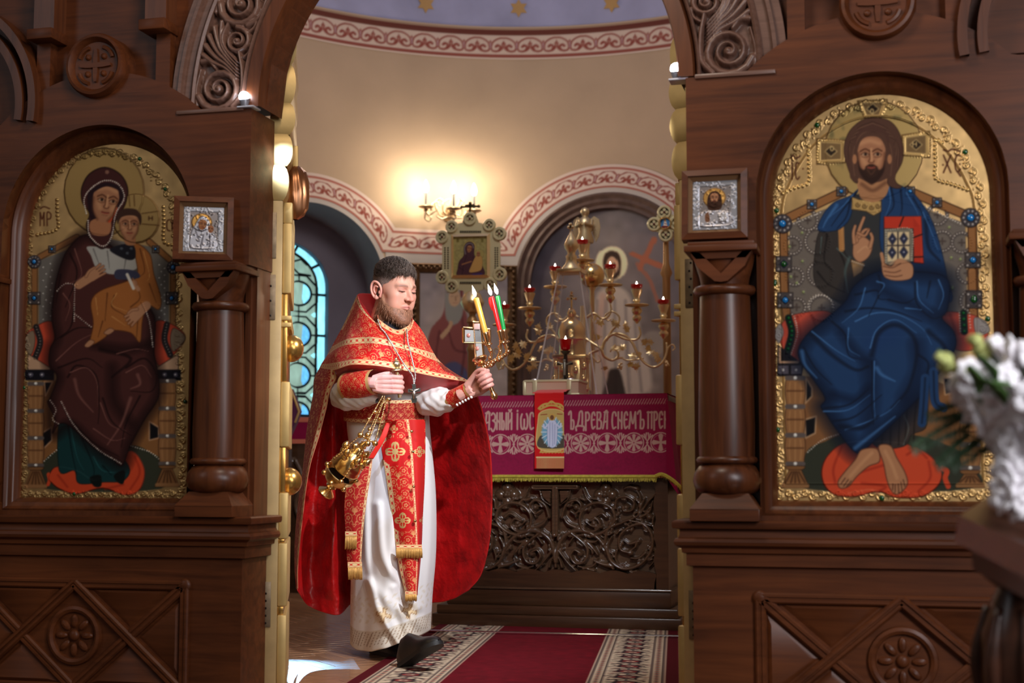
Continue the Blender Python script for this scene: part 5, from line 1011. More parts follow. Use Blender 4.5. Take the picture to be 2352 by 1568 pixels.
leaf(-1, 'gilded door leaf folded open beside the left column, hinge edge showing'); leaf(1, 'gilded door leaf folded open beside the right column, mostly hidden')
# ================================================================== CARPET, ROD
th = math.atan(.14); cxn = lambda y: -.26-.14*(y-2.5)
cp = Cv(0, 1.27, 0, 2.55, 170, (98, 15, 26))
cp.noise(.05, 5); red, crm, blk, grn = (118, 20, 30), (196, 176, 150), (44, 30, 34), (92, 84, 78)
for sd in (0, 1):
    m = (lambda x: x) if sd == 0 else (lambda x: 1.27-x)
    rc_ = lambda a, b_, col: cp.poly([(m(a), -.1), (m(b_), -.1), (m(b_), 2.7), (m(a), 2.7)], col, sm=False)
    rc_(0, .05, (80, 14, 22)); rc_(.05, .355, crm); rc_(.058, .066, blk); rc_(.105, .112, blk); rc_(.295, .302, blk); rc_(.34, .348, blk)
    r_ = random.Random(4+sd)
    for k in range(86):
        y = k*.03; cp.poly([(m(.085), y), (m(.098), y+.012), (m(.085), y+.024), (m(.072), y+.012)], (120, 30, 34) if k % 2 else blk, sm=False); cp.poly([(m(.32), y), (m(.332), y+.012), (m(.32), y+.024), (m(.308), y+.012)], (120, 30, 34) if k % 2 else blk, sm=False)
    for k in range(17):
        y = k*.155+.05; X0 = .203
        cp.ell(m(X0), y, .052, .046, c=blk); cp.ell(m(X0), y, .036, .030, c=(140, 60, 56)); cp.ell(m(X0), y, .02, .016, c=crm); cp.ell(m(X0), y, .008, c=blk)
        for q in range(8): a = q*math.pi/4; cp.line([(m(X0+.05*math.cos(a)), y+.045*math.sin(a)), (m(X0+.082*math.cos(a+.3)), y+.07*math.sin(a+.3))], .016, blk if q % 2 else grn, w2=.006)
        cp.line([(m(X0-.07), y+.06), (m(X0), y+.095), (m(X0+.07), y+.06)], .014, blk); cp.line([(m(X0), y+.05), (m(X0), y+.11)], .012, grn)
    for _ in range(420):
        x, y = .12+r_.random()*.17, r_.random()*2.55; cp.line([(m(x), y), (m(x+r_.uniform(-.018, .018)), y+r_.uniform(-.018, .018))], .009, r_.choice([blk, blk, grn, (110, 44, 46)]), w2=.004, a=.85)
X, Y = cp.xy(); yy = .25+Y; xx = cxn(yy)-.635+X
cpt = thing('carpet_runner', 'long red carpet runner with cream and black patterned borders', 'carpet', (cxn(1.5), 1.5, 0))
gridmesh('pile', np.stack([xx, yy, np.full_like(xx, .009)], -1), cp.rgba(), CARP, cpt)
b = MB(); b.add([(cxn(.25)-.637, .25, .0005), (cxn(.25)+.637, .25, .0005), (cxn(2.8)+.637, 2.8, .0005), (cxn(2.8)-.637, 2.8, .0005), (cxn(.25)-.637, .25, .0085), (cxn(.25)+.637, .25, .0085), (cxn(2.8)+.637, 2.8, .0085), (cxn(2.8)-.637, 2.8, .0085)], [(0, 3, 2, 1), (4, 5, 6, 7), (0, 1, 5, 4), (1, 2, 6, 5), (2, 3, 7, 6), (3, 0, 4, 7)]); b.build('backing', plain('carpet_backing', s8(90, 20, 26), .95), cpt, 0)
b = MB(); p, q = PZ(985, 1449, .016), PZ(1585, 1462, .016); b.tube([p, q], .0075, 10); tag(b.build('carpet_rod', plain('steel_rod', (.8, .8, .8, 1), .15, 1.0)), 'thin polished metal rod across the red carpet before the altar', 'rod')
# ================================================================== ALTAR TABLE
AX, AF, AH = -.310, 2.855, 1.215; HW = .592
ALT = thing('altar_table', 'square carved oak altar table under a crimson cloth', 'altar', (AX, 3.4, 0))
b = MB(); b.box(AX-HW+.02, AX+HW-.02, AF+.045, AF+1.14, .19, AH); b.build('body', WA, ALT)
b = MB(); b.box(AX-HW-.01, AX+HW+.01, AF-.004, AF+1.16, AH-.03, AH, b=.004); b.build('table_top', WA, ALT)
for nm, e, z0, z1 in (('plinth_step', .075, 0, .066), ('plinth_step', .055, .066, .112), ('base_board', .012, .112, .196)):
    b = MB(); b.box(AX-HW-e, AX+HW+e, AF-e, AF+1.14+e, z0+(.0005 if z0 == 0 else 0), z1, b=.006); b.build(nm, WA, ALT)
b = MB(); b.box(AX-HW-.02, AX+HW+.02, AF-.022, AF, .196, .208, b=.005); b.build('bead', WAC, ALT)
K = cvt(1080, 840, 2.45)
def wavy(n, a, z): return [(AX-HW+.065+(2*HW-.13)*k/n, z+a*abs(math.sin(k/n*math.pi*7))) for k in range(n+1)]
b = MB(); W1 = wavy(84, .016, .286)
for (x0, z0), (x1, z1) in zip(W1, W1[1:]): b.add([(x0, AF, .205), (x1, AF, .205), (x1, AF, z1), (x0, AF, z0), (x0, AF+.035, .205), (x1, AF+.035, .205), (x1, AF+.035, z1), (x0, AF+.035, z0)], [(0, 1, 2, 3), (3, 2, 6, 7)])
b.build('bottom_rail', WA, ALT, 60)
for sg in (-1, 1):
    b = MB(); ys = np.linspace(.205, AH-.03, 50); V = [(AX+sg*(HW-.062-.014*abs(math.sin(z*22))), z) for z in ys]
    for (x0, z0), (x1, z1) in zip(V, V[1:]): xe = AX+sg*HW; b.add([(x0, AF, z0), (xe, AF, z0), (xe, AF, z1), (x1, AF, z1), (x0, AF+.035, z0), (xe, AF+.045, z0), (xe, AF+.045, z1), (x1, AF+.035, z1)], [(0, 1, 2, 3), (4, 7, 3, 0), (1, 5, 6, 2)])
    b.build('corner_stile', WA, ALT, 60)
cv = Cv(1006, 1552, 1090, 1322, .86)
def both_(fn):
    fn(K); fn(lambda P: [(2*1278-x, y) for x, y in K(P)])
def scroll(Kf):
    def S(P, w, w2=None, z=1.0, leafy=True):
        cv.line(Kf(P), w/2.45, w2=(w2 or w)/2.45, z=z)
        if leafy and len(P) >= 6:
            C_ = resample(cr(np.array(P, float), 8), max(4, int(np.sum(np.linalg.norm(np.diff(np.array(P, float), axis=0), axis=1))/52)))
            for i in range(1, len(C_)-2):
                d_ = C_[i+1]-C_[i-1]; a = math.atan2(d_[1], d_[0]); sg = 1 if i % 2 else -1
                for da, L_, w_ in ((.75, 46, 20), (1.25, 34, 15)):
                    b_ = a+sg*da; p = C_[i]; q1 = p+L_*.55*np.array([math.cos(b_), math.sin(b_)]); q2 = p+L_*np.array([math.cos(b_-sg*.35), math.sin(b_-sg*.35)]); cv.line(Kf([p, q1, q2]), 5/2.45, w2=w_/2.45, z=.86)
    S([(485, 1100), (510, 990), (570, 935), (650, 930), (720, 965), (770, 1030), (800, 1100), (870, 1140), (960, 1115), (1020, 1040), (1025, 950), (975, 890), (900, 905), (845, 960), (850, 1030), (900, 1050)], 36, 22)
    S([(560, 930), (620, 975), (665, 1030), (650, 1095), (600, 1110), (570, 1070), (590, 1035), (625, 1050)], 26, 20); S([(505, 1040), (560, 1110), (600, 1150)], 26, 10)
    S([(690, 955), (760, 930), (815, 870), (800, 800), (730, 770), (660, 790), (622, 850), (640, 920), (700, 930), (735, 895), (715, 860), (680, 870)], 30, 22)
    S([(760, 1010), (780, 920), (860, 880), (950, 840), (1000, 770), (1050, 720)], 28, 12); S([(900, 870), (960, 880), (1030, 900)], 20, 8)
    S([(520, 850), (545, 780), (600, 755), (630, 790), (600, 830), (570, 815)], 26, 18); S([(820, 800), (830, 750), (880, 735), (925, 765), (915, 810), (870, 815), (860, 785)], 24, 18)
    for P, w in (([(530, 850), (560, 890), (640, 925)], 34), ([(640, 690), (660, 740), (700, 780)], 22), ([(690, 745), (650, 755), (625, 745)], 18), ([(720, 1060), (690, 1020), (650, 985)], 30), ([(700, 1095), (750, 1115), (800, 1125)], 34), ([(720, 1080), (700, 1120), (640, 1140)], 22), ([(800, 960), (780, 1000), (770, 1050)], 26), ([(730, 975), (700, 990), (660, 985)], 22), ([(985, 745), (960, 800), (950, 840)], 24), ([(1030, 760), (1010, 820), (960, 850)], 24), ([(940, 700), (960, 740), (955, 790)], 20),
                 ([(870, 980), (900, 1000), (950, 985)], 24), ([(905, 1080), (950, 1080), (990, 1050)], 24), ([(900, 1040), (930, 1020), (940, 995)], 20), ([(690, 860), (740, 830), (770, 850)], 20), ([(650, 870), (690, 900), (740, 905)], 20), ([(560, 1000), (590, 960), (640, 950)], 18), ([(870, 690), (900, 680), (940, 690)], 26), ([(1010, 1130), (1040, 1090), (1045, 1030)], 18), ([(1040, 840), (1030, 880), (1045, 940)], 20), ([(840, 1120), (820, 1080), (830, 1030)], 16), ([(610, 1125), (660, 1140), (700, 1150)], 18)):
        S(P, w*.5, w*1.25, .85); q = np.array(P, float); S(list(q+[4, 10]), 4, w*.5, .5)
    fx, fy = Kf([(762, 725)])[0]
    for k in range(4): a = k*math.pi/2; cv.dome(fx+15*math.cos(a), fy+15*math.sin(a), 14, .82); 
    cv.dome(fx, fy, 9, 1.15)
    for q in Kf([(880, 795), (600, 795), (620, 1055), (905, 1050), (700, 885), (1010, 850)]): cv.dome(*q, 9, .95)
both_(scroll)
for P, w in (([(365, 682), (605, 682)], 26), ([(485, 690), (485, 945)], 34)): cv.line(K(P), w/2.45, z=1.3, sm=False, rnd=False); cv.line(K(P), 5/2.45, z=-.35, sm=False, mode='add')
for sg in (-1, 1):
    Q = K([(485+sg*22, 700), (485+sg*80, 700), (485+sg*70, 740), (485+sg*30, 775)]); cv.poly(Q, z=1.0, sm=False, mode='add')
    cv.line(K([(485+sg*85, 700), (485+sg*70, 750), (485+sg*25, 785)]), 9/2.45, z=1.15)
for k, sx in ((-1, -.4), (0, 0), (1, .4)): cv.line(K([(485, 1050), (485+sx*60, 1090), (485+sx*90, 1130)]), 12/2.45, w2=20/2.45, z=.9)
X, Y = cv.xy(); fx = FW[0]+RT[0]*(X-1176)/FPX-UP[0]*(Y-784)/FPX; fy = FW[1]+RT[1]*(X-1176)/FPX-UP[1]*(Y-784)/FPX; fz = FW[2]+RT[2]*(X-1176)/FPX-UP[2]*(Y-784)/FPX
tt_ = (AF+.03-CAM[1])/fy; G = np.stack([CAM[0]+fx*tt_, AF+.042-.046*np.clip(cv.z, -.2, 1.4), CAM[2]+fz*tt_], -1)
gridmesh('carved_panel', G, None, WAC, ALT, flip=True, keep=(G[..., 0] > AX-HW+.05) & (G[..., 0] < AX+HW-.05) & (G[..., 2] > .272))
# ---- crimson cloth with woven inscription
CLT = thing('altar_cloth', 'crimson altar cloth with woven Slavonic inscription and yellow fringe', 'cloth', (AX, AF-.02, AH))
cw = (142, 22, 66); ltr = (196, 158, 146)
cv = Cv(1002, 1540, 900, 1100, 1.0, cw); cv.noise(.03, 3); cv.noise(.03, 30)
for k in range(70):
    x = 55+k*15.4; cv.line(K([(x, 236-(x-55)*.022), (x+5, 226-(x-55)*.022), (x+11, 216-(x-55)*.022), (x+16, 206-(x-55)*.022)]), 1.5, ltr, n=4); cv.line(K([(x+2, 234-(x-55)*.022), (x+12, 226-(x-55)*.022)]), 1, ltr, a=.7, sm=False)
GL = {'А': [[(.05, 1), (.3, .5), (.45, 0), (.8, 0), (.8, 1)], [(.2, .62), (.8, .55)], [(.3, 0), (.9, 0)]], 'З': [[(.1, .12), (.4, 0), (.8, .15), (.75, .38), (.4, .46)], [(.4, .46), (.85, .6), (.8, .9), (.4, 1.12), (.05, .95)]],
      'Н': [[(.12, 0), (.12, 1)], [(.85, 0), (.85, 1)], [(.12, .4), (.85, .62)]], 'Ы': [[(.08, 0), (.08, 1)], [(.08, .5), (.42, .5), (.52, .75), (.42, 1), (.08, 1)], [(.95, 0), (.95, 1)]], 'Й': [[(.12, 0), (.12, 1)], [(.85, 0), (.85, 1)], [(.12, .66), (.85, .34)], [(.25, -.18), (.5, -.08), (.75, -.2)]],
      'І': [[(.5, .05), (.5, 1)], [(.5, -.14), (.5, -.10)]], 'Ѡ': [[(.2, .08), (.05, .35), (.1, .85), (.3, 1), (.48, .85), (.5, .4)], [(.5, .85), (.72, 1), (.92, .8), (.95, .3), (.8, .06)]], 'С': [[(.85, .22), (.7, .02), (.3, .04), (.15, .35), (.15, .7), (.35, 1), (.8, .92)]],
      'Ъ': [[(-.05, .12), (.05, 0), (.38, 0), (.38, 1)], [(.38, .5), (.8, .48), (.9, .75), (.75, 1), (.38, 1)]], 'Д': [[(.15, .85), (.35, .4), (.45, 0), (.78, 0), (.78, .85)], [(0, 1.1), (.02, .85), (.95, .85), (.97, 1.1)]], 'Р': [[(.2, 0), (.2, 1.1)], [(.2, .06), (.6, 0), (.88, .18), (.75, .45), (.2, .52)]],
      'Е': [[(.85, .18), (.65, 0), (.3, .08), (.15, .4), (.18, .75), (.4, 1), (.85, .88)], [(.15, .48), (.7, .45)]], 'В': [[(.15, 0), (.15, 1)], [(.15, .02), (.65, .02), (.75, .25), (.5, .45), (.15, .46)], [(.5, .45), (.88, .6), (.8, .95), (.4, 1), (.15, 1)]], 'М': [[(.02, 1), (.15, .4), (.2, 0)], [(.2, .02), (.5, .7), (.8, .02)], [(.82, 0), (.88, 1)]],
      'П': [[(.15, 0), (.15, 1)], [(.85, 0), (.85, 1)], [(.0, .03), (1, .03)]], 'Ч': [[(.1, 0), (.15, .45), (.85, .5)], [(.85, 0), (.85, 1)]]}
def put(chs):
    for ch, x0, x1 in chs:
        yt = 266-(x0-75)*.008
        for P in GL[ch]:
            Q = K([(x0+(x1-x0)*a, yt+92*b_) for a, b_ in P])
            for (p0, p1) in ((Q[i], Q[i+1]) for i in range(len(Q)-1)):
                pass
            cv.line(Q, 4.2, ltr, n=5, sm=len(P) > 2)
put([('А', 78, 116), ('З', 118, 148), ('Н', 150, 172), ('Ы', 178, 206), ('Й', 213, 238), ('І', 258, 276), ('Ѡ', 284, 326), ('С', 332, 362), ('Ъ', 556, 586), ('Д', 597, 640), ('Р', 645, 674), ('Е', 680, 706), ('В', 711, 742), ('А', 746, 778), ('С', 796, 826), ('Н', 831, 858), ('Е', 864, 890), ('М', 895, 938), ('Ъ', 945, 982), ('П', 998, 1026), ('Р', 1031, 1056), ('Е', 1061, 1086), ('Н', 1092, 1118)])
for i, x in enumerate(range(-127, 1100, 150)):
    q = K([(x, 441-(x-173)*.012)])[0]; kind = 'c' if i % 2 == 0 else 'f'; r = 22.5
    cv.line([(q[0]+r*math.cos(t), q[1]+r*math.sin(t)) for t in np.linspace(0, 6.29, 24)], 2.6, ltr, sm=False); cv.line([(q[0]+(r-4.5)*math.cos(t), q[1]+(r-4.5)*math.sin(t)) for t in np.linspace(0, 6.29, 24)], 1.1, ltr, a=.7, sm=False)
    if kind == 'c':
        for k in range(4): a = k*math.pi/2; cv.line([q, (q[0]+15*math.cos(a), q[1]+15*math.sin(a))], 4, ltr, w2=11, sm=False)
    else:
        for k in range(8): a = k*math.pi/4; cv.line([(q[0]+3*math.cos(a), q[1]+3*math.sin(a)), (q[0]+9*math.cos(a), q[1]+9*math.sin(a)), (q[0]+16*math.cos(a), q[1]+16*math.sin(a))], 3, ltr, w2=8)
    h = (q[0]+30.6, q[1])
    for sx in (-1, 1):
        for sy in (-1, 1):
            for o in (0, 5, 10): cv.line([(h[0], h[1]+sy*3), (h[0]+sx*(3+o*.3), h[1]+sy*11), (h[0]+sx*(2+o), h[1]+sy*(22-o*.5))], 1.4, ltr, w2=3.6)
    cv.ell(*h, 3, c=ltr)
X, Y = cv.xy(); YF = AF-.022; fx = FW[0]+RT[0]*(X-1176)/FPX-UP[0]*(Y-784)/FPX; fy = FW[1]+RT[1]*(X-1176)/FPX-UP[1]*(Y-784)/FPX; fz = FW[2]+RT[2]*(X-1176)/FPX-UP[2]*(Y-784)/FPX
t_ = (YF-CAM[1])/fy; wx = CAM[0]+fx*t_; wz = CAM[2]+fz*t_; dn = np.clip((1.222-wz)/.44, 0, 1.2)
wy = YF-.012*dn*np.sin(wx*9+1)-.010*dn
keep = (wx > AX-HW-.01) & (wx < AX+HW+.004) & (wz < 1.222) & (wz > .786)
gridmesh('front_drop', np.stack([wx, wy, wz], -1), cv.rgba(), CLOTH, CLT, keep=keep, flip=True)
VEL = plain('crimson_velvet', s8(138, 20, 62), .9, bump=.1, scale=80, sheen=.03, var=.08, spec=.15)
b = MB(); b.grid([[(x, y, AH+.009+.004*math.sin(x*11+y*7)*(.3 if y > YF+.1 else 0)) for x in np.linspace(AX-HW-.01, AX+HW+.006, 16)] for y in np.r_[YF, np.linspace(YF+.02, AF+1.16, 12)]])
b.grid([[(x, YF+.0+.004*(1-math.cos(q)), AH+.009-.006*math.sin(q)) for x in np.linspace(AX-HW-.01, AX+HW+.006, 4)] for q in np.linspace(0, 1.5, 4)]); b.build('top_cloth', VEL, CLT, 60)
def side(u, v):     # u 0..1 from the front corner backwards, v 0..1 down
    x = AX+HW+.004+.055*v*(.55+.45*math.cos(u*6.5))*(1 if u < .5 else .6)+.012*math.sin(u*19)*v; y = YF+.002+1.16*u*(1-.0*v); z = 1.22-.50*v-(.05*v*max(0, 1-abs(u-.06)/.10)); return (x, y-(.03*v if u < .02 else 0), z)
b = MB(); b.grid([[side(u, v) for v in np.linspace(0, 1, 12)] for u in np.linspace(0, 1, 50)]); b.build('side_drop', VEL, CLT, 60)
b = MB(); b.grid([[side(0, v) if s == 0 else (lambda p: (p[0]*(1-s)+(AX+HW-.002)*s, p[1]*(1-s)+(YF-.01*v)*s, p[2]*(1-s)+(1.222-.436*v)*s))(side(0, v)) for s in np.linspace(0, 1, 6)] for v in np.linspace(0, 1, 10)]); b.build('corner_fold', VEL, CLT, 60)
FRG = plain('yellow_fringe', s8(188, 172, 62), .7, var=.2, vscale=60)
fr = MB(); r_ = random.Random(3); fr.box(AX-HW, AX+HW-.055, YF-.030, YF-.012, .785, .800, b=.003)
P0 = [(AX+HW-.055, YF-.03, .793), (AX+HW-.02, YF-.035, .802), (AX+HW+.03, YF-.03, .775), (AX+HW+.07, YF+.0, .735), (AX+HW+.075, YF+.15, .705), (AX+HW+.05, YF+.5, .715), (AX+HW+.05, YF+1.1, .715)]; fr.tube(P0, .010, 6, sub=6); fr.build('fringe_band', FRG, CLT, 40)
fr = MB()
for k in range(520):
    x = AX-HW+(2*HW-.05)*k/520; dx, dy = r_.uniform(-.004, .004), r_.uniform(-.006, .003); zt = .787; l = r_.uniform(.016, .026); fr.add([(x-.0014, YF-.022, zt), (x+.0014, YF-.022, zt), (x+dx+.001, YF-.022+dy, zt-l), (x+dx-.001, YF-.022+dy, zt-l), (x, YF-.0185, zt)], [(0, 1, 2, 3), (1, 4, 2), (4, 0, 3), (4, 3, 2)])
for P in resample(cr(P0, 6), 150): l = r_.uniform(.016, .026); x, y, z = P; dx = r_.uniform(-.004, .004); fr.add([(x-.0016, y-.002, z), (x+.0016, y-.002, z), (x+dx, y-.004, z-l), (x, y+.003, z)], [(0, 1, 2), (1, 3, 2), (3, 0, 2)])
tag(fr.build('fringe', FRG, CLT, 0), kind='stuff')
b = MB(); b.box(AX-HW+.01, AX+HW-.005, YF+.012, AF+1.14, AH+.0105, AH+.0155); gp = glass('clear_plate', (.9, .97, .94, 1), .03)
# ---- embroidered ribbon hanging from the book
RB = thing('book_ribbon', 'red embroidered ribbon with a white risen figure hanging over the altar cloth', 'ribbon', (-.335, YF-.02, 1.2))
cv = Cv(1228, 1306, 882, 1082, 1.25, (206, 26, 28)); gd = (212, 176, 96)
for P in ([(385, 240), (400, 225), (420, 215), (440, 212), (458, 200), (478, 212), (500, 215), (518, 226), (532, 245)], [(395, 246), (430, 228), (458, 222), (490, 228), (522, 248)]): cv.line(K(P), 4.5, gd, m=.6, z=.5)
for q in K([(392, 240), (410, 228), (430, 216), (458, 206), (486, 216), (506, 228), (526, 242)]): cv.ell(*q, 3.4, c=gd, m=.6)
for k in range(8): cv.line(K([(392+k*18, 488), (400+k*18, 474), (408+k*18, 490)]), 2.4, gd, m=.6, z=.4); cv.ell(*K([(400+k*18, 484)])[0], 2.4, c=gd, m=.6)
cv.poly(K([(382, 462), (382, 300), (395, 262), (430, 246), (460, 243), (492, 246), (525, 262), (538, 300), (538, 460)]), (206, 178, 108), m=.5, ol=(232, 204, 136), olw=2.5)
cv.poly(K([(386, 458), (388, 400), (420, 390), (500, 390), (534, 400), (534, 458)]), (84, 78, 66)); cv.ell(*K([(460, 372)])[0], 24, 34, c=(120, 176, 206), f=5)
for k in range(16): a = k*math.pi/8; c0 = K([(460, 372)])[0]; cv.line([(c0[0]+12*math.cos(a), c0[1]+17*math.sin(a)), (c0[0]+25*math.cos(a), c0[1]+36*math.sin(a))], 2.2, (208, 226, 234))
cv.poly(K([(440, 450), (432, 380), (436, 330), (448, 305), (474, 305), (488, 330), (490, 380), (480, 452)]), (206, 214, 240), ol=(120, 130, 170), olw=1)
for P in ([(448, 320), (446, 450)], [(462, 320), (464, 450)], [(476, 330), (474, 440)]): cv.line(K(P), 1.4, (150, 160, 200), sm=False)
cv.line(K([(436, 330), (418, 350), (412, 330)]), 4, (206, 214, 240)); cv.line(K([(488, 330), (504, 345), (510, 325)]), 4, (206, 214, 240)); cv.ell(*K([(460, 288)])[0], 8, c=(214, 176, 96), m=.6); cv.ell(*K([(460, 290)])[0], 4.4, 5.4, c=(120, 78, 52))
for P in ([(398, 275), (432, 272)], [(490, 270), (518, 272)]): cv.line(K(P), 1.6, (150, 40, 30), sm=False)
for k in range(60): x = 375+k*2.9; cv.line(K([(x, 516), (x, 579)]), .9, (176, 146, 84) if k % 2 else (214, 190, 130), sm=False, m=.3)
cv.line(K([(374, 514), (548, 514)]), 3.4, (226, 204, 150), sm=False)
X, Y = cv.xy(); YR = YF-.034; fx = FW[0]+RT[0]*(X-1176)/FPX-UP[0]*(Y-784)/FPX; fy = FW[1]+RT[1]*(X-1176)/FPX-UP[1]*(Y-784)/FPX; fz = FW[2]+RT[2]*(X-1176)/FPX-UP[2]*(Y-784)/FPX
t_ = (YR-CAM[1])/fy; wx = CAM[0]+fx*t_; wz = CAM[2]+fz*t_; sl = (wz-1.0)*.0
keep = (wx > -.4285) & (wx < -.258) & (wz < 1.232) & (wz > .833)
gridmesh('ribbon_front', np.stack([wx, YR+.004*np.sin(wz*14)*(wz < 1.2)-.001*cv.z+sl, wz], -1), cv.rgba(), CLOTH, RB, keep=keep, flip=True)
b = MB(); b.grid([[(x, y, z) for x in (-.428, -.258)] for y, z in ((YR+.0, 1.231), (YR+.01, 1.238), (YR+.05, 1.240), (YR+.10, 1.252), (YR+.20, 1.262))]); b.build('ribbon_top', plain('red_ribbon', s8(206, 26, 28), .7, sheen=.2), RB, 60)
# ---- gospel book
bx0, bx1, by = PY(1206, 885, 3.0)[0], PY(1332, 885, 3.0)[0], 3.0
BK = thing('gospel_book', 'thick closed book with pale gilt covers lying on the altar', 'book', ((bx0+bx1)/2, by+.11, AH+.012))
z0 = AH+.0145
b = MB(); b.box(bx0, bx1, by-.02, by+.22, z0, z0+.012, b=.003); b.build('back_cover', PLATE, BK)
b = MB(); b.box(bx0, bx1, by-.02, by+.22, z0+.072, z0+.086, b=.004); fc = b.build('front_cover', PLATE, BK)
b = MB(); b.box(bx0+.008, bx1-.006, by-.012, by+.21, z0+.012, z0+.072); b.build('pages', plain('book_pages', s8(206, 176, 150), .7, bump=.4, scale=300, stretch=(.02, .02, 1)), BK, 0)
b = MB(); b.box(bx0-.010, bx0+.010, by-.02, by+.22, z0+.002, z0+.084, b=.008); b.build('spine', PLATE, BK)
for x, y in ((.05, .03), (.25, .03), (.05, .17), (.25, .17), (.15, .10)):
    b = MB(); b.ball((bx0+x, by+y, z0+.086), .024, 12, (1, 1, .45)); b.build('cover_boss', SILVER, BK)
for x in (.06, .25):
    b = MB(); b.box(bx0+x-.012, bx0+x+.012, by-.024, by-.019, z0+.004, z0+.083, b=.001); b.build('clasp', PLATE, BK)
# ================================================================== METALWARE ON AND BEHIND THE ALTAR
N = cvt(900, 380, 2.904); YC = 4.2
def NY(x, y, Y=YC): return PY(*N([(x, y)])[0], Y)
def flame(c, h, r, name='flame', parent=None, tilt=(0, 0, 0)):
    b = MB(); ax = nrm(np.array([0, 0, 1])+np.array(tilt)); b.lathe([(r*.25, 0), (r*.85, h*.18), (r, h*.32), (r*.72, h*.6), (r*.28, h*.85), (.0005, h)], c, ax, 10); return b.build(name, FLAME, parent, 180)
# ---- seven-branched candelabrum
sx = NY(1272, 700)[0]
CN = thing('candelabrum', 'gold seven-branched candelabrum with vine scroll arms behind the altar', 'candelabrum', (sx, YC, 0))
b = MB(); b.lathe([(.16, .002), (.17, .03), (.14, .06), (.06, .10), (.03, .16), (.022, .5), (.03, .55), (.022, .6), (.020, 1.35), (.035, 1.40), (.026, 1.46), (.018, 1.60), (.028, 1.64), (.018, 1.68), (.016, 1.86)], (sx, YC, 0), n=24); b.build('stem', BRASS, CN, 60)
holders = [(0, NY(1272, 535)[2]), (-1, 0), (1, 0)]
cups = [(1272, 530), (1098, 706), (922, 850), (766, 966), (1455, 690), (1645, 826), (1829, 925)]
cz = [NY(1272, 530)[2], NY(1290, 700)[2], NY(1290, 838)[2], NY(1290, 945)[2]]; off = [0, .178, .345, .512]
pos = [(sx, cz[0])]+[(sx+s_*off[k], cz[k]) for s_ in (-1, 1) for k in (1, 2, 3)]
for i, (x, z) in enumerate(pos):
    b = MB(); prof = [(.006, -.215), (.012, -.205), (.026, -.19), (.030, -.175), (.018, -.16), (.026, -.15), (.034, -.135), (.03, -.12), (.014, -.112), (.072, -.104), (.078, -.098), (.072, -.094), (.02, -.092), (.016, -.08), (.024, -.07), (.018, -.058), (.022, -.045), (.034, -.012), (.036, -.0), (.030, .0)]
    b.lathe([(r, z+q) for r, q in prof], (x, YC, 0), n=24); b.build('lamp_holder', BRASS, CN, 60)
arms = MB(); leafpts = []
def arm(P, r0, r1, Y=YC):
    for sg in (1, -1):
        Q = [((sx+sg*(NY(x, y)[0]-sx)), YC+dy, NY(1400, y)[2]) for x, y, dy in P]; n = len(cr(Q, 7))
        m = MB(); m.tube(np.c_[cr(Q, 7)], np.linspace(r0, r1, n), 8); m.build('arm', BRASS, CN, 180)
arm([(1290, 1150, 0), (1350, 1190, -.02), (1400, 1225, -.03), (1420, 1275, -.02), (1470, 1300, 0), (1510, 1275, 0), (1500, 1235, 0), (1470, 1225, 0), (1455, 1245, 0)], .010, .005)
arm([(1400, 1230, 0), (1425, 1165, 0), (1480, 1125, 0), (1550, 1135, 0), (1600, 1180, 0), (1640, 1260, 0), (1690, 1325, 0), (1750, 1350, 0), (1805, 1320, 0), (1833, 1255, 0), (1832, 1190, 0)], .010, .006)
arm([(1832, 1250, 0), (1850, 1215, 0), (1875, 1205, 0), (1888, 1228, 0), (1872, 1245, 0)], .006, .003)
arm([(1480, 1125, 0), (1560, 1160, 0), (1630, 1165, 0), (1658, 1130, 0), (1648, 1080, 0)], .009, .006)
arm([(1430, 1170, 0), (1470, 1100, 0), (1510, 1060, 0), (1515, 1010, 0), (1470, 975, 0), (1425, 1000, 0), (1440, 1035, 0), (1465, 1025, 0)], .008, .004)
arm([(1300, 1010, 0), (1350, 985, 0), (1400, 1020, 0), (1440, 1010, 0), (1462, 970, 0), (1458, 925, 0)], .009, .006)
arm([(1470, 1300, 0), (1530, 1285, 0), (1560, 1300, 0), (1620, 1300, 0), (1680, 1290, 0)], .007, .004)
arm([(1330, 1260, 0), (1370, 1310, 0), (1395, 1290, 0), (1380, 1265, 0)], .007, .003)
arm([(1290, 1300, 0), (1330, 1250, .0), (1400, 1225, 0)], .009, .008)
lf = MB(); lob = [(0, -.3), (.12, -.12), (.42, -.28), (.34, .02), (.62, .22), (.3, .32), (.22, .62), (.06, .5), (0, 1.0)]
lob = lob+[(-x, y) for x, y in lob[::-1][1:-1]]
lf.add([(x*.035, -.008*(1-abs(y))-.004, y*.035) for x, y in lob]+[(0, -.012, .008)], [(i, (i+1) % len(lob), len(lob)) for i in range(len(lob))]+[((i+1) % len(lob), i, len(lob)) for i in range(len(lob))])
lo_ = lf.build('leaf', BRASS, None, 0, fix=False); lme = lo_.data; bpy.data.objects.remove(lo_); r_ = random.Random(5)
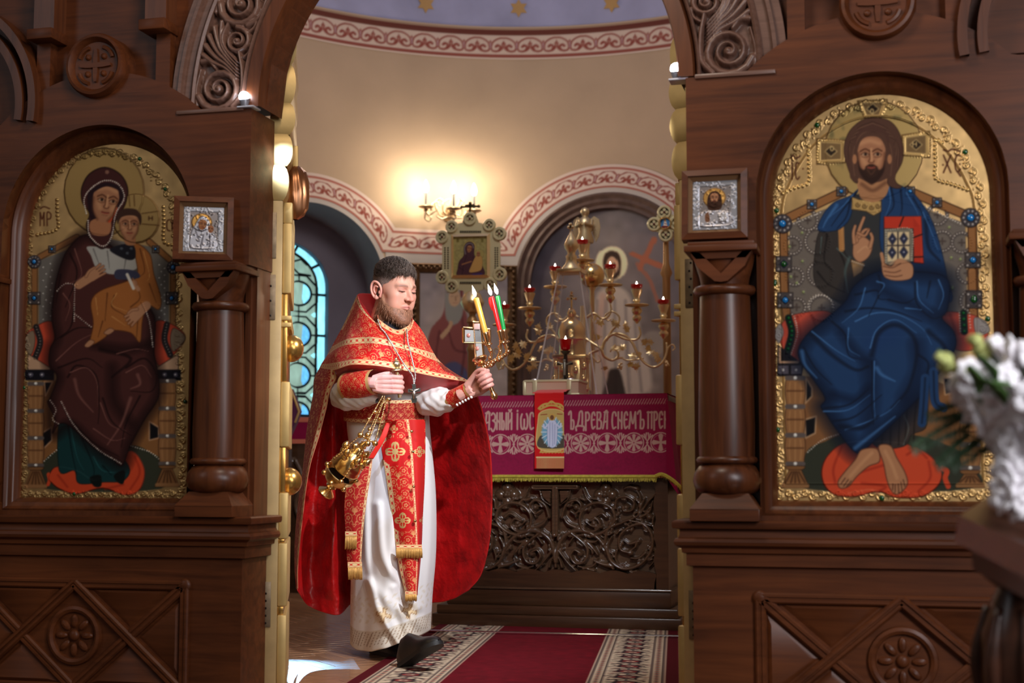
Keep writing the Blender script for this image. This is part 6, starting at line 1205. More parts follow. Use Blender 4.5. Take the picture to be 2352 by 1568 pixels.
for x, y, a in ((1385, 1060, 30), (1370, 1030, -60), (1480, 1060, 70), (1490, 1080, 20), (1570, 1075, -20), (1560, 1100, 60), (1520, 1240, -10), (1545, 1225, 40), (1500, 1225, -70), (1610, 1290, 10), (1640, 1270, 60), (1590, 1320, 140), (1690, 1190, -60), (1715, 1200, 20), (1750, 1280, 60), (1770, 1300, 100), (1700, 1220, 120), (1360, 1150, 80), (1420, 1340, 180), (1625, 1335, 170), (1730, 1265, -20)):
    for sg in (1, -1):
        o = bpy.data.objects.new('leaf', lme); COL.objects.link(o); o.parent = CN; p = NY(x, y); X = sx+sg*(p[0]-sx); o.location = Vector((X, YC-.012, NY(1400, y)[2]))-Vector((sx, YC, 0)); o.rotation_euler = (r_.uniform(-.7, .1), math.radians(a)*sg, r_.uniform(-.5, .5)); k = r_.uniform(1.2, 1.7); o.scale = (k, k, k)
for x, y in ((1520, 1320), (1830, 1300)):
    for sg in (1, -1):
        b = MB(); p = NY(x, y); X = sx+sg*(p[0]-sx)
        for k in range(9): b.ball((X+r_.uniform(-.012, .012), YC+r_.uniform(-.01, .01), p[2]-.004*k), .0075, 8)
        tag(b.build('grape_bunch', BRASS, CN, 180), kind='stuff')
places = ['on the central stem of the candelabrum, below the angel', 'on the innermost left arm of the candelabrum', 'on the middle left arm of the candelabrum', 'on the outermost left arm beside the red candle', 'on the innermost right arm of the candelabrum', 'on the middle right arm of the candelabrum', 'on the outermost right arm of the candelabrum']
for (x, z), pl in zip(pos, places):
    t = thing('oil_lamp', 'lit red glass oil lamp '+pl, 'oil lamp', (x, YC, z+.001), 'red oil lamps on the candelabrum')
    b = MB(); b.lathe([(.012, 0), (.026, .004), (.036, .012), (.038, .030), (.034, .030), (.032, .014), (.01, .008)], (x, YC, z+.001), n=20); b.build('glass_cup', REDGLASS, t, 60); flame((x, YC, z+.012), .040, .0085, 'flame', t)
# ---- gilded angel on an orb
YA = 4.62; ax, az = NY(1335, 735, YA)[0], NY(1335, 735, YA)[2]
AN = thing('angel_staff', 'gilded angel standing on an orb behind the candelabrum', 'statue', (ax, YA, 0))
b = MB(); b.lathe([(.12, .002), (.12, .02), (.03, .05), (.016, .12), (.016, az-.10), (.03, az-.075), (.02, az-.06)], (ax, YA, 0), n=16); b.build('staff', BRASS, AN, 60)
b = MB(); b.ball((ax, YA, az), .083, 28); b.build('orb', GOLD, AN, 180)
b = MB(); b.lathe([(.02, az+.08), (.03, az+.10), (.022, az+.14), (.026, az+.20), (.03, az+.22)], (ax-.04, YA, 0), n=14); b.build('pedestal', BRASS, AN, 60)
za = az+.22; xa = ax-.045
b = MB(); b.lathe([(.055, za), (.06, za+.02), (.042, za+.07), (.05, za+.12), (.046, za+.155), (.022, za+.172), (.016, za+.182), (.026, za+.195), (.029, za+.212), (.022, za+.232), (.002, za+.242)], (xa, YA, 0), n=18)
for s_ in (-1, 1): b.tube([(xa+s_*.045, YA, za+.15), (xa+s_*.05, YA-.03, za+.11), (xa+s_*.01, YA-.06, za+.125)], [.014, .013, .01], 8)
b.build('figure', plain('antique_gilt', (.62, .50, .30, 1), .4, .9, bump=.4, scale=90), AN, 60)
for s_ in (-1, 1):
    b = MB(); P = [(.02, .155), (.055, .185), (.085, .165), (.095, .11), (.085, .05), (.065, .01), (.05, .05), (.035, .10)]
    b.prism(P, lambda p, q, e: (xa+s_*p, YA+.018+e+.02*p/.09, za+q), 0, .012); b.build('wing', plain('antique_gilt_wing', (.60, .48, .30, 1), .42, .9, bump=.5, scale=120), AN, 30)
# ---- tabernacle under a clear pyramid cover
YT = 3.50; tx = PY(1313, 760, YT)[0]; tz = AH+.0135; TY = lambda y: PY(1313, y, YT)[2]
TB = thing('tabernacle', 'gold church-shaped tabernacle with dome and cross inside the clear cover', 'tabernacle', (tx, YT, tz))
b = MB(); b.box(tx-.12, tx+.12, YT-.09, YT+.09, tz, tz+.03, b=.004); b.box(tx-.10, tx+.10, YT-.075, YT+.075, tz+.03, tz+.06, b=.004); b.build('base', GOLD, TB)
for s_ in (-1, 1):
    for q in (-1, 1):
        b = MB(); b.lathe([(.016, tz+.06), (.017, tz+.07), (.010, tz+.08), (.012, tz+.13), (.010, tz+.21), (.016, tz+.225), (.017, tz+.24)], (tx+s_*.08, YT+q*.06, 0), n=12); b.build('column', GOLD, TB, 60)
b = MB(); b.box(tx-.055, tx+.055, YT-.04, YT+.04, tz+.06, tz+.24, b=.003); b.box(tx-.10, tx+.10, YT-.075, YT+.075, tz+.24, tz+.262, b=.005); b.build('shrine', GOLD, TB)
for k, (x, z) in enumerate([(-.085, .12), (.085, .12), (-.075, .20), (.09, .19), (-.1, .07), (.1, .06), (0, .13), (-.04, .18), (.04, .17)]):
    b = MB(); b.ball((tx+x, YT-.085, tz+z), .017, 10, (1, .6, 1.3)); b.build('ornament', GOLD, TB, 180)
b = MB(); z1 = TY(775); b.lathe([(.075, tz+.262), (.072, z1-.02), (.08, z1-.012), (.074, z1), (.080, z1+.02), (.078, z1+.05), (.06, z1+.085), (.03, z1+.108), (.012, z1+.12), (.012, z1+.135)], (tx, YT, 0), n=28); b.build('dome', GOLD, TB, 60)
z2 = TY(728); b = MB(); b.lathe([(.02, z2-.03), (.024, z2-.015), (.014, z2-.005), (.026, z2+.012), (.028, z2+.025), (.016, z2+.045), (.004, z2+.055)], (tx, YT, 0), n=18); b.build('onion_dome', GOLD, TB, 60)
def cross3(name, m, parent, x, y, z0, h, t=.005, w=None, lobes=True):
    b = MB(); w = w or h*.5; zc = z0+h*.62; b.box(x-t, x+t, y-t, y+t, z0, z0+h); b.box(x-w/2, x+w/2, y-t, y+t, zc-t, zc+t); b.box(x-w*.28, x+w*.28, y-t, y+t, zc+h*.18-t*.7, zc+h*.18+t*.7)
    if lobes:
        for p in ((x, z0+h), (x-w/2, zc), (x+w/2, zc)): b.ball((p[0], y, p[1]), t*1.9, 8)
    return b.build(name, m, parent, 30)
cross3('cross', GOLD, TB, tx, YT, z2+.05, TY(672)-z2-.05, .005)
CVR = thing('clear_cover', 'tall clear acrylic pyramid cover with gold onion finial and cross on the altar', 'cover', (tx, YT, tz))
zt = TY(628); bb_, tb_ = .185, .062
ACR, nt, bs = newmat('clear_acrylic'); bs.inputs['Base Color'].default_value = (.95, .97, 1, 1); bs.inputs['Roughness'].default_value = .04; bs.inputs['Alpha'].default_value = .07
ACE, nt, bs = newmat('acrylic_edge'); bs.inputs['Base Color'].default_value = (.92, .92, .95, 1); bs.inputs['Roughness'].default_value = .1; bs.inputs['Alpha'].default_value = .45
cor = [(-1, -1), (1, -1), (1, 1), (-1, 1)]
for k in range(4):
    (a, c_), (d_, e_) = cor[k], cor[(k+1) % 4]; b = MB(); b.add([(tx+a*bb_, YT+c_*bb_, tz), (tx+d_*bb_, YT+e_*bb_, tz), (tx+d_*tb_, YT+e_*tb_, zt), (tx+a*tb_, YT+c_*tb_, zt)], [(0, 1, 2, 3)]); b.build('pane', ACR, CVR, 0, fix=False)
    b = MB(); b.tube([(tx+a*bb_, YT+c_*bb_, tz+.002), (tx+a*tb_, YT+c_*tb_, zt)], .0045, 4); b.build('edge', ACE, CVR, 0)
b = MB(); b.box(tx-tb_-.012, tx+tb_+.012, YT-tb_-.012, YT+tb_+.012, zt, zt+.022, b=.003); b.build('cap_plate', BRASS, CVR)
b = MB(); b.lathe([(.060, zt+.022), (.056, zt+.032), (.036, zt+.055), (.030, zt+.085), (.034, zt+.10), (.022, zt+.115), (.026, zt+.13), (.040, zt+.15), (.042, zt+.17), (.028, zt+.20), (.010, zt+.235), (.006, zt+.25)], (tx, YT, 0), n=24); b.build('onion_finial', BRASS, CVR, 60)
cross3('cross', BRASS, CVR, tx-.004, YT, zt+.245, TY(515)-zt-.245, .005)
# ---- crucifix stand with red lamp in front of the cover
lx, ly = PY(1299, 800, 3.16)[0], 3.16; LZ = lambda y: PY(1299, y, ly)[2]
LP = thing('crucifix_lamp', 'small dark crucifix stand topped by a lit red glass lamp behind the book', 'lamp', (lx, ly, z0+.09))
b = MB(); zb = AH+.0145+.0865; b.lathe([(.045, zb), (.045, zb+.008), (.014, zb+.02), (.010, LZ(812)-.005), (.018, LZ(812)), (.03, LZ(806))], (lx, ly, 0), n=16); b.build('stand', plain('old_bronze', s8(86, 80, 66), .4, .8), LP, 60)
b = MB(); zc = (zb+LZ(830))/2+.01; b.box(lx-.006, lx+.006, ly-.022, ly-.012, zb+.02, LZ(818)); b.box(lx-.045, lx+.045, ly-.022, ly-.012, LZ(836)-.006, LZ(836)+.006); b.build('crucifix', IRON, LP)
b = MB(); b.tube([(lx, ly-.026, LZ(832)), (lx, ly-.028, LZ(845)), (lx, ly-.026, LZ(862))], [.010, .011, .006], 8); b.tube([(lx-.04, ly-.026, LZ(832)), (lx, ly-.026, LZ(839)), (lx+.04, ly-.026, LZ(832))], .005, 6); b.ball((lx, ly-.028, LZ(829)), .009, 8); b.build('corpus', plain('pewter', s8(150, 146, 136), .35, .8), LP, 60)
b = MB(); zz0 = LZ(806); b.lathe([(.012, zz0), (.026, zz0+.012), (.034, zz0+.05), (.036, zz0+.064), (.032, zz0+.064), (.024, zz0+.02), (.01, zz0+.012)], (lx, ly, 0), n=20); b.build('glass_cup', REDGLASS, LP, 60); flame((lx, ly, zz0+.045), .04, .008, 'flame', LP)
# ---- processional icon on a pole
YP = 4.46
def PP(x, y, e=0): p = NY(x, y, YP); return np.array([p[0], YP+e, p[2]])
pc = PP(524, 600); PIC = thing('processional_icon', 'pierced gilt plate icon of the Mother of God on a pole behind the altar', 'icon', (pc[0], YP, 0))
def plate(name, P, m, e0, e1, parent): b = MB(); b.prism(P, lambda x, y, e: PP(x, y, e), e0, e1); return b.build(name, m, parent, 25)
plate('plate', [(345, 470), (385, 425), (420, 430), (430, 390), (470, 380), (480, 345), (565, 345), (578, 380), (620, 390), (628, 430), (665, 425), (705, 470), (722, 520), (722, 700), (700, 745), (680, 770), (640, 780), (630, 815), (600, 830), (580, 835), (560, 900), (490, 900), (478, 835), (450, 830), (420, 815), (410, 785), (370, 780), (345, 740), (335, 700), (335, 520)], PLATE, 0, .012, PIC)
for x, y, r in ((522, 355, 44), (400, 408, 41), (650, 397, 41), (336, 477, 43), (718, 455, 45), (336, 745, 43), (720, 725, 46), (400, 806, 45), (656, 792, 45)):
    b = MB(); c0 = PP(x, y); R = np.linalg.norm(PP(x+r, y)-c0); b.lathe([(R*.56, .012), (R, .012), (R, -.006), (R*.9, -.012), (R*.62, -.012), (R*.56, -.006), (R*.56, .012)], c0, (0, 1, 0), 24); w = b.build('roundel', PLATE, PIC, 40)
    b = MB(); b.lathe([(R*.6, .008), (R*.6, .0105)], c0, (0, 1, 0), 20); b.build('backing', plain('dark_enamel', s8(38, 40, 30), .5), w, 0)
    for k in range(4):
        a = k*math.pi/2; b = MB(); b.prism([(R*.08, -R*.08), (R*.34, -R*.20), (R*.55, 0), (R*.34, R*.20), (R*.08, R*.08)], lambda p, q, e: c0+np.array([p*math.cos(a)-q*math.sin(a), e-.006, p*math.sin(a)+q*math.cos(a)]), 0, .01); b.build('petal', PLATE, w, 0)
    b = MB(); b.ball(c0+[0, -.008, 0], R*.18, 10); b.build('garnet', plain('garnet', s8(90, 10, 16), .15), w, 180)
for P in ([(398, 458), (655, 452), (655, 750), (398, 752)],):
    Q = np.array(P, float); m_ = Q.mean(0); I = (Q-m_)*.87+m_
    for k in range(4): b = MB(); b.add([PP(*Q[k], -.004), PP(*Q[(k+1) % 4], -.004), PP(*I[(k+1) % 4], -.016), PP(*I[k], -.016), PP(*Q[k], .0), PP(*Q[(k+1) % 4], .0), PP(*I[(k+1) % 4], -.004), PP(*I[k], -.004)], [(0, 1, 2, 3), (0, 4, 5, 1), (3, 2, 6, 7), (0, 3, 7, 4), (1, 5, 6, 2)]); b.build('frame', BRASS, PIC, 0)
cv = Cv(412, 646, 468, 742, .5, (176, 168, 110), .5); cv.noise(.06, 6)
cv.ell(522, 545, 44, 46, c=(196, 180, 112), m=.6, ol=(120, 104, 60)); cv.ell(585, 590, 30, c=(190, 176, 110), m=.6, ol=(120, 104, 60))
cv.poly([(445, 735), (440, 690), (450, 640), (480, 600), (482, 545), (500, 515), (530, 510), (552, 535), (550, 590), (565, 620), (600, 660), (612, 735)], (78, 50, 58), m=0, ol=(40, 24, 28))
for P in ([(500, 600), (480, 660), (470, 730)], [(540, 610), (560, 660)], [(450, 680), (480, 700)]): cv.line(P, 8, (50, 30, 40), soft=1, a=.8)
cv.poly([(565, 600), (600, 610), (605, 660), (590, 700), (520, 712), (530, 670)], (190, 150, 88), m=0, ol=(110, 76, 40)); face(cv, 518, 556, 16, .1, tilt=.2, skin=(150, 104, 74)); face(cv, 578, 590, 12, 0, skin=(150, 104, 74)); cv.line([(492, 590), (486, 550), (505, 522), (535, 522), (546, 550)], 6, (120, 116, 120)); cv.line([(470, 660), (505, 648), (530, 640)], 9, (150, 104, 74)); cv.line([(540, 728), (600, 722)], 10, (60, 50, 110))
for x in (440, 604): cv.poly([(x-8, 488), (x+8, 488), (x+8, 512), (x-8, 512)], (120, 110, 60), sm=False)
X, Y = cv.xy(); G = np.array([[PP(x, y, -.003) for x, y in zip(a, b_)] for a, b_ in zip(X, Y)]); gridmesh('painting', G, cv.rgba(), PAINT, PIC, flip=True)
for y in (435, 775):
    for k in range(12): b = MB(); b.prism([(455+k*12, y), (463+k*12, y), (463+k*12, y+14), (455+k*12, y+14)], lambda x, q, e: PP(x, q, e-.003), 0, .004); b.build('pierced_slot', IRON, PIC, 0)
for xx in (355, 375, 690, 705):
    for k in range(10): 
        b = MB(); y = 545+k*15; b.prism([(xx-4, y), (xx+4, y), (xx+4, y+9), (xx-4, y+9)], lambda x, q, e: PP(x, q, e-.002), 0, .003); b.build('pierced_slot', IRON, PIC, 0)
cross3('top_cross', plain('dark_gilt', s8(90, 80, 56), .4, .7), PIC, PP(520, 300)[0], YP+.006, PP(520, 312)[2], PP(520, 250)[2]-PP(520, 312)[2], .006, .12)
px_ = PP(528, 900)[0]; zk = PP(524, 912)[2]
b = MB(); b.lathe([(.030, .03), (.030, zk-.33), (.036, zk-.32), (.036, zk-.30), (.028, zk-.29), (.028, zk-.14), (.04, zk-.13), (.034, zk-.11), (.02, zk-.085), (.026, zk-.07)], (px_, YP+.03, 0), n=18); b.build('pole', plain('gilt_pole', s8(170, 130, 84), .4, .6), PIC, 60)
b = MB(); b.lathe([(.02, zk-.075), (.055, zk-.05), (.076, zk-.012), (.080, zk+.0), (.076, zk+.012), (.055, zk+.06), (.02, zk+.085), (.013, zk+.10), (.012, zk+.30)], (px_, YP+.03, 0), n=24); b.build('knob', BRASS, PIC, 60)
b = MB(); b.box(px_-.16, px_+.16, YP-.12, YP+.18, .001, .03, b=.004); b.build('foot', WA, PIC)
# ---- processional cross behind the right door leaf
qc = PP(1822, 388); PCX = thing('processional_cross', 'gilt quatrefoil processional cross with blue enamel centre beside the right door edge', 'cross', (qc[0], YP, 0))
for x, y, r in ((1818, 312, 48), (1750, 392, 48), (1828, 462, 48), (1898, 384, 48)):
    b = MB(); c0 = PP(x, y); R = np.linalg.norm(PP(x+r, y)-c0); b.lathe([(R*.62, .012), (R, .012), (R, -.006), (R*.9, -.012), (R*.68, -.012), (R*.62, -.006), (R*.62, .012)], c0, (0, 1, 0), 24); w = b.build('lobe', PLATE, PCX, 40)
    b = MB(); b.lathe([(R*.66, .006), (R*.66, .0105)], c0, (0, 1, 0), 20); b.build('backing', plain('dark_green_enamel', s8(30, 46, 36), .4), w, 0)
    for k in range(4):
        a = k*math.pi/2; b = MB(); b.prism([(R*.08, -R*.08), (R*.38, -R*.24), (R*.6, 0), (R*.38, R*.24), (R*.08, R*.08)], lambda p, q, e: c0+np.array([p*math.cos(a)-q*math.sin(a), e-.008, p*math.sin(a)+q*math.cos(a)]), 0, .012); b.build('petal', PLATE, w, 0)
    b = MB(); b.ball(c0+[0, -.01, 0], R*.17, 10); b.build('garnet', plain('garnet', s8(90, 10, 16), .15), w, 180)
R = np.linalg.norm(PP(1866, 386)-PP(1823, 386)); c0 = PP(1823, 386)
b = MB(); b.lathe([(R*.78, .0), (R, .0), (R, -.014), (R*.9, -.022), (R*.8, -.018), (R*.78, -.012)], c0, (0, 1, 0), 28, caps=False); b.build('centre_ring', GOLD, PCX, 40)
k = Cv(-1, 1, -1, 1, 24, (70, 130, 190)); k.poly([(-.3, .8), (-.25, .1), (-.1, -.4), (.15, -.4), (.35, .1), (.4, .8)], (226, 222, 214)); k.ell(.02, -.48, .2, c=(210, 170, 90)); k.ell(.02, -.45, .12, c=(150, 104, 74)); k.poly([(-.6, .9), (-.5, .5), (.5, .55), (.6, .9)], (120, 40, 36)); k.line([(-.1, 0), (.3, .2)], .12, (150, 60, 50))
X, Y = k.xy(); G = np.stack([c0[0]+X*R*.82, np.full_like(X, YP-.008), c0[2]-Y*R*.82], -1); gridmesh('enamel', G, k.rgba(), PAINT, PCX, flip=True, keep=(X**2+Y**2 < 1))
b = MB(); b.box(c0[0]-.055, c0[0]+.055, YP-.002, YP+.01, c0[2]-.055, c0[2]+.055); b.build('plate', PLATE, PCX)
b = MB(); b.lathe([(.026, .03), (.026, c0[2]-.35), (.04, c0[2]-.32), (.02, c0[2]-.26), (.016, c0[2]-.06)], (c0[0], YP+.028, 0), n=16); b.build('pole', plain('gilt_pole_2', s8(170, 130, 84), .4, .6), PCX, 60)
b = MB(); b.box(c0[0]-.16, c0[0]+.16, YP-.12, YP+.18, .001, .03, b=.004); b.build('foot', WA, PCX)
# ---- wall sconce with three candle bulbs
RS = RR-.17
def SW(x, y, R=RS): return PC(*N([(x, y)])[0], R)
s0 = SW(372, 330); SCN = thing('wall_sconce', 'brass scrolled wall sconce with three lit candle bulbs on the ochre wall', 'sconce', tuple(PC(*N([(372, 330)])[0], RR-.005)))
SB = plain('aged_brass', (.58, .46, .30, 1), .3, .95)
for i, (x, yb, yt, dr) in enumerate(((227, 278, 178, 0), (412, 290, 185, -.10), (548, 305, 200, 0))):
    pb, pt = SW(x, yb, RS+dr), SW(x, yt, RS+dr); b = MB(); b.lathe([(.009, 0), (.009, pt[2]-pb[2])], pb, n=12); b.build('candle_tube', plain('dark_candle_tube', s8(58, 58, 62), .5), SCN, 60)
    b = MB(); b.lathe([(.010, 0), (.020, .02), (.022, .04), (.014, .07), (.002, .095)], pt, n=14); b.build('bulb', emit('candle_bulb', (1.0, .88, .68, 1), 42), SCN, 180)
    light('sconce_bulb_light', 'POINT', tuple(pt+np.array([0, -.08, .05])), 4.6, (1.0, .83, .60), shadow_soft_size=.035)
    b = MB(); b.lathe([(.008, -.035), (.02, -.025), (.012, -.015), (.05, -.004), (.062, .004), (.058, .008), (.012, .006)], pb, n=20); b.build('drip_pan', SB, SCN, 60)
for P in ([(227, 300), (222, 350), (250, 370), (262, 345), (240, 335)], [(227, 300), (250, 330), (300, 300), (320, 330), (372, 345)], [(300, 300), (290, 250), (320, 220), (345, 245), (325, 270), (300, 262)], [(372, 345), (340, 290), (350, 240), (390, 225), (385, 265), (360, 262)], [(412, 310), (425, 345), (400, 365), (372, 345)], [(412, 310), (440, 270), (470, 300), (455, 335), (430, 325)], [(548, 320), (520, 350), (480, 340), (500, 300), (480, 285), (465, 305)], [(372, 345), (440, 350), (500, 345)], [(372, 345), (330, 355), (300, 335), (310, 315)], [(262, 300), (270, 260), (300, 240), (310, 265)], [(440, 270), (455, 230), (480, 240), (470, 262)]):
    b = MB(); Q = cr([SW(x, y) for x, y in P], 7); b.tube(Q, np.linspace(.009, .0045, len(Q)), 7); b.build('scroll_arm', SB, SCN, 180)
b = MB(); pw = PC(*N([(372, 335)])[0], RR); rad = nrm(np.r_[CC-pw[:2], 0]); b.lathe([(.05, .0), (.05, .012), (.02, .03), (.015, .17), (.03, .19), (.02, .21)], pw, rad, 18); b.build('wall_mount', SB, SCN, 60)
# ---- framed painting on the wall
pa, pb = PC(943, 603, RR-.10), PC(1186, 613, RR-.10); ux = nrm(np.r_[(pb-pa)[:2], 0]); Wd = np.linalg.norm((pb-pa)[:2]); zt = (pa[2]+pb[2])/2; zb_ = zt-1.55; un = np.array([ux[1], -ux[0], 0])
FRM = thing('framed_painting', 'large framed painting of a red-mantled standing woman on the apse wall', 'painting', tuple((pa+pb)/2-[0, 0, 1.55]))
FM = plain('carved_dark_gilt', s8(108, 82, 56), .4, .5, bump=.6, scale=50, var=.4, vscale=30)
O = np.array([pa[0], pa[1], 0]); fp = lambda u, z, n: O+ux*u+un*n+np.array([0, 0, z])
for P in ([(0, zt), (Wd, zt), (Wd-.075, zt-.075), (.075, zt-.075)], [(Wd, zt), (Wd, zb_), (Wd-.075, zb_+.075), (Wd-.075, zt-.075)], [(Wd, zb_), (0, zb_), (.075, zb_+.075), (Wd-.075, zb_+.075)], [(0, zb_), (0, zt), (.075, zt-.075), (.075, zb_+.075)]):
    b = MB(); A0, A1, B1, B0 = [np.array(q) for q in P]; pr = [(0, 0), (.0, .035), (.15, .05), (.3, .035), (.5, .045), (.7, .035), (.9, .03), (1.0, .012), (1, 0)]
    b.grid([[fp(*(a*(1-w)+c_*w), n) for w, n in pr] for a, c_ in ((A0, B0), (A1, B1))]); fo = b.build('frame', FM, FRM, 30); L = np.linalg.norm(A1-A0); kk = int(L/.045)
    b = MB()
    for k in range(kk): q = (A0*(1-(k+.5)/kk)+A1*(k+.5)/kk)*.6+(B0*(1-(k+.5)/kk)+B1*(k+.5)/kk)*.4; b.ball(fp(*q, .042), .016, 8)
    tag(b.build('carved_bead', FM, fo, 180), kind='stuff')
cv = Cv(940, 1190, 600, 910, .55, (150, 146, 150)); XX, YY = cv.xy(); g = np.clip((YY-620)/280, 0, 1)[..., None]; cv.c[:] = (np.array([136, 130, 134])*(1-g)+np.array([166, 158, 156])*g)/255; cv.noise(.04, 9)
cv.line([(1060, 640), (1010, 760)], 90, (172, 160, 146), a=.5, soft=1)
cv.poly([(985, 905), (996, 850), (982, 800), (990, 755), (1015, 725), (1022, 690), (1024, 640), (1040, 615), (1062, 640), (1066, 700), (1074, 730), (1080, 790), (1078, 905)], (126, 76, 74), f=4); cv.poly([(1008, 905), (1014, 850), (1040, 830), (1070, 850), (1078, 905)], (78, 80, 112), f=6)
for P in ([(1010, 760), (1000, 830), (1010, 900)], [(1060, 720), (1066, 800), (1060, 860)], [(1030, 760), (1044, 800), (1070, 810)]): cv.line(P, 9, (84, 46, 50), a=.7, soft=1)
cv.poly([(1024, 730), (1022, 670), (1034, 650), (1060, 660), (1062, 720), (1045, 745)], (132, 134, 130), f=3); cv.ell(1044, 684, 13, 20, c=(176, 150, 122), f=3); cv.line([(1038, 680), (1042, 680)], 2, (90, 64, 52)); cv.line([(1048, 680), (1052, 680)], 2, (90, 64, 52)); cv.line([(1046, 682), (1047, 690)], 2, (130, 96, 74)); cv.line([(1041, 696), (1050, 696)], 2, (140, 80, 72)); cv.line([(1028, 670), (1034, 650), (1056, 655), (1060, 680)], 6, (110, 60, 60)); cv.line([(1016, 772), (1032, 752), (1036, 742)], 10, (172, 144, 116))
cv.c = np.clip(cv.c*1.25, 0, 1)
us = np.linspace(.06, Wd-.06, 110); zs_ = np.linspace(zt-.06, zb_+.06, 150); U, Z = np.meshgrid(us, zs_); Pw = O+U[..., None]*ux+un*.014+Z[..., None]*np.array([0, 0, 1.0])
d3 = Pw-CAM; zc = d3 @ FW; px = 1176+FPX*(d3 @ RT)/zc; py = 784-FPX*(d3 @ UP)/zc
xi = np.clip(((px-cv.x0)*cv.r).round().astype(int), 0, cv.w-1); yi = np.clip(((py-cv.y0)*cv.r).round().astype(int), 0, cv.h-1); gridmesh('canvas', Pw, cv.rgba()[yi, xi], MURAL, FRM, flip=True)
# ---- offering table at the left window
xr, ty = PY(712, 1000, 4.55)[0], 4.55; tz_ = PY(690, 957, 4.55)[2]; tl = PY(690, 1017, 4.55)[2]
OT = thing('offering_table', 'carved dark side table below the stained-glass window', 'table', (xr-.35, ty+.25, 0))
b = MB(); b.box(xr-.40, xr-.02, ty+.02, ty+.40, .002, tz_-.012, b=.004); b.build('body', WA, OT)
b = MB(); 
for k in range(2): 
    for s_ in (-1, 1): b.tube([(xr-.12-.2*k+s_*.0, ty+.012, tl-.1), (xr-.12-.2*k+s_*.07, ty+.006, tl-.25), (xr-.12-.2*k+s_*.02, ty+.004, tl-.42), (xr-.12-.2*k+s_*.08, ty+.01, tl-.6)], .016, 6, sub=5)
tag(b.build('carving', WAC, OT, 180), kind='stuff')
OC = thing('side_table_cloth', 'crimson cloth with orange borders covering the side table', 'cloth', (xr-.36, ty+.25, tz_))
b = MB(); b.box(xr-.41, xr-.012, ty+.006, ty+.41, tl, tz_-.004); b.build('cloth', VEL, OC, 0); ob = plain('orange_border', s8(206, 112, 84), .7)
for za_, zb2 in ((tz_-.036, tz_-.003), (tl-.004, tl+.026)): b = MB(); b.box(xr-.412, xr-.010, ty+.003, ty+.413, za_, zb2); b.build('border', ob, OC, 0)
pv = [PY(x, y, 4.4) for x, y in ((640, 895), (668, 893), (680, 925), (687, 945), (678, 970), (664, 1000), (640, 1010))]
AE = thing('folded_veil', 'dark violet folded veil with gold edge showing beside the left door leaf', 'veil', (pv[0][0], 4.4, pv[-1][2]))
b = MB(); b.add([p+[0, e, 0] for e in (0, .05) for p in pv], [tuple(range(7)), tuple(range(13, 6, -1))]+[(i, 7+i, 7+(i+1) % 7, (i+1) % 7) for i in range(7)]); b.build('cloth', plain('violet_cloth', s8(84, 24, 66), .7, sheen=.3), AE, 20)
b = MB(); b.tube(pv[1:5], .008, 6); b.build('gold_edge', LEAF, AE)
b = MB(); b.box(pv[0][0]-.1, pv[0][0]+.06, 4.38, 4.50, .0, pv[-1][2]+.002); b.build('stand', WA, AE)
# ================================================================== FOREGROUND: flower stand and bouquet
a0, a1, a2 = PD(2202, 1183, 2.62), PD(2345, 1248, 2.36), PD(2352, 1150, 3.1); zl = .722
LC = thing('flower_stand', 'dark wooden pedestal stand at the right edge holding white flowers', 'stand', (1.70, -1.85, 0))
c0 = np.array([a0[0], a0[1]]); d1 = nrm(PZ(2335, 1243, zl)[:2]-PZ(2203, 1185, zl)[:2]); d2 = np.array([-d1[1], d1[0]]); c0 = PZ(2203, 1185, zl)[:2]
if d2 @ np.array([1, .2]) < 0: d2 = -d2
def LQ(u, v, z): p = c0+d1*u+d2*v; return Vector((p[0], p[1], z))
def lbox(mb, u0, u1, v0, v1, z0, z1, b_=.006): q = MB(); q.box(u0, u1, v0, v1, z0, z1, b=b_); mb.add([LQ(*p) for p in q.v], q.f)
LW = wood('walnut_stand', s8(40, 22, 15), s8(78, 46, 32), .3)
sA, sB, sC = PD(2203, 1184, 2.62), PD(2340, 1244, 2.28), PD(2236, 1163, 2.98)
su, sv = (sB-sA)*1.7, (sC-sA)*2.2; sn = nrm(np.cross(su, sv)); sn = sn if sn[2] > 0 else -sn
b = MB(); b.add([sA, sA+su, sA+su+sv, sA+sv]+[p-sn*.048 for p in (sA, sA+su, sA+su+sv, sA+sv)], [(0, 1, 2, 3), (7, 6, 5, 4), (0, 4, 5, 1), (1, 5, 6, 2), (2, 6, 7, 3), (3, 7, 4, 0)]); b.build('top_board', LW, LC, 20)
sc_ = sA+su*.5+sv*.5; q4 = [sA+su*(.5+a*.36)+sv*(.5+b_*.36)-sn*.046 for a, b_ in ((-1, -1), (1, -1), (1, 1), (-1, 1))]
b = MB(); b.add(q4+[p-np.array([0, 0, .05]) for p in q4], [(0, 1, 2, 3), (7, 6, 5, 4), (0, 4, 5, 1), (1, 5, 6, 2), (2, 6, 7, 3), (3, 7, 4, 0)]); b.build('top_rail', LW, LC, 20)
zl = float(sc_[2])-.004; pc_ = Vector((float(sc_[0]), float(sc_[1]), 0)); b = MB(); b.lathe([(r*.62, z) for r, z in [(.22, .002), (.22, .03), (.12, .06), (.06, .10), (.055, .16), (.075, .22), (.11, .32), (.13, .42), (.125, .50), (.09, .56), (.07, .585), (.10, .60), (.13, .62), (.14, zl-.085)]], (pc_.x, pc_.y, 0), n=28); b.build('pedestal', LW, LC, 60)
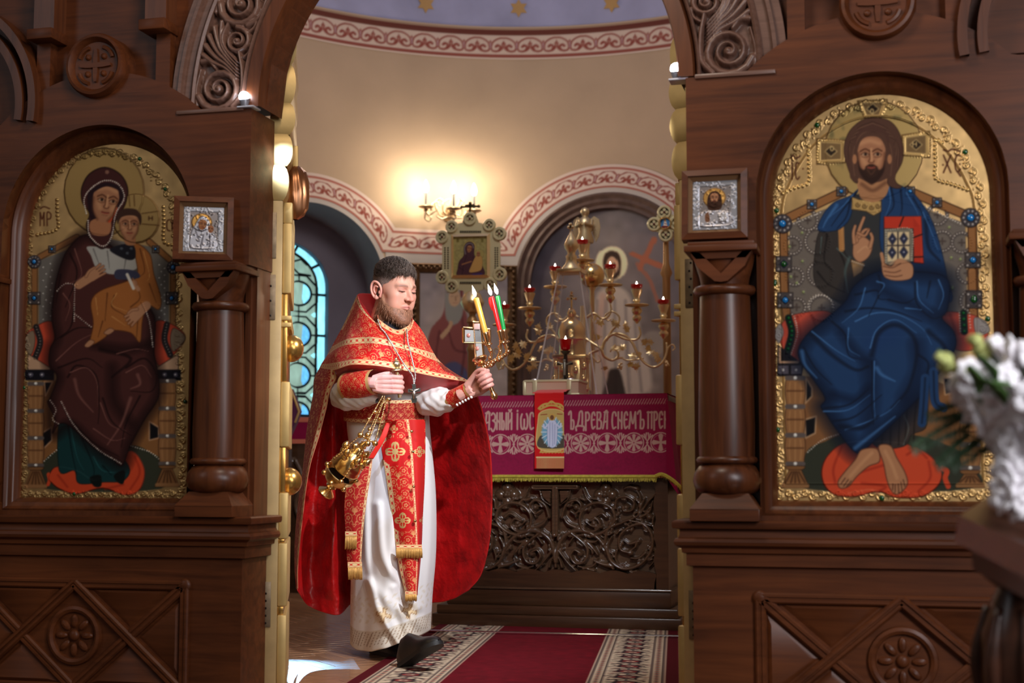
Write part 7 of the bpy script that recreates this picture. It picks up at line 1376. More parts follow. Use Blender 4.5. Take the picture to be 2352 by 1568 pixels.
for k in range(8):
    a = k*math.pi/4; b = MB(); b.tube([(pc_.x+.062*math.cos(a), pc_.y+.062*math.sin(a), .31), (pc_.x+.084*math.cos(a), pc_.y+.084*math.sin(a), .44), (pc_.x+.062*math.cos(a), pc_.y+.062*math.sin(a), .55)], [.007, .015, .008], 8, sub=5); b.build('gadroon', LW, LC, 180)
WP = plain('white_petals', s8(246, 242, 246), .6, sheen=.1, var=.05); BUD = plain('pale_green_buds', s8(186, 192, 116), .6); GR = plain('flower_green', s8(62, 96, 36), .6, var=.3, vscale=30); FERN = plain('fern_green', s8(44, 70, 40), .6, var=.3, vscale=30)
pc_ = pc_+Vector((RT[0]*.02-.06, RT[1]*.02-.02, 0))+Vector((RT[0]*.07, RT[1]*.07, 0))
VS = thing('flower_vase', 'low dark vase holding the white bouquet on the wooden stand', 'vase', (pc_.x, pc_.y, zl))
b = MB(); b.lathe([(.04, zl+.001), (.05, zl+.01), (.065, zl+.05), (.065, zl+.10), (.045, zl+.14), (.05, zl+.15), (.042, zl+.15), (.042, zl+.02)], (pc_.x+.06, pc_.y+.02, 0), n=24); b.build('body', plain('dark_vase', s8(50, 40, 36), .3), VS, 60)
BQ_ = thing('white_bouquet', 'loose bouquet of white stock flowers at the right edge', 'flowers', (pc_.x, pc_.y, zl+.1))
r_ = random.Random(11); base = np.array([pc_.x+.06, pc_.y+.02, zl+.12])
fl = bmesh.new(); 
def floret():
    b = MB()
    for k in range(5):
        a = k*2*math.pi/5; M_ = Matrix.Rotation(a, 4, 'Z') @ Matrix.Translation((.010, 0, .002)) @ Matrix.Rotation(-.5, 4, 'Y') @ Matrix.Diagonal((.0125, .0105, .004, 1)); b.ball((0, 0, 0), 1, 8, M=M_)
    b.ball((0, 0, .004), .006, 6); return b
fo = floret(); fme = fo.build('floret', WP, None, 180); f_me = fme.data; bpy.data.objects.remove(fme)
bb2 = MB(); bb2.ball((0, 0, 0), .0075, 8, (1, 1, 1.4)); bo = bb2.build('bud', BUD, None, 180); b_me = bo.data; bpy.data.objects.remove(bo)
stems = [((2155, 805), (2330, 1010), 2.45, 22, .3), ((2240, 770), (2345, 900), 2.55, 20, .35), ((2290, 850), (2350, 1100), 2.45, 30, 0), ((2345, 800), (2390, 1050), 2.5, 26, 0), ((2320, 1160), (2350, 960), 2.42, 30, 0), ((2365, 900), (2420, 1150), 2.4, 26, 0), ((2300, 960), (2370, 1140), 2.5, 24, 0)]
for (tp, bt, dz, nf, bud) in stems:
    T, B_ = PD(*tp, dz), PD(*bt, dz+.05); st = MB(); st.tube([base, (base+B_)/2+[0, 0, .02], B_, (T+B_)/2, T], .004, 6, sub=4); so = st.build('flower_stem', GR, BQ_, 180)
    ax_ = nrm(T-B_)
    for k in range(nf):
        q = k/nf; p = B_+(T-B_)*q; isb = q > 1-bud; a = r_.uniform(0, 6.28); u = nrm(np.cross(ax_, [.3, .5, .8])); w = np.cross(ax_, u); dirn = nrm(u*math.cos(a)+w*math.sin(a)+ax_*.35); rad = (.010 if isb else .026*(1-.4*q))
        o = bpy.data.objects.new('bud' if isb else 'floret', b_me if isb else f_me); COL.objects.link(o); o.parent = so; o.location = Vector(p+dirn*rad); o.rotation_euler = Vector(dirn).to_track_quat('Z', 'Y').to_euler(); s_ = r_.uniform(1.15, 1.6); o.scale = (s_, s_, s_)
for tp, bt, n in (((2092, 1035), (2230, 960), 14), ((2150, 1072), (2240, 1000), 12), ((2130, 960), (2230, 930), 10), ((2185, 1075), (2270, 1010), 10)):
    T, B_ = PD(*tp, 2.5), PD(*bt, 2.52); fb_ = MB(); fb_.tube([base, B_, (B_+T)/2+[0, 0, .01], T], .0015, 5, sub=4)
    for k in range(n):
        q = k/n; p = B_+(T-B_)*q; t = nrm(T-B_); u = nrm(np.cross(t, FH))
        for sg in (-1, 1):
            for m_ in range(3): d_ = nrm(t*.8+u*sg*(.6+.3*m_)+FH*r_.uniform(-.4, .4)); L = .030*(1-.5*q)*r_.uniform(.7, 1.1); e = p+d_*L; s1 = np.cross(d_, FH)*.0028; fb_.add([p-s1*.3, p+d_*L*.5+s1, e, p+d_*L*.5-s1], [(0, 1, 2, 3)])
    fb_.build('fern_frond', FERN, BQ_, 0, fix=False)
for P in ([(2290, 900), (2310, 880), (2330, 890)], [(2255, 830), (2280, 850), (2290, 880)], [(2270, 880), (2300, 905), (2310, 930)], [(2240, 850), (2250, 880), (2245, 905)]):
    Q = [PD(x, y, 2.42) for x, y in P]; b = MB(); b.tube([base]+Q, [.002, .004, .012, .002], 6, sub=5, flat=.25); b.build('leaf', GR, BQ_, 180)
# ================================================================== THE PRIEST
ZP = 6.37
def Q(x, y, d=0.0): return PD(x, y, ZP+d)
fp_ = Q(900, 1490); PR = thing('person', 'bearded man in red and gold vestments over a white robe, walking with censer and candles', 'person', (float(fp_[0]), float(fp_[1]), 0.0))
def patch(rows, nu, nv):
    R = np.array(rows, float); a = np.stack([resample_t(cr(r, 12), nu) for r in R]); b = np.stack([resample_t(cr(a[:, j], 12), nv) for j in range(nu)], 1)
    return b
def resample_t(P, n): t = np.linspace(0, len(P)-1, n); i = np.minimum(t.astype(int), len(P)-2); f = (t-i)[:, None]; return P[i]*(1-f)+P[i+1]*f
def world(G): x, y, d = G[..., 0], G[..., 1], G[..., 2]; z = (ZP+d)[..., None]; return CAM+(FW+RT*((x-1176)/FPX)[..., None]-UP*((y-784)/FPX)[..., None])*z
# ---- brocade repeat
tile = Cv(0, 96, 0, 96, 1.6, (0, 0, 0)); gm = lambda P, w, w2=None: [tile.line([(x+ox, y+oy) for x, y in P], w*.72, (255, 255, 255), w2=(w2*.72 if w2 else None)) for ox in (-96, 0, 96) for oy in (-96, 0, 96)]
def blob(x, y, r, ry=None, rot=0): [tile.ell(x+ox, y+oy, r*.82, (ry or r)*.82, c=(255, 255, 255), rot=rot) for ox in (-96, 0, 96) for oy in (-96, 0, 96)]
for cx, cy, sg in ((24, 22, 1), (72, 22, -1), (24, 70, -1), (72, 70, 1)):
    gm([(cx+sg*16*math.cos(t), cy+16*math.sin(t)) for t in np.linspace(.4, 6.0, 16)], 2.6)
    for k in range(5): a = k*1.2566; blob(cx+6*math.cos(a), cy+6*math.sin(a), 3.4)
    gm([(cx+sg*16, cy+4), (cx+sg*22, cy+12), (cx+sg*24, cy+24)], 2.4); gm([(cx-sg*15, cy+8), (cx-sg*20, cy+16), (cx-sg*14, cy+22)], 2.2)
    for a in (.6, 1.2, 1.9, 2.5): gm([(cx+19*math.cos(a), cy+19*math.sin(a)), (cx+24*math.cos(a+.1), cy+24*math.sin(a+.1))], 3.2, 1)
for cx, cy in ((48, 46), (0, 94)):
    for k in range(7): a = -math.pi/2+(k-3)*.42; gm([(cx, cy+6), (cx+11*math.cos(a), cy+11*math.sin(a))], 2.0, 4.4)
    blob(cx, cy+8, 3); gm([(cx, cy+8), (cx-8, cy+14), (cx-14, cy+10)], 2.2); gm([(cx, cy+8), (cx+8, cy+14), (cx+14, cy+10)], 2.2)
for cx, cy in ((48, 0), (0, 46), (96, 46), (48, 96)):
    for k in range(8): a = k*.785; blob(cx+4.5*math.cos(a), cy+4.5*math.sin(a), 1.8)
TILE = tile.c[..., 0]
def brocade(u, v, size=.105):
    y = (v/size)%1*(tile.h-2); x = (u/size)%1*(tile.w-2); i, j = y.astype(int), x.astype(int); a, b = y-i, x-j; return TILE[i, j]*(1-a)*(1-b)+TILE[i+1, j]*a*(1-b)+TILE[i, j+1]*(1-a)*b+TILE[i+1, j+1]*a*b
def band(u, t):
    """gold galloon: t across 0..1, u metres along; returns gold fraction"""
    q = (u/.032)%1; dia = (np.abs(q-.5)*2+np.abs(t-.5)*2.6 < .52); wav = np.abs(np.abs(t-.5)-(.25+.09*np.cos(u/.032*2*np.pi))) < .045; g = np.ones_like(u); g[dia] = .15; g[wav] = .45; g[(t < .06) | (t > .94)] = .55; return g
RD, GD, GL_ = np.array([198, 18, 18])/255, np.array([226, 176, 112])/255, np.array([232, 204, 150])/255
def dress(W_, fn, red=RD, size=.118, dim=.85):
    """colour for a garment grid; fn(i, j, u, v) -> list of (mask, t) galloon strips"""
    du = np.linalg.norm(np.diff(W_, axis=1), axis=2); dv = np.linalg.norm(np.diff(W_, axis=0), axis=2)
    u = np.concatenate([np.zeros((W_.shape[0], 1)), np.cumsum(du, 1)], 1); v = np.concatenate([np.zeros((1, W_.shape[1])), np.cumsum(dv, 0)], 0); u = u-u.mean(1, keepdims=True)
    g = brocade(u, v, size)*dim; col = red*(1-g[..., None])+GD*g[..., None]; m = g*.28
    for mask, t, along in (fn(u, v) if fn else []):
        a = u if along == 'u' else v; b = band(a, np.clip(t, 0, 1))[..., None]; c_ = red*(1-b)+GL_*b; col = np.where(mask[..., None], c_, col); m = np.where(mask, b[..., 0]*.28, m)
    return np.dstack([col, m])
def solid(o, th=.003): md = o.modifiers.new('thickness', 'SOLIDIFY'); md.thickness = th; md.offset = 0; return o
# ---- phelonion: chest and yoke
rows = [[(821, 677, .13), (829, 700, .02), (846, 724, -.06), (872, 747, -.12), (912, 767, -.15), (938, 757, -.11), (948, 733, .0)],
        [(790, 745, .14), (810, 752, -.03), (842, 757, -.13), (878, 767, -.18), (920, 782, -.20), (952, 776, -.13), (972, 764, .02)],
        [(757, 806, .14), (793, 786, -.10), (845, 779, -.20), (892, 785, -.235), (938, 798, -.22), (978, 812, -.14), (1003, 822, .0)],
        [(744, 828, .12), (778, 813, -.13), (830, 811, -.25), (885, 815, -.285), (940, 826, -.275), (990, 842, -.19), (1040, 854, -.03)],
        [(735, 845, .10), (768, 850, -.15), (808, 838, -.30), (862, 840, -.335), (930, 851, -.33), (1010, 867, -.22), (1084, 879, -.10)]]
G = patch(rows, 400, 210); Wd_ = world(G); nv, nu = G.shape[:2]
jj, ii = np.meshgrid(np.linspace(0, 1, nu), np.linspace(0, 4, nv))
nrmv = FH[None, None]*-1; wr_ = .006*np.sin(jj*21+ii*2.2)*np.clip(ii-1.2, 0, 1)+.004*np.sin(jj*37-ii*3)*np.clip(ii-.5, 0, 1); Wd_ = Wd_-FH*wr_[..., None]
fA = lambda u, v: [((ii > 1.78) & (ii < 2.32), (ii-1.78)/.54, 'u'), (ii > 3.52, (ii-3.52)/.48, 'u'), (ii < .13, ii/.13, 'u'), ((jj < .035) & (ii < 1.2), jj/.035, 'v')]
PH = gridmesh('phelonion', Wd_, dress(Wd_, fA), BROC, PR, flip=True); solid(PH)
# ---- left drape (outside of the cape beside the arm)
Lx = [(735, 845), (723, 870), (720, 905), (714, 939), (705, 990), (698, 1059), (691, 1110), (683, 1174), (678, 1237), (677, 1300), (681, 1352)]
Rx = [(768, 850), (772, 868), (758, 898), (749, 940), (732, 1004), (714, 1062), (704, 1115), (696, 1180), (689, 1245), (684, 1304), (684, 1352)]
rows = []
for k, ((lx_, ly_), (rx, ry)) in enumerate(zip(Lx, Rx)): q = k/10; rows.append([(lx_+6, ly_, .26), (lx_, ly_, .12), (lx_+(rx-lx_)*.55, (ly_+ry)/2, -.04-.04*(1-q)), (rx, ry, -.13+.06*q)])
G = patch(rows, 50, 260); WB = world(G); jb, ib = np.meshgrid(np.linspace(0, 1, 50), np.linspace(0, 1, 260))
fB = lambda u, v: [(jb > .80, (jb-.80)/.2, 'v')]
o = gridmesh('left_drape', WB, dress(WB, fB, red=np.array([176, 26, 26])/255), BROC, PH, flip=True); solid(o)
# ---- lining seen inside the open cape
rows = [[(730, 850, .14), (752, 880, .16), (766, 900, .10), (792, 900, .20), (880, 890, .26), (985, 880, .24), (1050, 885, .10), (1086, 884, -.06)],
        [(722, 930, .14), (748, 945, .17), (766, 950, .10), (792, 950, .22), (880, 950, .30), (990, 940, .28), (1060, 938, .16), (1106, 935, .0)],
        [(708, 1010, .13), (738, 1030, .18), (766, 1040, .10), (794, 1040, .22), (880, 1040, .31), (990, 1020, .30), (1066, 1010, .18), (1124, 1015, .02)],
        [(697, 1080, .12), (730, 1110, .18), (765, 1120, .09), (796, 1120, .22), (880, 1120, .32), (992, 1110, .31), (1068, 1100, .19), (1130, 1090, .02)],
        [(686, 1170, .10), (724, 1190, .18), (765, 1200, .08), (798, 1200, .22), (880, 1200, .32), (992, 1190, .31), (1070, 1180, .19), (1130, 1170, .02)],
        [(680, 1250, .08), (720, 1275, .17), (766, 1285, .07), (802, 1280, .21), (880, 1270, .31), (992, 1265, .30), (1068, 1258, .18), (1124, 1245, .02)],
        [(679, 1330, .04), (714, 1350, .14), (769, 1362, .05), (806, 1350, .20), (880, 1340, .30), (990, 1335, .29), (1058, 1322, .18), (1106, 1318, .06)],
        [(683, 1356, .02), (712, 1392, .10), (774, 1413, .04), (812, 1384, .18), (880, 1384, .29), (985, 1384, .28), (1036, 1377, .20), (1076, 1356, .10)]]
G = patch(rows, 150, 150); WC_ = world(G); jc, ic = np.meshgrid(np.linspace(0, 1, 150), np.linspace(0, 1, 150))
nz = Cv(0, 150, 0, 150, 1).noise(1, 9, 'n')[:150, :150]; nz2 = Cv(0, 150, 0, 150, 1).noise(1, 20, 'n')[:150, :150]; WC_ = WC_-FH*(.005*nz+.010*nz2)[..., None]*np.clip(jc*6, 0, 1)[..., None]*np.clip((1-jc)*8, 0, 1)[..., None]
o = gridmesh('lining', WC_, None, SATIN, PH, flip=True); solid(o)
# ---- underside of the lifted front edge
hem = rows_h = [(768, 850, -.15), (808, 838, -.30), (862, 840, -.335), (930, 851, -.33), (1010, 867, -.22), (1084, 879, -.10)]
mid = [(775, 862, -.14), (812, 850, -.25), (864, 866, -.25), (930, 884, -.24), (1010, 885, -.17), (1080, 884, -.10)]
low = [(782, 880, -.05), (818, 868, -.12), (870, 890, -.16), (935, 902, -.165), (1000, 898, -.12), (1076, 888, -.09)]
G = patch([hem, mid, low], 90, 30); o = gridmesh('front_fold', world(G), None, plain('red_satin_fold', s8(170, 30, 28), .45, bump=.25, scale=14, sheen=.2), PH, flip=True)
# ---- high stiff collar behind the neck
rim = [(846, 724, -.06), (829, 700, .03), (821, 677, .13), (842, 674, .19), (866, 678, .20), (905, 690, .18), (940, 710, .10), (948, 733, .0)]
mid = [(853, 731, -.05), (842, 714, .03), (838, 702, .09), (848, 700, .14), (866, 702, .15), (905, 712, .14), (932, 724, .08), (943, 742, .0)]
bas = [(866, 745, -.05), (860, 736, .0), (858, 730, .05), (862, 730, .08), (876, 732, .09), (905, 736, .08), (925, 742, .05), (936, 752, .0)]
G = patch([rim, mid, bas], 70, 24); o = gridmesh('collar', world(G), None, plain('red_collar_lining', s8(184, 18, 18), .75, bump=.1, scale=120, spec=.15), PH, flip=True); solid(o)
# ---- inner neck band of the yoke
G = patch([[(868, 735, -.03), (872, 747, -.125), (912, 768, -.158), (936, 758, -.12), (945, 744, -.02)], [(866, 716, -.02), (872, 734, -.10), (908, 757, -.13), (934, 750, -.10), (944, 738, -.01)]], 60, 10); Wn = world(G); jn, in_ = np.meshgrid(np.linspace(0, 1, 60), np.linspace(0, 1, 10))
o = gridmesh('neck_band', Wn, dress(Wn, lambda u, v: [(in_ > -1, in_, 'u')]), BROC, PH, flip=True); solid(o)
# ---- alb (white robe), a closed tube round the body
rowsA = [(880, 800, 985, .15), (965, 797, 985, .15), (1040, 806, 992, .16), (1120, 812, 999, .17), (1200, 812, 1001, .18), (1290, 808, 999, .19), (1380, 806, 992, .20), (1440, 805, 988, .21)]
nu, nv = 200, 210; ang = np.linspace(-math.pi, math.pi, nu); yv = np.linspace(0, 1, nv)
ra = resample_t(cr(np.array(rowsA, float), 20), nv); GA = np.zeros((nv, nu, 3))
yb = np.interp(np.abs(ang), [0, .5, 1.2, 1.57, 3.15], [0]*5)
ybot = np.interp(ang, [-3.1416, -1.57, -1.0, -.5, -.1, .3, .7, 1.1, 1.57, 3.1416], [1440, 1474, 1492, 1496, 1488, 1474, 1462, 1452, 1442, 1440])
for i in range(nv):
    q = yv[i]; y0_, xl, xr_, dp = ra[i]; k = q**1.0; A_ = ang; fold = (.016*np.sin(A_*4+1.0+q*1.8)+.008*np.sin(A_*7+q*3.5)+.002*np.sin(A_*17+q*4))*np.clip(q*1.6-.1, 0, 1)
    sx_ = (xr_-xl)/2*(1+fold*.55); GA[i, :, 0] = (xl+xr_)/2+sx_*np.sin(A_); y_end = ybot; GA[i, :, 1] = 880+(y_end-880)*q; GA[i, :, 2] = .02-(dp+fold*1.5)*np.cos(A_)
    fw_ = np.clip((q-.55)/.45, 0, 1)**2; GA[i, :, 2] -= fw_*.10*np.exp(-((A_-.35)/.7)**2)          # the leading knee pushes the cloth forward
    GA[i, :, 1] += 0
def ridge(P, w, h):
    P = cr(np.array(P, float), 8); D2 = np.full(GA.shape[:2], 1e9)
    for a, b_ in zip(P, P[1:]):
        dx, dy = b_-a; t = np.clip(((GA[..., 0]-a[0])*dx+(GA[..., 1]-a[1])*dy)/(dx*dx+dy*dy+1e-9), 0, 1); D2 = np.minimum(D2, (GA[..., 0]-a[0]-t*dx)**2+(GA[..., 1]-a[1]-t*dy)**2)
    GA[..., 2] -= np.where(GA[..., 2] < .03, h*np.exp(-D2/(w*w)), 0)
ridge([(848, 1335), (868, 1400), (893, 1440), (915, 1476)], 9, .040); ridge([(862, 1352), (900, 1390), (945, 1420), (978, 1440)], 14, .022); ridge([(868, 1160), (880, 1280), (920, 1340), (960, 1395)], 10, .022); ridge([(838, 1120), (842, 1260), (852, 1340)], 8, .016); ridge([(905, 1350), (925, 1420), (940, 1462)], 8, .018)
WA_ = world(GA); X_, Y_ = GA[..., 0], GA[..., 1]; col = np.ones((nv, nu, 4))*np.array([.92, .91, .905, 0]); qq = yv[:, None]+0*ang[None]; front = np.cos(ang)[None]+0*qq > -.1
tr_ = (qq > .925); col[tr_] = [.84, .80, .74, 0]; dots = (np.sin(ang[None]*60+qq*200) > .82) & (qq > .93) & (qq < .985); col[dots] = [.56, .44, .32, 0]
sc_ = (qq > .80) & (qq < .90) & ((np.sin(ang[None]*26+np.sin(qq*140)*1.2)*np.sin(qq*150)) > .45); col[sc_] = [.88, .85, .80, 0]
for cx, cy in ((881, 1412), (940, 1403)):
    dx, dy = (X_-cx), (Y_-cy); c_, s_ = math.cos(.2), math.sin(.2); ex, ey = dx*c_+dy*s_, -dx*s_+dy*c_; rad = np.hypot(ex, ey); disc = (rad < 21) & front; col[disc] = [.90, .86, .80, 0]
    cr_ = front & (((np.abs(ex) < 5) & (np.abs(ey) < 17)) | ((np.abs(ey) < 5) & (np.abs(ex) < 17))); edge_ = cr_ & ~(((np.abs(ex) < 2.5) & (np.abs(ey) < 14.5)) | ((np.abs(ey) < 2.5) & (np.abs(ex) < 14.5))); col[cr_] = [.88, .78, .62, 0]; col[edge_] = [.70, .55, .38, .1]
ALBM = painted('white_linen', .8, .5, sheen=.15, bump=.08, scale=160, spec=.2)
AL = gridmesh('white_robe', WA_, col, ALBM, PR, flip=True); solid(AL, .004)
def tubecol(name, P, r, m, parent, n=40, sub=10, colf=None, wr=0, flat=None):
    C_ = cr(np.array([list(Q(x, y, d))+[rr_] for (x, y, d), rr_ in zip(P, r)]), sub); T = np.gradient(C_[:, :3], axis=0); T /= np.linalg.norm(T, axis=1)[:, None]
    u = np.tile(np.cross(T[0], FH), (len(C_), 1)); G_ = np.zeros((len(C_), n, 3)); an = np.linspace(0, 2*math.pi, n)
    for i in range(len(C_)): ui = nrm(u[i]-T[i]*(u[i] @ T[i])); wi = np.cross(T[i], ui); R_ = C_[i, 3]*(1+wr*np.sin(an*4+i*.5)+wr*.6*np.sin(an*7-i*.9)); G_[i] = C_[i, :3]+(ui*np.cos(an)[:, None]+wi*np.sin(an)[:, None])*R_[:, None]
    c_ = colf(G_) if colf else None
    return gridmesh(name, G_, c_, m, parent)
tubecol('sleeve', [(784, 886, -.02), (786, 908, -.08), (800, 905, -.16), (822, 906, -.21), (848, 912, -.25), (866, 920, -.27)], [.036, .056, .070, .065, .042, .012], WHITE, AL, wr=.05)
tubecol('sleeve', [(975, 890, -.02), (985, 918, -.09), (1008, 920, -.15), (1030, 919, -.19), (1048, 912, -.22)], [.05, .068, .062, .046, .034], WHITE, AL, wr=.06)
# cuffs
def cuffcol(G_):
    W2 = G_; c_ = dress(W2, None, size=.075); n_ = W2.shape[0]; t = np.linspace(0, 1, n_)[:, None]+0*W2[..., 0]; e = (t < .1) | (t > .9); c_[e] = [.80, .62, .38, .4]; return c_
tubecol('cuff', [(800, 888, -.215), (830, 882, -.275), (864, 876, -.325)], [.062, .058, .052], BROC, PR, n=150, sub=54, colf=cuffcol)
tubecol('cuff', [(1036, 918, -.20), (1058, 906, -.245), (1082, 893, -.285)], [.040, .037, .036], BROC, PR, n=150, sub=54, colf=cuffcol)
lc = MB()
for k in range(6): p, q = Q(1048+k*6.5, 927-k*3.4, -.275-k*.009), Q(1052+k*6.5, 932-k*3.6, -.272-k*.009); lc.tube([p, (p+q)/2+[0, 0, .0], q], [.004, .006, .004], 6)
tag(lc.build('cuff_lacing', WHITE, PR, 180), kind='stuff')
# ---- belt
an = np.linspace(-1.75, 1.75, 160); tt_b = np.linspace(0, 1, 34); GB_ = np.zeros((34, 160, 3))
for i, t in enumerate(tt_b): GB_[i, :, 0] = 886+96*np.sin(an); GB_[i, :, 1] = 917+t*53+7*np.cos(an)-5; GB_[i, :, 2] = .02-.178*np.cos(an)
WBt = world(GB_); tb = tt_b[:, None]+0*an[None]; o = gridmesh('belt', WBt, dress(WBt, lambda u, v: [(tb < .14, tb/.14, 'u'), (tb > .84, (tb-.84)/.16, 'u')], red=np.array([160, 28, 26])/255, size=.07, dim=.75), BROC, PR, flip=True); solid(o)
# ---- stole (epitrachelion) down the front
def pxr(x, y): return 660+x/2.375, 900+y/2.375
def strip(pts, nu, nv): return patch(pts, nu, nv)
st = [((500, 150), (655, 150), (752, 150), -.17), ((513, 300), (675, 300), (752, 300), -.182), ((540, 480), (687, 480), (748, 480), -.195), ((570, 680), (700, 680), (738, 680), -.21), ((592, 830), (706, 835), (732, 835), -.225), ((612, 960), (706, 965), (722, 960), -.24), ((645, 1100), (700, 1110), (708, 1108), -.262)]
rows = [[(*pxr(*a), d+.03), (*pxr((a[0]+b[0])/2, (a[1]+b[1])/2), d-.005), (*pxr(*b), d), (*pxr((b[0]+c_[0])/2, (b[1]+c_[1])/2), d+.01), (*pxr(*c_), d+.055)] for a, b, c_, d in st]
G = patch(rows, 90, 330); WS = world(G); js, is_ = np.meshgrid(np.linspace(0, 1, 90), np.linspace(0, 1, 330))
cs_ = dress(WS, lambda u, v: [(js < .10, js/.10, 'v'), ((js > .47) & (js < .53), (js-.47)/.06, 'v')], size=.10, dim=.9)
right = (js > .53) & (js < .97); g0 = np.array([200, 30, 26])/255; cs_[right] = list(g0)+[0]
Xs, Ys = G[..., 0], G[..., 1]; goldc = np.array([226, 190, 122, 0])/255
for cx, cy, r, lobes in ((908, 1037, 24, 1), (963, 1037, 13, 0), (925, 1195, 19, 1), (972, 1195, 10, 0), (905, 985, 10, 0)):
    dx, dy = Xs-cx, Ys-cy; rad = np.hypot(dx, dy); a = np.arctan2(dy, dx); clr = rad < r*1.35; cs_[clr & (js < .47)] = list(RD)+[0]
    mk = (rad < r*(.45+.5*np.abs(np.cos(2*a))**.8)); hole = mk & (rad < r*(.25+.5*np.abs(np.cos(2*a))**.8)) & (rad > r*.28) & (np.abs(np.sin(4*a)) > .5); cs_[mk] = [.90, .76, .50, .55]; cs_[hole] = list(RD)+[0]
fring = (is_ > .715) & (is_ < .775); 
STL = gridmesh('stole', WS, cs_, BROC, PR, flip=True); solid(STL)
for k, (x, y) in enumerate(((685, 325), (689, 515), (696, 703), (700, 890), (678, 215))):
    b = MB(); b.ball(Q(*pxr(x, y), -.205-.012*(y/300)), .007, 10); b.build('button', GOLD, STL, 180)
def fringe(name, x0, x1, y0, yb_, y1, d0, parent):
    b = MB(); p = [Q(*pxr(x0, y0), d0), Q(*pxr(x1, y0), d0), Q(*pxr(x1, yb_), d0-.004), Q(*pxr(x0, yb_), d0-.004)]; b.add(p, [(0, 1, 2, 3)]); Gc = np.array([[p[0]*(1-t)+p[1]*t, p[3]*(1-t)+p[2]*t] for t in np.linspace(0, 1, 40)]); Gd = np.stack([Gc[:, 0]*(1-t)+Gc[:, 1]*t for t in np.linspace(0, 1, 12)]); tq = np.linspace(0, 1, 12)[:, None]+0*Gd[..., 0]
    Gd = Gd-FH*.006; o = gridmesh(name+'_galloon', Gd, dress(Gd, lambda u, v: [(tq > -1, tq, 'u')]), BROC, parent, flip=True); solid(o)
    f_ = MB(); n = int((x1-x0)/4.6); rr_ = random.Random(int(x0))
    for k in range(n):
        x = x0+(x1-x0)*(k+.5)/n; dx = rr_.uniform(-3, 3); a, b2 = Q(*pxr(x, yb_), d0-.012), Q(*pxr(x+dx, y1+rr_.uniform(-4, 3)), d0-.010); f_.tube([a, (a+b2)/2, b2], [.0022, .0032, .0030], 5)
    tag(f_.build('fringe', plain('gold_fringe', s8(206, 156, 84), .45, .35, var=.2, vscale=60), parent, 180), kind='stuff')
fringe('stole', 593, 735, 832, 852, 906, -.236, STL); fringe('stole', 642, 706, 1086, 1104, 1140, -.272, STL)
# ---- thigh shield hung on a red ribbon
rows = [[(*pxr(a, b), d), (*pxr((a+c_)/2, (b+e)/2), d-.02), (*pxr(c_, e), d-.005)] for (a, b), (c_, e), d in (((372, 362), (465, 362), -.17), ((338, 450), (452, 470), -.175), ((312, 600), (432, 600), -.18), ((318, 760), (412, 770), -.185), ((326, 900), (404, 900), -.19), ((332, 1012), (402, 1018), -.19))]
G = patch(rows, 60, 190); WT = world(G); jt, it = np.meshgrid(np.linspace(0, 1, 60), np.linspace(0, 1, 190))
TS = gridmesh('thigh_shield', WT, dress(WT, lambda u, v: [(it < .04, it/.04, 'u'), (jt > .88, (jt-.88)/.12, 'v')], red=np.array([172, 26, 26])/255, dim=.8), BROC, PR, flip=True); solid(TS)
fringe('shield', 316, 380, 760, 784, 855, -.205, TS); fringe('shield', 330, 408, 926, 956, 1022, -.212, TS)
b = MB(); G = patch([[(*pxr(538, 168), -.20), (*pxr(566, 168), -.20)], [(*pxr(500, 260), -.21), (*pxr(530, 262), -.21)], [(*pxr(440, 362), -.20), (*pxr(470, 364), -.20)]], 6, 30); o = gridmesh('shield_ribbon', world(G), None, plain('scarlet_ribbon', s8(222, 40, 28), .5, sheen=.2), TS, flip=True); solid(o)
# ---- body: head, neck, hands, torso and legs in one mesh
yaw, pit = math.radians(46), math.radians(13)
hf0 = nrm(-FH*math.cos(yaw)+RT*math.sin(yaw)); zu = np.array([0, 0, 1.0]); hf = nrm(hf0*math.cos(pit)-zu*math.sin(pit)); hx = nrm(np.cross(hf0, zu)); hx = -hx; hu = np.cross(hf, -hx); hu = hu if hu[2] > 0 else -hu
HC = Q(906, 664, -.02); HS = 1.06                              # hx points to the subject's left, hf forward, hu up
def smin(a, b, k): h = np.clip(.5+.5*(b-a)/k, 0, 1); return b*(1-h)+a*h-k*h*(1-h)
def smax(a, b, k): return -smin(-a, -b, k)
def sE(p, c, r): r = np.array(r); q = (p-np.array(c))/r; k0 = np.linalg.norm(q, axis=-1); k1 = np.linalg.norm(q/r, axis=-1)+1e-9; return k0*(k0-1)/k1
def sC(p, a, b, r1, r2=None): r2 = r1 if r2 is None else r2; a, b = np.array(a), np.array(b); d = b-a; t = np.clip(((p-a) @ d)/(d @ d), 0, 1); return np.linalg.norm(p-a-t[..., None]*d, axis=-1)-(r1+(r2-r1)*t)
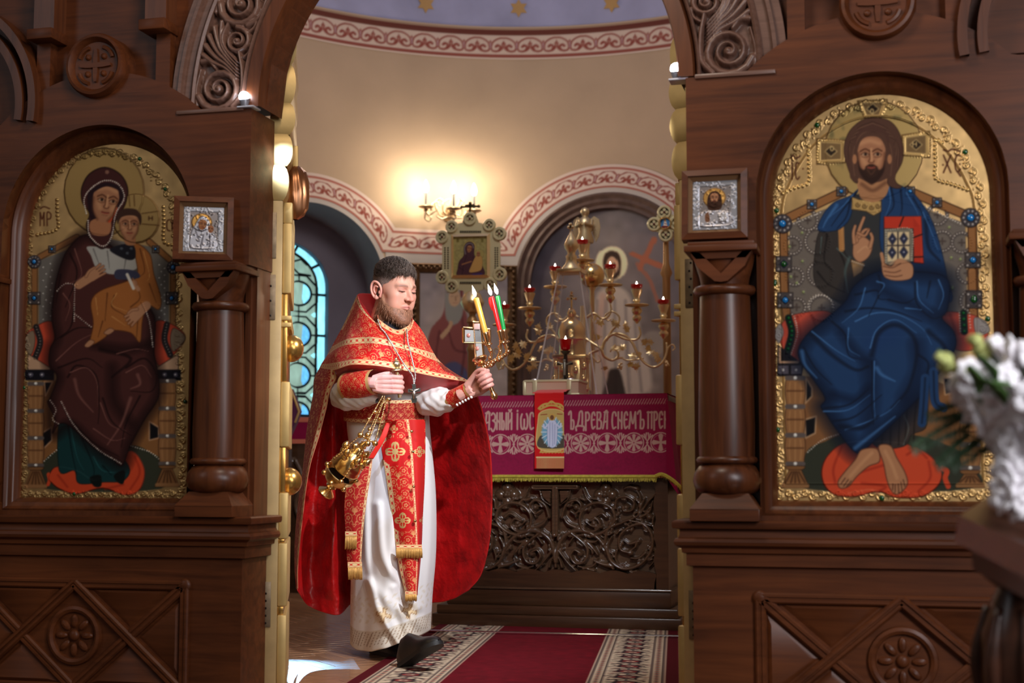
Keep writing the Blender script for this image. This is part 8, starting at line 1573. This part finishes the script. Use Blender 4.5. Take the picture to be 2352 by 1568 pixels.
def head_sdf(p):
    q = p.copy(); q[..., 0] = np.abs(q[..., 0])
    d = sE(q, (0, -.014, .043), (.077, .098, .084)); d = smin(d, sE(q, (0, .030, -.022), (.064, .066, .086)), .03); d = smin(d, sE(q, (0, .030, -.072), (.058, .054, .044)), .025)
    d = smin(d, sE(q, (0, .072, -.103), (.026, .022, .020)), .02); d = smin(d, sE(q, (.043, .055, -.022), (.024, .028, .022)), .02)
    d = smin(d, sC(q, (.008, .087, .021), (.042, .072, .019), .0125, .0105), .012); d = smin(d, sC(q, (0, -.018, -.07), (0, -.046, -.22), .060, .064), .03)
    d = smax(d, -sE(q, (.031, .101, .004), (.019, .018, .012)), .012)
    d = smin(d, sE(q, (.032, .077, .003), (.0165, .0145, .0125)), .004)
    d = smin(d, sC(q, (.012, .0865, .0045), (.050, .070, .0030), .0035, .0025), .004)
    d = smin(d, sC(q, (0, .087, .014), (0, .1165, -.028), .0080, .0106), .009); d = smin(d, sE(q, (.0125, .104, -.030), (.0085, .011, .0085)), .006)
    d = smax(d, -sE(q, (0, .104, -.047), (.004, .006, .010)), .006)
    d = smin(d, sC(q, (0, .0965, -.0580), (.019, .088, -.0625), .0058, .003), .006); d = smin(d, sC(q, (0, .096, -.0685), (.017, .087, -.0665), .0075, .004), .006)
    d = smax(d, -sC(q, (0, .106, -.0632), (.024, .091, -.0660), .0020, .0012), .003)
    d = smin(d, sE(q, (.040, .058, -.055), (.020, .026, .026)), .02)
    return d
def radial(fn, nth, nph, extra=None, iters=70):
    th_ = np.linspace(0, math.pi, nth); ph_ = np.linspace(0, 2*math.pi, nph); T, P = np.meshgrid(th_, ph_, indexing='ij'); D = np.stack([np.sin(T)*np.sin(P), np.sin(T)*np.cos(P), np.cos(T)], -1)
    r = np.full(T.shape, .25)
    for _ in range(iters): r = np.clip(r-fn(D*r[..., None])*.8, .02, .26)
    return D, r
D, r = radial(head_sdf, 250, 300); Pn = D*r[..., None]
def sst(a, b, x): t = np.clip((x-a)/(b-a), 0, 1); return t*t*(3-2*t)
hx_, hy_, hz_ = Pn[..., 0], Pn[..., 1], Pn[..., 2]; ax_ = np.abs(hx_)
MUS = .0
def beard_mask(p):
    x, y, z = np.abs(p[..., 0]), p[..., 1], p[..., 2]; line = np.interp(y, [-.012, .004, .03, .06, .085, .10], [.0, -.018, -.052, -.070, -.074, -.072]); m = sst(-.006, .016, line-z)*sst(-.016, -.004, y+np.clip((-.06-z)*.35, -.02, .03))
    mus = sst(.0, .004, -.0405-z)*sst(0, .006, z+.0575)*sst(.034, .026, x)*(y > .07); m = np.maximum(m, mus*MUS)
    lips = np.exp(-((x/.020)**2+((z+.063)/.0095)**2)**2)*(y > .07); return m*(1-np.clip(lips*1.2, 0, 1))*sst(-.155, -.13, z)
def hair_mask(p):
    x, y, z = np.abs(p[..., 0]), p[..., 1], p[..., 2]; front = np.interp(y, [-.2, -.075, -.05, -.02, .01, .034, .052, .075, .12], [-.05, -.05, -.05, -.02, .016, .028, .054, .067, .070]); return sst(-.004, .004, z-front-.0035*np.sin(p[..., 0]*150+1)-.002*np.sin(p[..., 0]*370))
bm_, hm_ = beard_mask(Pn), hair_mask(Pn); MUS = .0
sk = np.array([208, 154, 134])/255; colh = np.ones(Pn.shape[:2]+(4,))*np.r_[sk, 0]
def mixc(w, c): colh[..., :3] += (np.array(c)/255-colh[..., :3])*np.clip(w, 0, 1)[..., None]
mixc(.28*np.exp(-(((ax_-.045)/.022)**2+((hz_+.028)/.022)**2))*(hy_ > .03), (206, 120, 108)); mixc(.5*np.exp(-((ax_/.014)**2+((hz_+.025)/.014)**2))*(hy_ > .09), (206, 126, 112))
mixc(.35*(hz_ > .03)*sst(.05, .09, hy_), (226, 176, 154))
mixc(.9*np.exp(-((ax_/.019)**4+((hz_+.0632)/.0075)**4))*(hy_ > .07), (196, 122, 112)); mixc(.95*np.exp(-((ax_/.022)**4+((hz_+.0632+ax_*.11)/.0014)**2))*(hy_ > .07), (104, 50, 46))
brow = np.exp(-(((hz_-(.0205-.16*(ax_-.03)**2*60*.1+.004*np.sin(ax_*60)))/.0048)**2))*sst(.010, .016, ax_)*sst(.058, .045, ax_)*(hy_ > .04); mixc(.85*brow, (112, 72, 56))
mixc(.9*np.exp(-(((hz_+.0005-.10*(ax_-.031)**2*10)/.0026)**2))*sst(.014, .019, ax_)*sst(.049, .044, ax_)*(hy_ > .05), (54, 32, 28)); mixc(.85*np.exp(-(((ax_-.031)/.0062)**4+((hz_+.0028)/.0026)**2))*(hy_ > .05), (58, 44, 40)); mixc(.5*np.exp(-(((hz_-.0085)/.004)**2))*sst(.010, .016, ax_)*sst(.052, .045, ax_)*(hy_ > .05), (150, 96, 82)); mixc(.35*np.exp(-(((hz_-.012)/.004)**2))*sst(.012, .02, ax_)*sst(.05, .04, ax_)*(hy_ > .05), (160, 104, 92)); mixc(.35*np.exp(-(((hz_+.011)/.004)**2))*sst(.012, .02, ax_)*sst(.05, .04, ax_)*(hy_ > .05), (176, 116, 106))  # lash line, iris, and lid shade painted into the skin colour
mixc(.9*np.exp(-((((ax_-.0125)/.004)**2+((hz_+.0375)/.003)**2)))*(hy_ > .09), (96, 48, 42))
mixc(.75*bm_, (150, 106, 86)); mixc(.8*hm_, (92, 78, 72)); mixc(.42*np.exp(-((hz_+.0495)/.006)**2-(ax_/.026)**4)*(hy_ > .07), (150, 104, 82)); mixc(.4*sst(-.10, -.12, hz_)*(hy_ < .02), (190, 130, 118))  # beard and hair tint; back of the neck darkened in colour as shadow
toW = lambda p: HC+(p[..., 0:1]*hx+p[..., 1:2]*hf+p[..., 2:3]*hu)*HS
BV, BF, BC = [], [], []
def addm(V, F_, C_): n = sum(len(v) for v in BV); BV.append(np.asarray(V).reshape(-1, 3)); BF.extend([tuple(i+n for i in f) for f in F_]); BC.append(np.asarray(C_).reshape(-1, 4))
def gridfaces(h, w): return [(i*w+j, i*w+j+1, (i+1)*w+j+1, (i+1)*w+j) for i in range(h-1) for j in range(w-1)]
addm(toW(Pn), gridfaces(*Pn.shape[:2]), colh)
# ears
for sg in (-1, 1):
    m = MB(); hel = [(.000, .010, -.028), (.004, .016, -.004), (.010, .014, .014), (.017, .002, .026), (.021, -.014, .026), (.021, -.024, .012), (.017, -.024, -.008), (.012, -.014, -.026), (.006, -.002, -.034), (.002, .004, -.028)]
    m.tube(cr(np.array(hel), 5), .0048, 8)
    m.grid(np.array([[np.array([.004+.009*a_, .0, 0])*1+np.array([0, -.005+(.015*a_)*math.cos(t)-.005*a_, -.004+.027*a_*math.sin(t)]) for t in np.linspace(0, 2*math.pi, 20)] for a_ in np.linspace(.0, 1.0, 6)])); m.ball((.009, -.003, -.029), .0075, 10, (.6, 1, 1.2)); m.tube([(.012, .006, .010), (.016, -.008, .010), (.014, -.014, -.006), (.008, -.006, -.018)], .0036, 6, sub=4); m.ball((.006, .010, -.008), .006, 8, (.7, .8, 1.3))
    V = np.array(m.v)*1.12-np.array([0, -.0, .006]); V = V*np.array([sg, 1, 1])+np.array([sg*.0735, -.010, -.004]); c_ = np.ones((len(V), 4))*np.r_[np.array([222, 158, 142])/255, 0]; dpt = np.clip(.5-(np.abs(V[:, 0])-.0735)/.014, 0, 1)[:, None]; c_[:, :3] += (np.array([150, 74, 66])/255-c_[:, :3])*dpt*.6
    addm(toW(V), [f if sg > 0 else f[::-1] for f in m.f], c_)
# hands by voxel union
def voxel(mb, size, smooth=3):
    me = bpy.data.meshes.new('tmp'); me.from_pydata(mb.v, [], mb.f); o = bpy.data.objects.new('tmp', me); COL.objects.link(o); m = o.modifiers.new('r', 'REMESH'); m.mode = 'VOXEL'; m.voxel_size = size; s_ = o.modifiers.new('s', 'SMOOTH'); s_.iterations = smooth; s_.factor = .5
    dg = bpy.context.evaluated_depsgraph_get(); e = o.evaluated_get(dg).to_mesh(); V = np.empty(len(e.vertices)*3, np.float32); e.vertices.foreach_get('co', V); F_ = [tuple(p.vertices) for p in e.polygons]; o.evaluated_get(dg).to_mesh_clear(); bpy.data.objects.remove(o); bpy.data.meshes.remove(me); return V.reshape(-1, 3), F_
def fist(W0, f, g, n, s=1.0, grip=.014, thumb=1, name=None):
    """W0 wrist, f along the forearm, g towards the thumb side, n the way the palm faces"""
    f, g, n = nrm(f), nrm(g), nrm(n); L = lambda a, b, c: W0+(f*a+g*b+n*c)*s; m = MB()
    m.tube([L(-.05, 0, 0), L(-.01, .0, 0), L(.02, 0, 0)], [.027*s, .026*s, .030*s], 12)
    for b in (-.030, -.012, .008, .026): m.tube([L(.0, b*.7, 0), L(.05, b, -.002), L(.088, b*1.03, .0)], [.017*s, .0165*s, .0125*s], 10)
    m.tube([L(.0, .018, .008), L(.035, .032, .014)], [.018*s, .016*s], 10); m.tube([L(.0, -.02, .008), L(.05, -.028, .01)], [.016*s, .013*s], 10)
    tips = []
    for k, (b, l) in enumerate(((.029, 1.0), (.0085, 1.06), (-.012, 1.0), (-.031, .84))):
        k0 = L(.088, b*1.03, .0); a1 = L(.088+.026*l, b*1.02, .030*l); a2 = L(.088+.008*l, b*.98, .056*l+.004); a3 = L(.088-.020*l, b*.95, .052*l+.004); a4 = L(.088-.030*l, b*.95, .044*l)
        m.tube(cr([k0, a1, a2, a3, a4], 5), np.interp(np.linspace(0, 4, 21), [0, 1, 2, 3, 4], np.array([.0105, .0098, .0092, .0086, .0072])*s), 10); m.ball(a4, .0072*s, 10); m.ball(k0, .0112*s, 10); m.ball(a1, .0102*s, 10)
    t0, t1, t2, t3 = L(.028, .030, .014), L(.062, .046, .030), L(.086, .046, .046), L(.104, .036, .058); m.tube(cr([t0, t1, t2, t3], 5), np.interp(np.linspace(0, 3, 16), [0, 1, 2, 3], np.array([.015, .0122, .011, .0088])*s), 10); m.ball(t3, .0088*s, 10)
    V, F_ = voxel(m, .0026, 4); c_ = np.ones((len(V), 4))*np.r_[np.array([214, 158, 146])/255, 0]
    q = (V-W0) @ f/s; kn = np.exp(-((q-.09)/.012)**2)[:, None]*.35+np.clip((q-.1)/.03, 0, 1)[:, None]*.2; c_[:, :3] += (np.array([200, 118, 112])/255-c_[:, :3])*kn; addm(V, F_, c_); return L
H1 = fist(Q(858, 880, -.325), RT*.92-FH*.30-UP*.05, UP-RT*.10, FH*.94+RT*.3, 1.02)
f2 = nrm(RT*.78+UP*.42-FH*.30); H2 = fist(Q(1076, 896, -.285), f2, nrm(UP*.93-RT*.36), -FH, 1.0)
bd_ = MB()
for P, R_ in (([Q(905, 960, .03), Q(905, 900, .02), Q(900, 820, .02), Q(895, 775, .02), Q(896, 735, .02)], [.11, .115, .10, .075, .06]), ([Q(880, 955, .03), Q(872, 1130, .02), Q(862, 1300, .05), Q(855, 1465, .06)], [.085, .07, .05, .045]), ([Q(925, 955, .03), Q(935, 1130, -.04), Q(945, 1300, -.06), Q(955, 1440, -.14)], [.085, .07, .05, .042]), ([Q(880, 790, .03), Q(815, 820, .02), Q(785, 895, -.05), Q(815, 892, -.22), Q(858, 880, -.325)], [.05, .045, .04, .034, .028]), ([Q(915, 790, .05), Q(950, 830, .02), Q(985, 905, -.08), Q(1040, 914, -.20), Q(1076, 896, -.285)], [.05, .045, .04, .030, .027])): bd_.tube(cr(np.c_[np.array(P), R_], 6)[:, :3], cr(np.c_[np.array(P), R_], 6)[:, 3], 14)
V, F_ = voxel(bd_, .012, 3); addm(V, F_, np.ones((len(V), 4))*np.r_[sk, 0])
me = bpy.data.meshes.new('body'); VV = np.vstack(BV); me.from_pydata(VV.tolist(), [], BF); at = me.color_attributes.new('paint', 'FLOAT_COLOR', 'POINT'); cc = np.vstack(BC).astype(np.float32); cc[:, :3] = lin(cc[:, :3]); at.data.foreach_set('color', cc.ravel())
SKIN, nt, bs = newmat('skin'); a_ = nt.nodes.new('ShaderNodeAttribute'); a_.attribute_name = 'paint'; nt.links.new(a_.outputs['Color'], bs.inputs['Base Color']); bs.inputs['Roughness'].default_value = .5; bs.inputs['Specular IOR Level'].default_value = .35; bs.inputs['Subsurface Weight'].default_value = .12; bs.inputs['Subsurface Radius'].default_value = (.01, .004, .002); noise_bump(nt, bs, 420, .12, .001)
bm2 = bmesh.new(); bm2.from_mesh(me); bmesh.ops.recalc_face_normals(bm2, faces=bm2.faces[:]); bm2.to_mesh(me); bm2.free(); link('body', finish(me, SKIN, 180), PR)
# hair and beard shells plus fine strands
def shell(name, maskf, thf, colf, m, parent, lo_=.04):
    D, r = radial(head_sdf, 220, 280, iters=60); P = D*r[..., None]; mk = maskf(P); T_ = thf(P, mk); P2 = D*(r+T_)[..., None]; return gridmesh(name, toW(P2), colf(P2, mk), m, parent, keep=(mk > lo_), flip=True)
HAIRM = painted('hair_strands', .55, .5, bump=.6, scale=260, spec=.35)
def hth(p, m): x, y, z = p[..., 0], p[..., 1], p[..., 2]; top = sst(.045, .085, z+.25*(y > .05)*0); st_ = .0007*np.sin(x*430+y*160+3*np.sin(y*70))+.0005*np.sin(x*900+y*300); return m*(.002+.010*top*(1+.5*sst(.02, .09, y)))+st_*top*m-.002*(1-m)
def hcol(p, m):
    c_ = np.ones(p.shape[:2]+(4,)); top = sst(.035, .07, p[..., 2])[..., None]; c_[..., :3] = np.array([132, 116, 110])/255*(1-top)+np.array([86, 72, 64])/255*top; s_ = rng.uniform(.2, .8, p.shape[:2])[..., None]; c_[..., :3] *= (.75+.5*s_); c_[..., 3] = 0; return c_
HR = shell('hair', hair_mask, hth, hcol, HAIRM, PR)
def bth(p, m): x, y, z = p[..., 0], p[..., 1], p[..., 2]; ch = sst(-.06, -.10, z)*sst(.02, .07, y); st_ = 0; return m*(.003+.005*sst(.0, -.04, z)+.020*ch)+st_*m-.002*(1-m)
def bcol(p, m): c_ = np.ones(p.shape[:2]+(4,)); s_ = rng.uniform(0, 1, p.shape[:2])[..., None]; lt = sst(-.11, -.03, p[..., 2])[..., None]; c_[..., :3] = (np.array([126, 86, 66])/255*(1-lt)+np.array([164, 118, 94])/255*lt)*(.8+.4*s_); c_[..., 3] = 0; return c_
BD = shell('beard', beard_mask, bth, bcol, HAIRM, PR, .12)
def strands(name, maskf, thf, n, dirf, L0, cols, parent, wd=.0009, cut=.4, lift=.35):
    g = np.random.default_rng(3); d = g.normal(size=(n*6, 3)); d /= np.linalg.norm(d, axis=1)[:, None]; r_0 = np.full(len(d), .25)
    for _ in range(60): r_0 = np.clip(r_0-head_sdf(d*r_0[:, None])*.8, .02, .26)
    p = d*r_0[:, None]; mk = maskf(p); sel = mk > g.uniform(cut, 1, len(mk)); p, d, mk = p[sel][:n], d[sel][:n], mk[sel][:n]; p0 = d*(np.linalg.norm(p, axis=1)+thf(p, mk)*.6)[:, None]; dr = dirf(p, g); L = L0*g.uniform(.6, 1.3, len(p))[:, None]; p1 = p0+(dr*.75+d*lift)*L*.5; p2 = p0+(dr+d*(lift-.2))*L; sd = np.cross(dr, d); sd /= np.linalg.norm(sd, axis=1)[:, None]+1e-9
    V = np.stack([p0-sd*wd, p0+sd*wd, p1+sd*wd*.8, p1-sd*wd*.8, p2], 1).reshape(-1, 3); F_ = []
    for k in range(len(p)): F_ += [(5*k, 5*k+1, 5*k+2, 5*k+3), (5*k+3, 5*k+2, 5*k+4)]
    me = bpy.data.meshes.new(name); me.from_pydata(toW(V).tolist(), [], F_); c_ = np.repeat(np.array(cols)[g.integers(0, len(cols), len(p))]/255, 5, 0); c_ = np.c_[lin(c_), np.zeros(len(c_))].astype(np.float32); me.color_attributes.new('paint', 'FLOAT_COLOR', 'POINT').data.foreach_set('color', c_.ravel()); tag(link(name, finish(me, HAIRM, 180), parent), kind='stuff')
strands('hair_strands', lambda p: hair_mask(p)*sst(.02, .06, p[..., 2]), hth, 4200, lambda p, g: np.stack([-.50+g.normal(0, .09, len(p)), .85+g.normal(0, .09, len(p)), -.12*(p[:, 1] > .03)-.35*(p[:, 1] > .06)+g.normal(.0, .07, len(p))], 1), .032, [(66, 54, 48), (92, 78, 70), (122, 106, 96), (58, 48, 44)], HR, lift=.20)
strands('hair_strands', lambda p: hair_mask(p)*sst(.07, .03, p[..., 2]), hth, 1500, lambda p, g: np.stack([g.normal(0, .2, len(p)), -.5+g.normal(0, .2, len(p)), -.8+g.normal(0, .15, len(p))], 1), .009, [(104, 92, 86), (126, 112, 106), (148, 134, 126)], HR, .0006)
strands('hair_strands', lambda p: hair_mask(p)*sst(.078, .060, p[..., 2])*(p[..., 1] > .055), hth, 420, lambda p, g: np.stack([.25+g.normal(0, .25, len(p)), .35+g.normal(0, .15, len(p)), -.75+g.normal(0, .15, len(p))], 1), .016, [(76, 60, 52), (98, 80, 68), (118, 96, 82)], HR, .0008)
strands('beard_strands', beard_mask, bth, 3600, lambda p, g: np.stack([g.normal(0, .2, len(p)), .25+g.normal(0, .2, len(p)), -.85+g.normal(0, .15, len(p))], 1), .017, [(146, 102, 78), (170, 124, 98), (192, 146, 118), (120, 82, 62)], BD, .0007, .2)
b = MB(); nb_ = HC+hu*0; c0_ = Q(900, 748, .0); b.lathe([(.070, -.035), (.069, .0), (.066, .022), (.062, .024), (.062, -.03)], c0_, (hf0[0]*.18, hf0[1]*.18, 1), 30); b.build('cassock_collar', plain('navy_cassock', s8(26, 24, 38), .7), PR, 60)
# ---- shoes
def shoe(heel, dr, up_, L=.285):
    dr, up_ = nrm(dr), nrm(up_); sd = nrm(np.cross(dr, up_)); up_ = np.cross(sd, dr); b = MB(); sole = MB()
    prof = [(0, .026, .045, .035), (.02, .033, .075, .045), (.08, .034, .105, .055), (.12, .034, .10, .052), (.17, .041, .075, .04), (.22, .046, .058, .032), (.26, .038, .045, .026), (.285, .016, .03, .018)]
    b.grid([[heel+dr*l+sd*w*math.cos(t)+up_*(.014+(h*max(0, math.sin(t))**.75)) for t in np.linspace(0, math.pi, 18)] for l, w, h, _ in prof]); b.build('upper', BLACK, None)
    o = bpy.context.scene.objects['upper'] if False else None
    return b, [(heel+dr*l+sd*(w+.004)*s_, l) for l, w, h, _ in prof for s_ in (-1, 1)], dr, sd, up_, prof
for nm, heel, dr, up_ in (('shoe', PZ(928, 1533, .004), RT*.52+UP*.40-FH*.66, UP*.8-RT*.25+FH*.35), ('shoe', PZ(862, 1497, .002), RT*.55-FH*.8, zu)):
    dr, up_ = nrm(dr), nrm(up_); sd = nrm(np.cross(dr, up_)); up_ = np.cross(sd, dr); t = bpy.data.objects.new(nm, None); 
    prof = [(-.005, .02, .03), (.01, .033, .07), (.05, .036, .112), (.10, .037, .115), (.14, .039, .092), (.18, .044, .070), (.22, .047, .058), (.255, .040, .048), (.28, .022, .036), (.29, .004, .02)]
    b = MB(); b.grid([[heel+dr*l+sd*w*math.cos(q)+up_*(.014+(h-.014)*max(0, math.sin(q))**.7) for q in np.linspace(0, math.pi, 20)] for l, w, h in prof]); so = b.build('shoe', BLACK, PR, 180)
    b = MB(); n = len(prof); out = [(l, w+.004) for l, w, h in prof]+[(l, -w-.004) for l, w, h in prof[::-1]]; b.prism(out, lambda l, w, e: heel+dr*l+sd*w+up_*e, 0, .016); b.build('sole', plain('dark_rubber', s8(24, 22, 22), .6), so, 30)
# ================================================================== HELD AND WORN THINGS
# ---- censer
ce0 = Q(748, 1132, -.40); ceT = Q(845, 1008, -.50); cax = nrm(ceT-ce0); cu = nrm(np.cross(cax, FH)); cw_ = np.cross(cax, cu)
CE_ = thing('censer', 'swinging gold censer with open lid hanging on chains from his hand', 'censer', tuple(map(float, ce0)))
SG = 1.0
b = MB(); b.lathe([(.036, 0), (.038, .006), (.030, .014), (.014, .026), (.016, .036), (.024, .042), (.018, .05), (.040, .062), (.060, .082), (.068, .104), (.070, .118), (.066, .120), (.060, .108), (.04, .085), (.01, .075)], ce0, cax, 32); b.build('bowl', GOLD, CE_, 60)
b = MB(); b.lathe([(.057, .098), (.057, .099)], ce0, cax, 24); b.build('bowl_shade', plain('bowl_shade', s8(14, 12, 12), .9), CE_, 60)  # black disc painting the shade inside the open bowl
c1_ = ce0+cax*.030; b = MB(); b.lathe([(.058, .118), (.066, .116), (.068, .124), (.062, .134), (.064, .142), (.054, .160), (.050, .178), (.040, .190), (.030, .205), (.022, .212), (.024, .225), (.014, .235), (.018, .246), (.010, .262), (.003, .275)], c1_, cax, 32); b.build('lid', GOLD, CE_, 60)
for k in range(6):
    a = k*math.pi/3; p = c1_+cax*.168+(cu*math.cos(a)+cw_*math.sin(a))*.048; b = MB(); b.lathe([(.014, 0), (.016, .012), (.011, .020), (.017, .030), (.013, .042), (.003, .054)], p, nrm(cax+.25*(cu*math.cos(a)+cw_*math.sin(a))), 12); b.build('dome', GOLD, CE_, 60)
for k in range(6):
    a = k*math.pi/3+.5; p = ce0+cax*.085+(cu*math.cos(a)+cw_*math.sin(a))*.062; b = MB(); b.ball(p, .012, 10, (1, 1, 1)); b.build('boss', GOLD, CE_, 180)
hnd = Q(884, 912, -.37); kn_ = H1(.100, .052, .030)
cr_c = ce0+cax*.315
for k in range(4):
    a = k*math.pi/2+.4; e = (cu*math.cos(a)+cw_*math.sin(a)); p0 = ce0+cax*.122+e*.072; p1 = cr_c+e*.036
    b = MB(); b.ball(p0, .011, 10); b.build('chain_lug', GOLD, CE_, 180); b = MB(); b.ball(p1, .013, 12); b.build('ring_ball', GOLD, CE_, 180)
    b = MB(); b.tube([cr_c, p1], .005, 6); b.build('ring_arm', GOLD, CE_, 180)
    for (s_, e_) in ((p0, p1), (p1, hnd+e*.010)):
        n = int(np.linalg.norm(e_-s_)/.006); b = MB(); t_ = np.linspace(0, 1, n*2)[:, None]; ln = s_*(1-t_)+e_*t_; dv = nrm(e_-s_); uu = nrm(np.cross(dv, FH)); vv = np.cross(dv, uu); ph = np.arange(len(ln))[:, None]*1.57; b.tube(ln+(uu*np.cos(ph)+vv*np.sin(ph))*.0022, .0020, 5); tag(b.build('chain', GOLD, CE_, 180), kind='stuff')
for x, y in ((848, 962), (862, 946), (873, 962), (893, 917), (850, 985)): b = MB(); b.ball(Q(x, y, -.40), .011, 10, (1, 1, .8)); b.build('chain_bead', GOLD, CE_, 180)
b = MB(); kt = H1(.100, -.055, .030); b.tube([kt, kn_], .008, 10); kd = nrm(kn_-kt); b.lathe([(.020, .0), (.026, .004), (.024, .010), (.012, .014), (.016, .022), (.018, .032), (.012, .042), (.006, .046), (.008, .052), (.003, .058)], kn_+kd*.004, kd, 18); b.build('handle', plain('pale_gilt', (.80, .66, .40, 1), .3, 1.0), CE_, 60)
# ---- three-branched candle cross
RG = plain('rose_gold', (.86, .55, .30, 1), .2, 1.0); HT = H2(.100, .06, .030); HB = H2(.100, -.065, .030)
TR = thing('trikirion', 'gold hand-held candleholder with crystal cross and three branches in his raised hand', 'candleholder', tuple(map(float, HB)))
dT = -.30
b = MB(); b.tube([HB, HT], .0095, 12); ha = nrm(HT-HB); b.lathe([(.004, -.03), (.013, -.024), (.017, -.012), (.012, -.002), (.010, .006)], HB, ha, 16); b.lathe([(.010, 0), (.022, .004), (.012, .012), (.026, .022), (.034, .034), (.028, .042), (.010, .044)], HT, ha, 18); b.build('handle', RG, TR, 60)
def TQ(x, y, e=0): return Q(x, y, dT+e)
b = MB(); fr_ = [(1092, 838), (1086, 760), (1064, 752), (1065, 772), (1069, 790), (1087, 792), (1096, 838)]
for P in ([(1064, 753), (1125, 757)], [(1065, 787), (1125, 788)], [(1064, 753), (1065, 787)], [(1125, 757), (1125, 788)], [(1088, 742), (1094, 836)], [(1104, 740), (1112, 834)], [(1086, 740), (1106, 740)], [(1090, 836), (1116, 834)]): b.tube([TQ(*P[0]), TQ(*P[1])], .006, 6)
b.build('cross_frame', RG, TR, 60)
b = MB(); 
for P in ([(1090, 744), (1102, 744), (1110, 832), (1096, 834)], [(1068, 757), (1122, 760), (1122, 785), (1068, 784)]): b.prism(P, lambda x, y, e: TQ(x, y, e), -.005, .005)
b.build('crystal', plain('smoky_crystal', s8(168, 166, 164), .12, .15), TR, 0)
for x, y in ((1076, 770), (1094, 752), (1096, 800)): b = MB(); b.ball(TQ(x, y, -.006), .009, 8, (1, .5, 1)); b.build('enamel', plain('rose_enamel', s8(206, 136, 124), .2, .3), TR, 180)
b = MB(); b.box(-.013, .013, -.006, .006, -.013, .013, Matrix.Translation(TQ(1096, 750, -.006)), .003); b.build('title_plate', plain('pale_enamel', s8(226, 190, 184), .25, .3), TR)
r_ = random.Random(8)
for P, rr_ in (([(1108, 838), (1122, 842), (1140, 828), (1160, 815), (1164, 800), (1160, 784)], .011), ([(1108, 838), (1126, 826), (1128, 806), (1118, 790), (1112, 784)], .010), ([(1108, 838), (1130, 835), (1146, 815), (1150, 784)], .010)):
    b = MB(); C_ = cr([TQ(x, y, .0) for x, y in P], 6); b.tube(C_, .006, 8)
    for q in C_[4::2]: b.ball(q+np.array([r_.uniform(-.006, .006), r_.uniform(-.006, .006), r_.uniform(-.006, .006)]), r_.uniform(.007, rr_), 8)
    b.build('branch', RG, TR, 180)
b = MB(); b.prism([(1133, 824), (1155, 826), (1145, 852)], lambda x, y, e: TQ(x, y, e), -.006, .006); b.build('pendant', RG, TR, 0)
for (xb, yb2, xt, yt, colr, lab, e) in ((1116, 768, 1093, 684, s8(222, 164, 70), 'lit yellow candle, leftmost of the three candles in his hand', -.012), (1149, 763, 1129, 681, s8(214, 26, 32), 'lit red candle with drips beside the green one in his hand', -.016), (1158, 762, 1143, 679, s8(22, 140, 66), 'lit green candle beside the red one in his hand', .010)):
    p, q = TQ(xb, yb2, e), TQ(xt, yt, e); ax2 = nrm(q-p); L = np.linalg.norm(q-p); h = MB(); h.lathe([(.006, -.05), (.017, -.046), (.017, -.042), (.010, -.036), (.0115, -.03), (.0125, .0), (.0135, .008), (.0125, .010)], p, ax2, 16); h.build('candle_socket', RG, TR, 60)
    t = thing('candle', lab, 'candle', tuple(map(float, p)), 'candles in the trikirion'); rw = .0125 if xb < 1140 else .0095; m = MB(); m.lathe([(rw, .004), (rw, L-.004), (rw*.8, L), (.002, L-.002)], p, ax2, 16)
    if colr[0] > colr[1]*4:
        for k, (o_, l) in enumerate(((.0, .06), (.5, .045), (1.0, .035))): m.tube([q-ax2*.004+np.array([-math.cos(o_), math.sin(o_)*.3, 0])*.010, q-ax2*l*.5+np.array([-math.cos(o_), math.sin(o_)*.3, 0])*.013, q-ax2*l+np.array([-math.cos(o_), math.sin(o_)*.3, 0])*.011], [.004, .006, .003], 8, sub=4)
    wx_, nt, bs = newmat('wax'); bs.inputs['Base Color'].default_value = colr; bs.inputs['Roughness'].default_value = .35; bs.inputs['Subsurface Weight'].default_value = .2; bs.inputs['Subsurface Radius'].default_value = (.02, .01, .005)
    m.build('wax', wx_, t, 60); b = MB(); b.tube([q, q+ax2*.008], .0012, 5); b.build('wick', IRON, t)
    flame(q+ax2*.006, .050, .0085, 'flame', t, tuple(-RT*.30))
    light('candle_flame_light', 'POINT', tuple(q+ax2*.035), .55, (1.0, .72, .44), shadow_soft_size=.012)
# ---- pectoral cross on a silver chain
PX = thing('pectoral_cross', 'silver pectoral cross hanging on a long chain over the red vestment', 'cross', tuple(map(float, Q(950, 905, -.36))))
def chain(P, n, name):
    C_ = resample(cr([Q(*p) for p in P], 8), n); b = MB()
    for k, c in enumerate(C_): b.ball(c, .0042, 6, (1.0, 1.0, 1.0) if k % 2 else (.7, .7, 1.2))
    tag(b.build(name, SILVER, PX, 180), kind='stuff')
chain([(868, 735, -.12), (874, 752, -.155), (886, 766, -.19), (897, 785, -.262), (915, 815, -.30), (932, 842, -.348), (947, 862, -.355), (951, 884, -.36)], 64, 'chain')
chain([(934, 757, -.15), (937, 785, -.25), (944, 815, -.29), (950, 840, -.335), (954, 862, -.35), (951, 884, -.36)], 48, 'chain')
b = MB(); cx_ = lambda x, y, e=0: Q(x, y, -.36+e)
for P in ([(947, 886), (955, 886), (956, 925), (946, 925)], [(937, 893), (966, 891), (966, 899), (937, 901)], [(944, 914), (958, 914), (957, 924), (946, 924)], [(945, 882), (956, 882), (953, 889), (949, 889)]): b.prism(P, lambda x, y, e: cx_(x, y, e), -.004, .004)
b.build('cross', plain('oxidised_silver', (.42, .44, .40, 1), .3, 1.0), PX, 0)
b = MB(); b.tube([cx_(951, 894, -.006), cx_(951, 905, -.007), cx_(951, 916, -.006)], [.006, .007, .004], 8); b.tube([cx_(941, 895, -.006), cx_(951, 897, -.007), cx_(962, 894, -.006)], .0035, 6); b.build('corpus', SILVER, PX, 180)
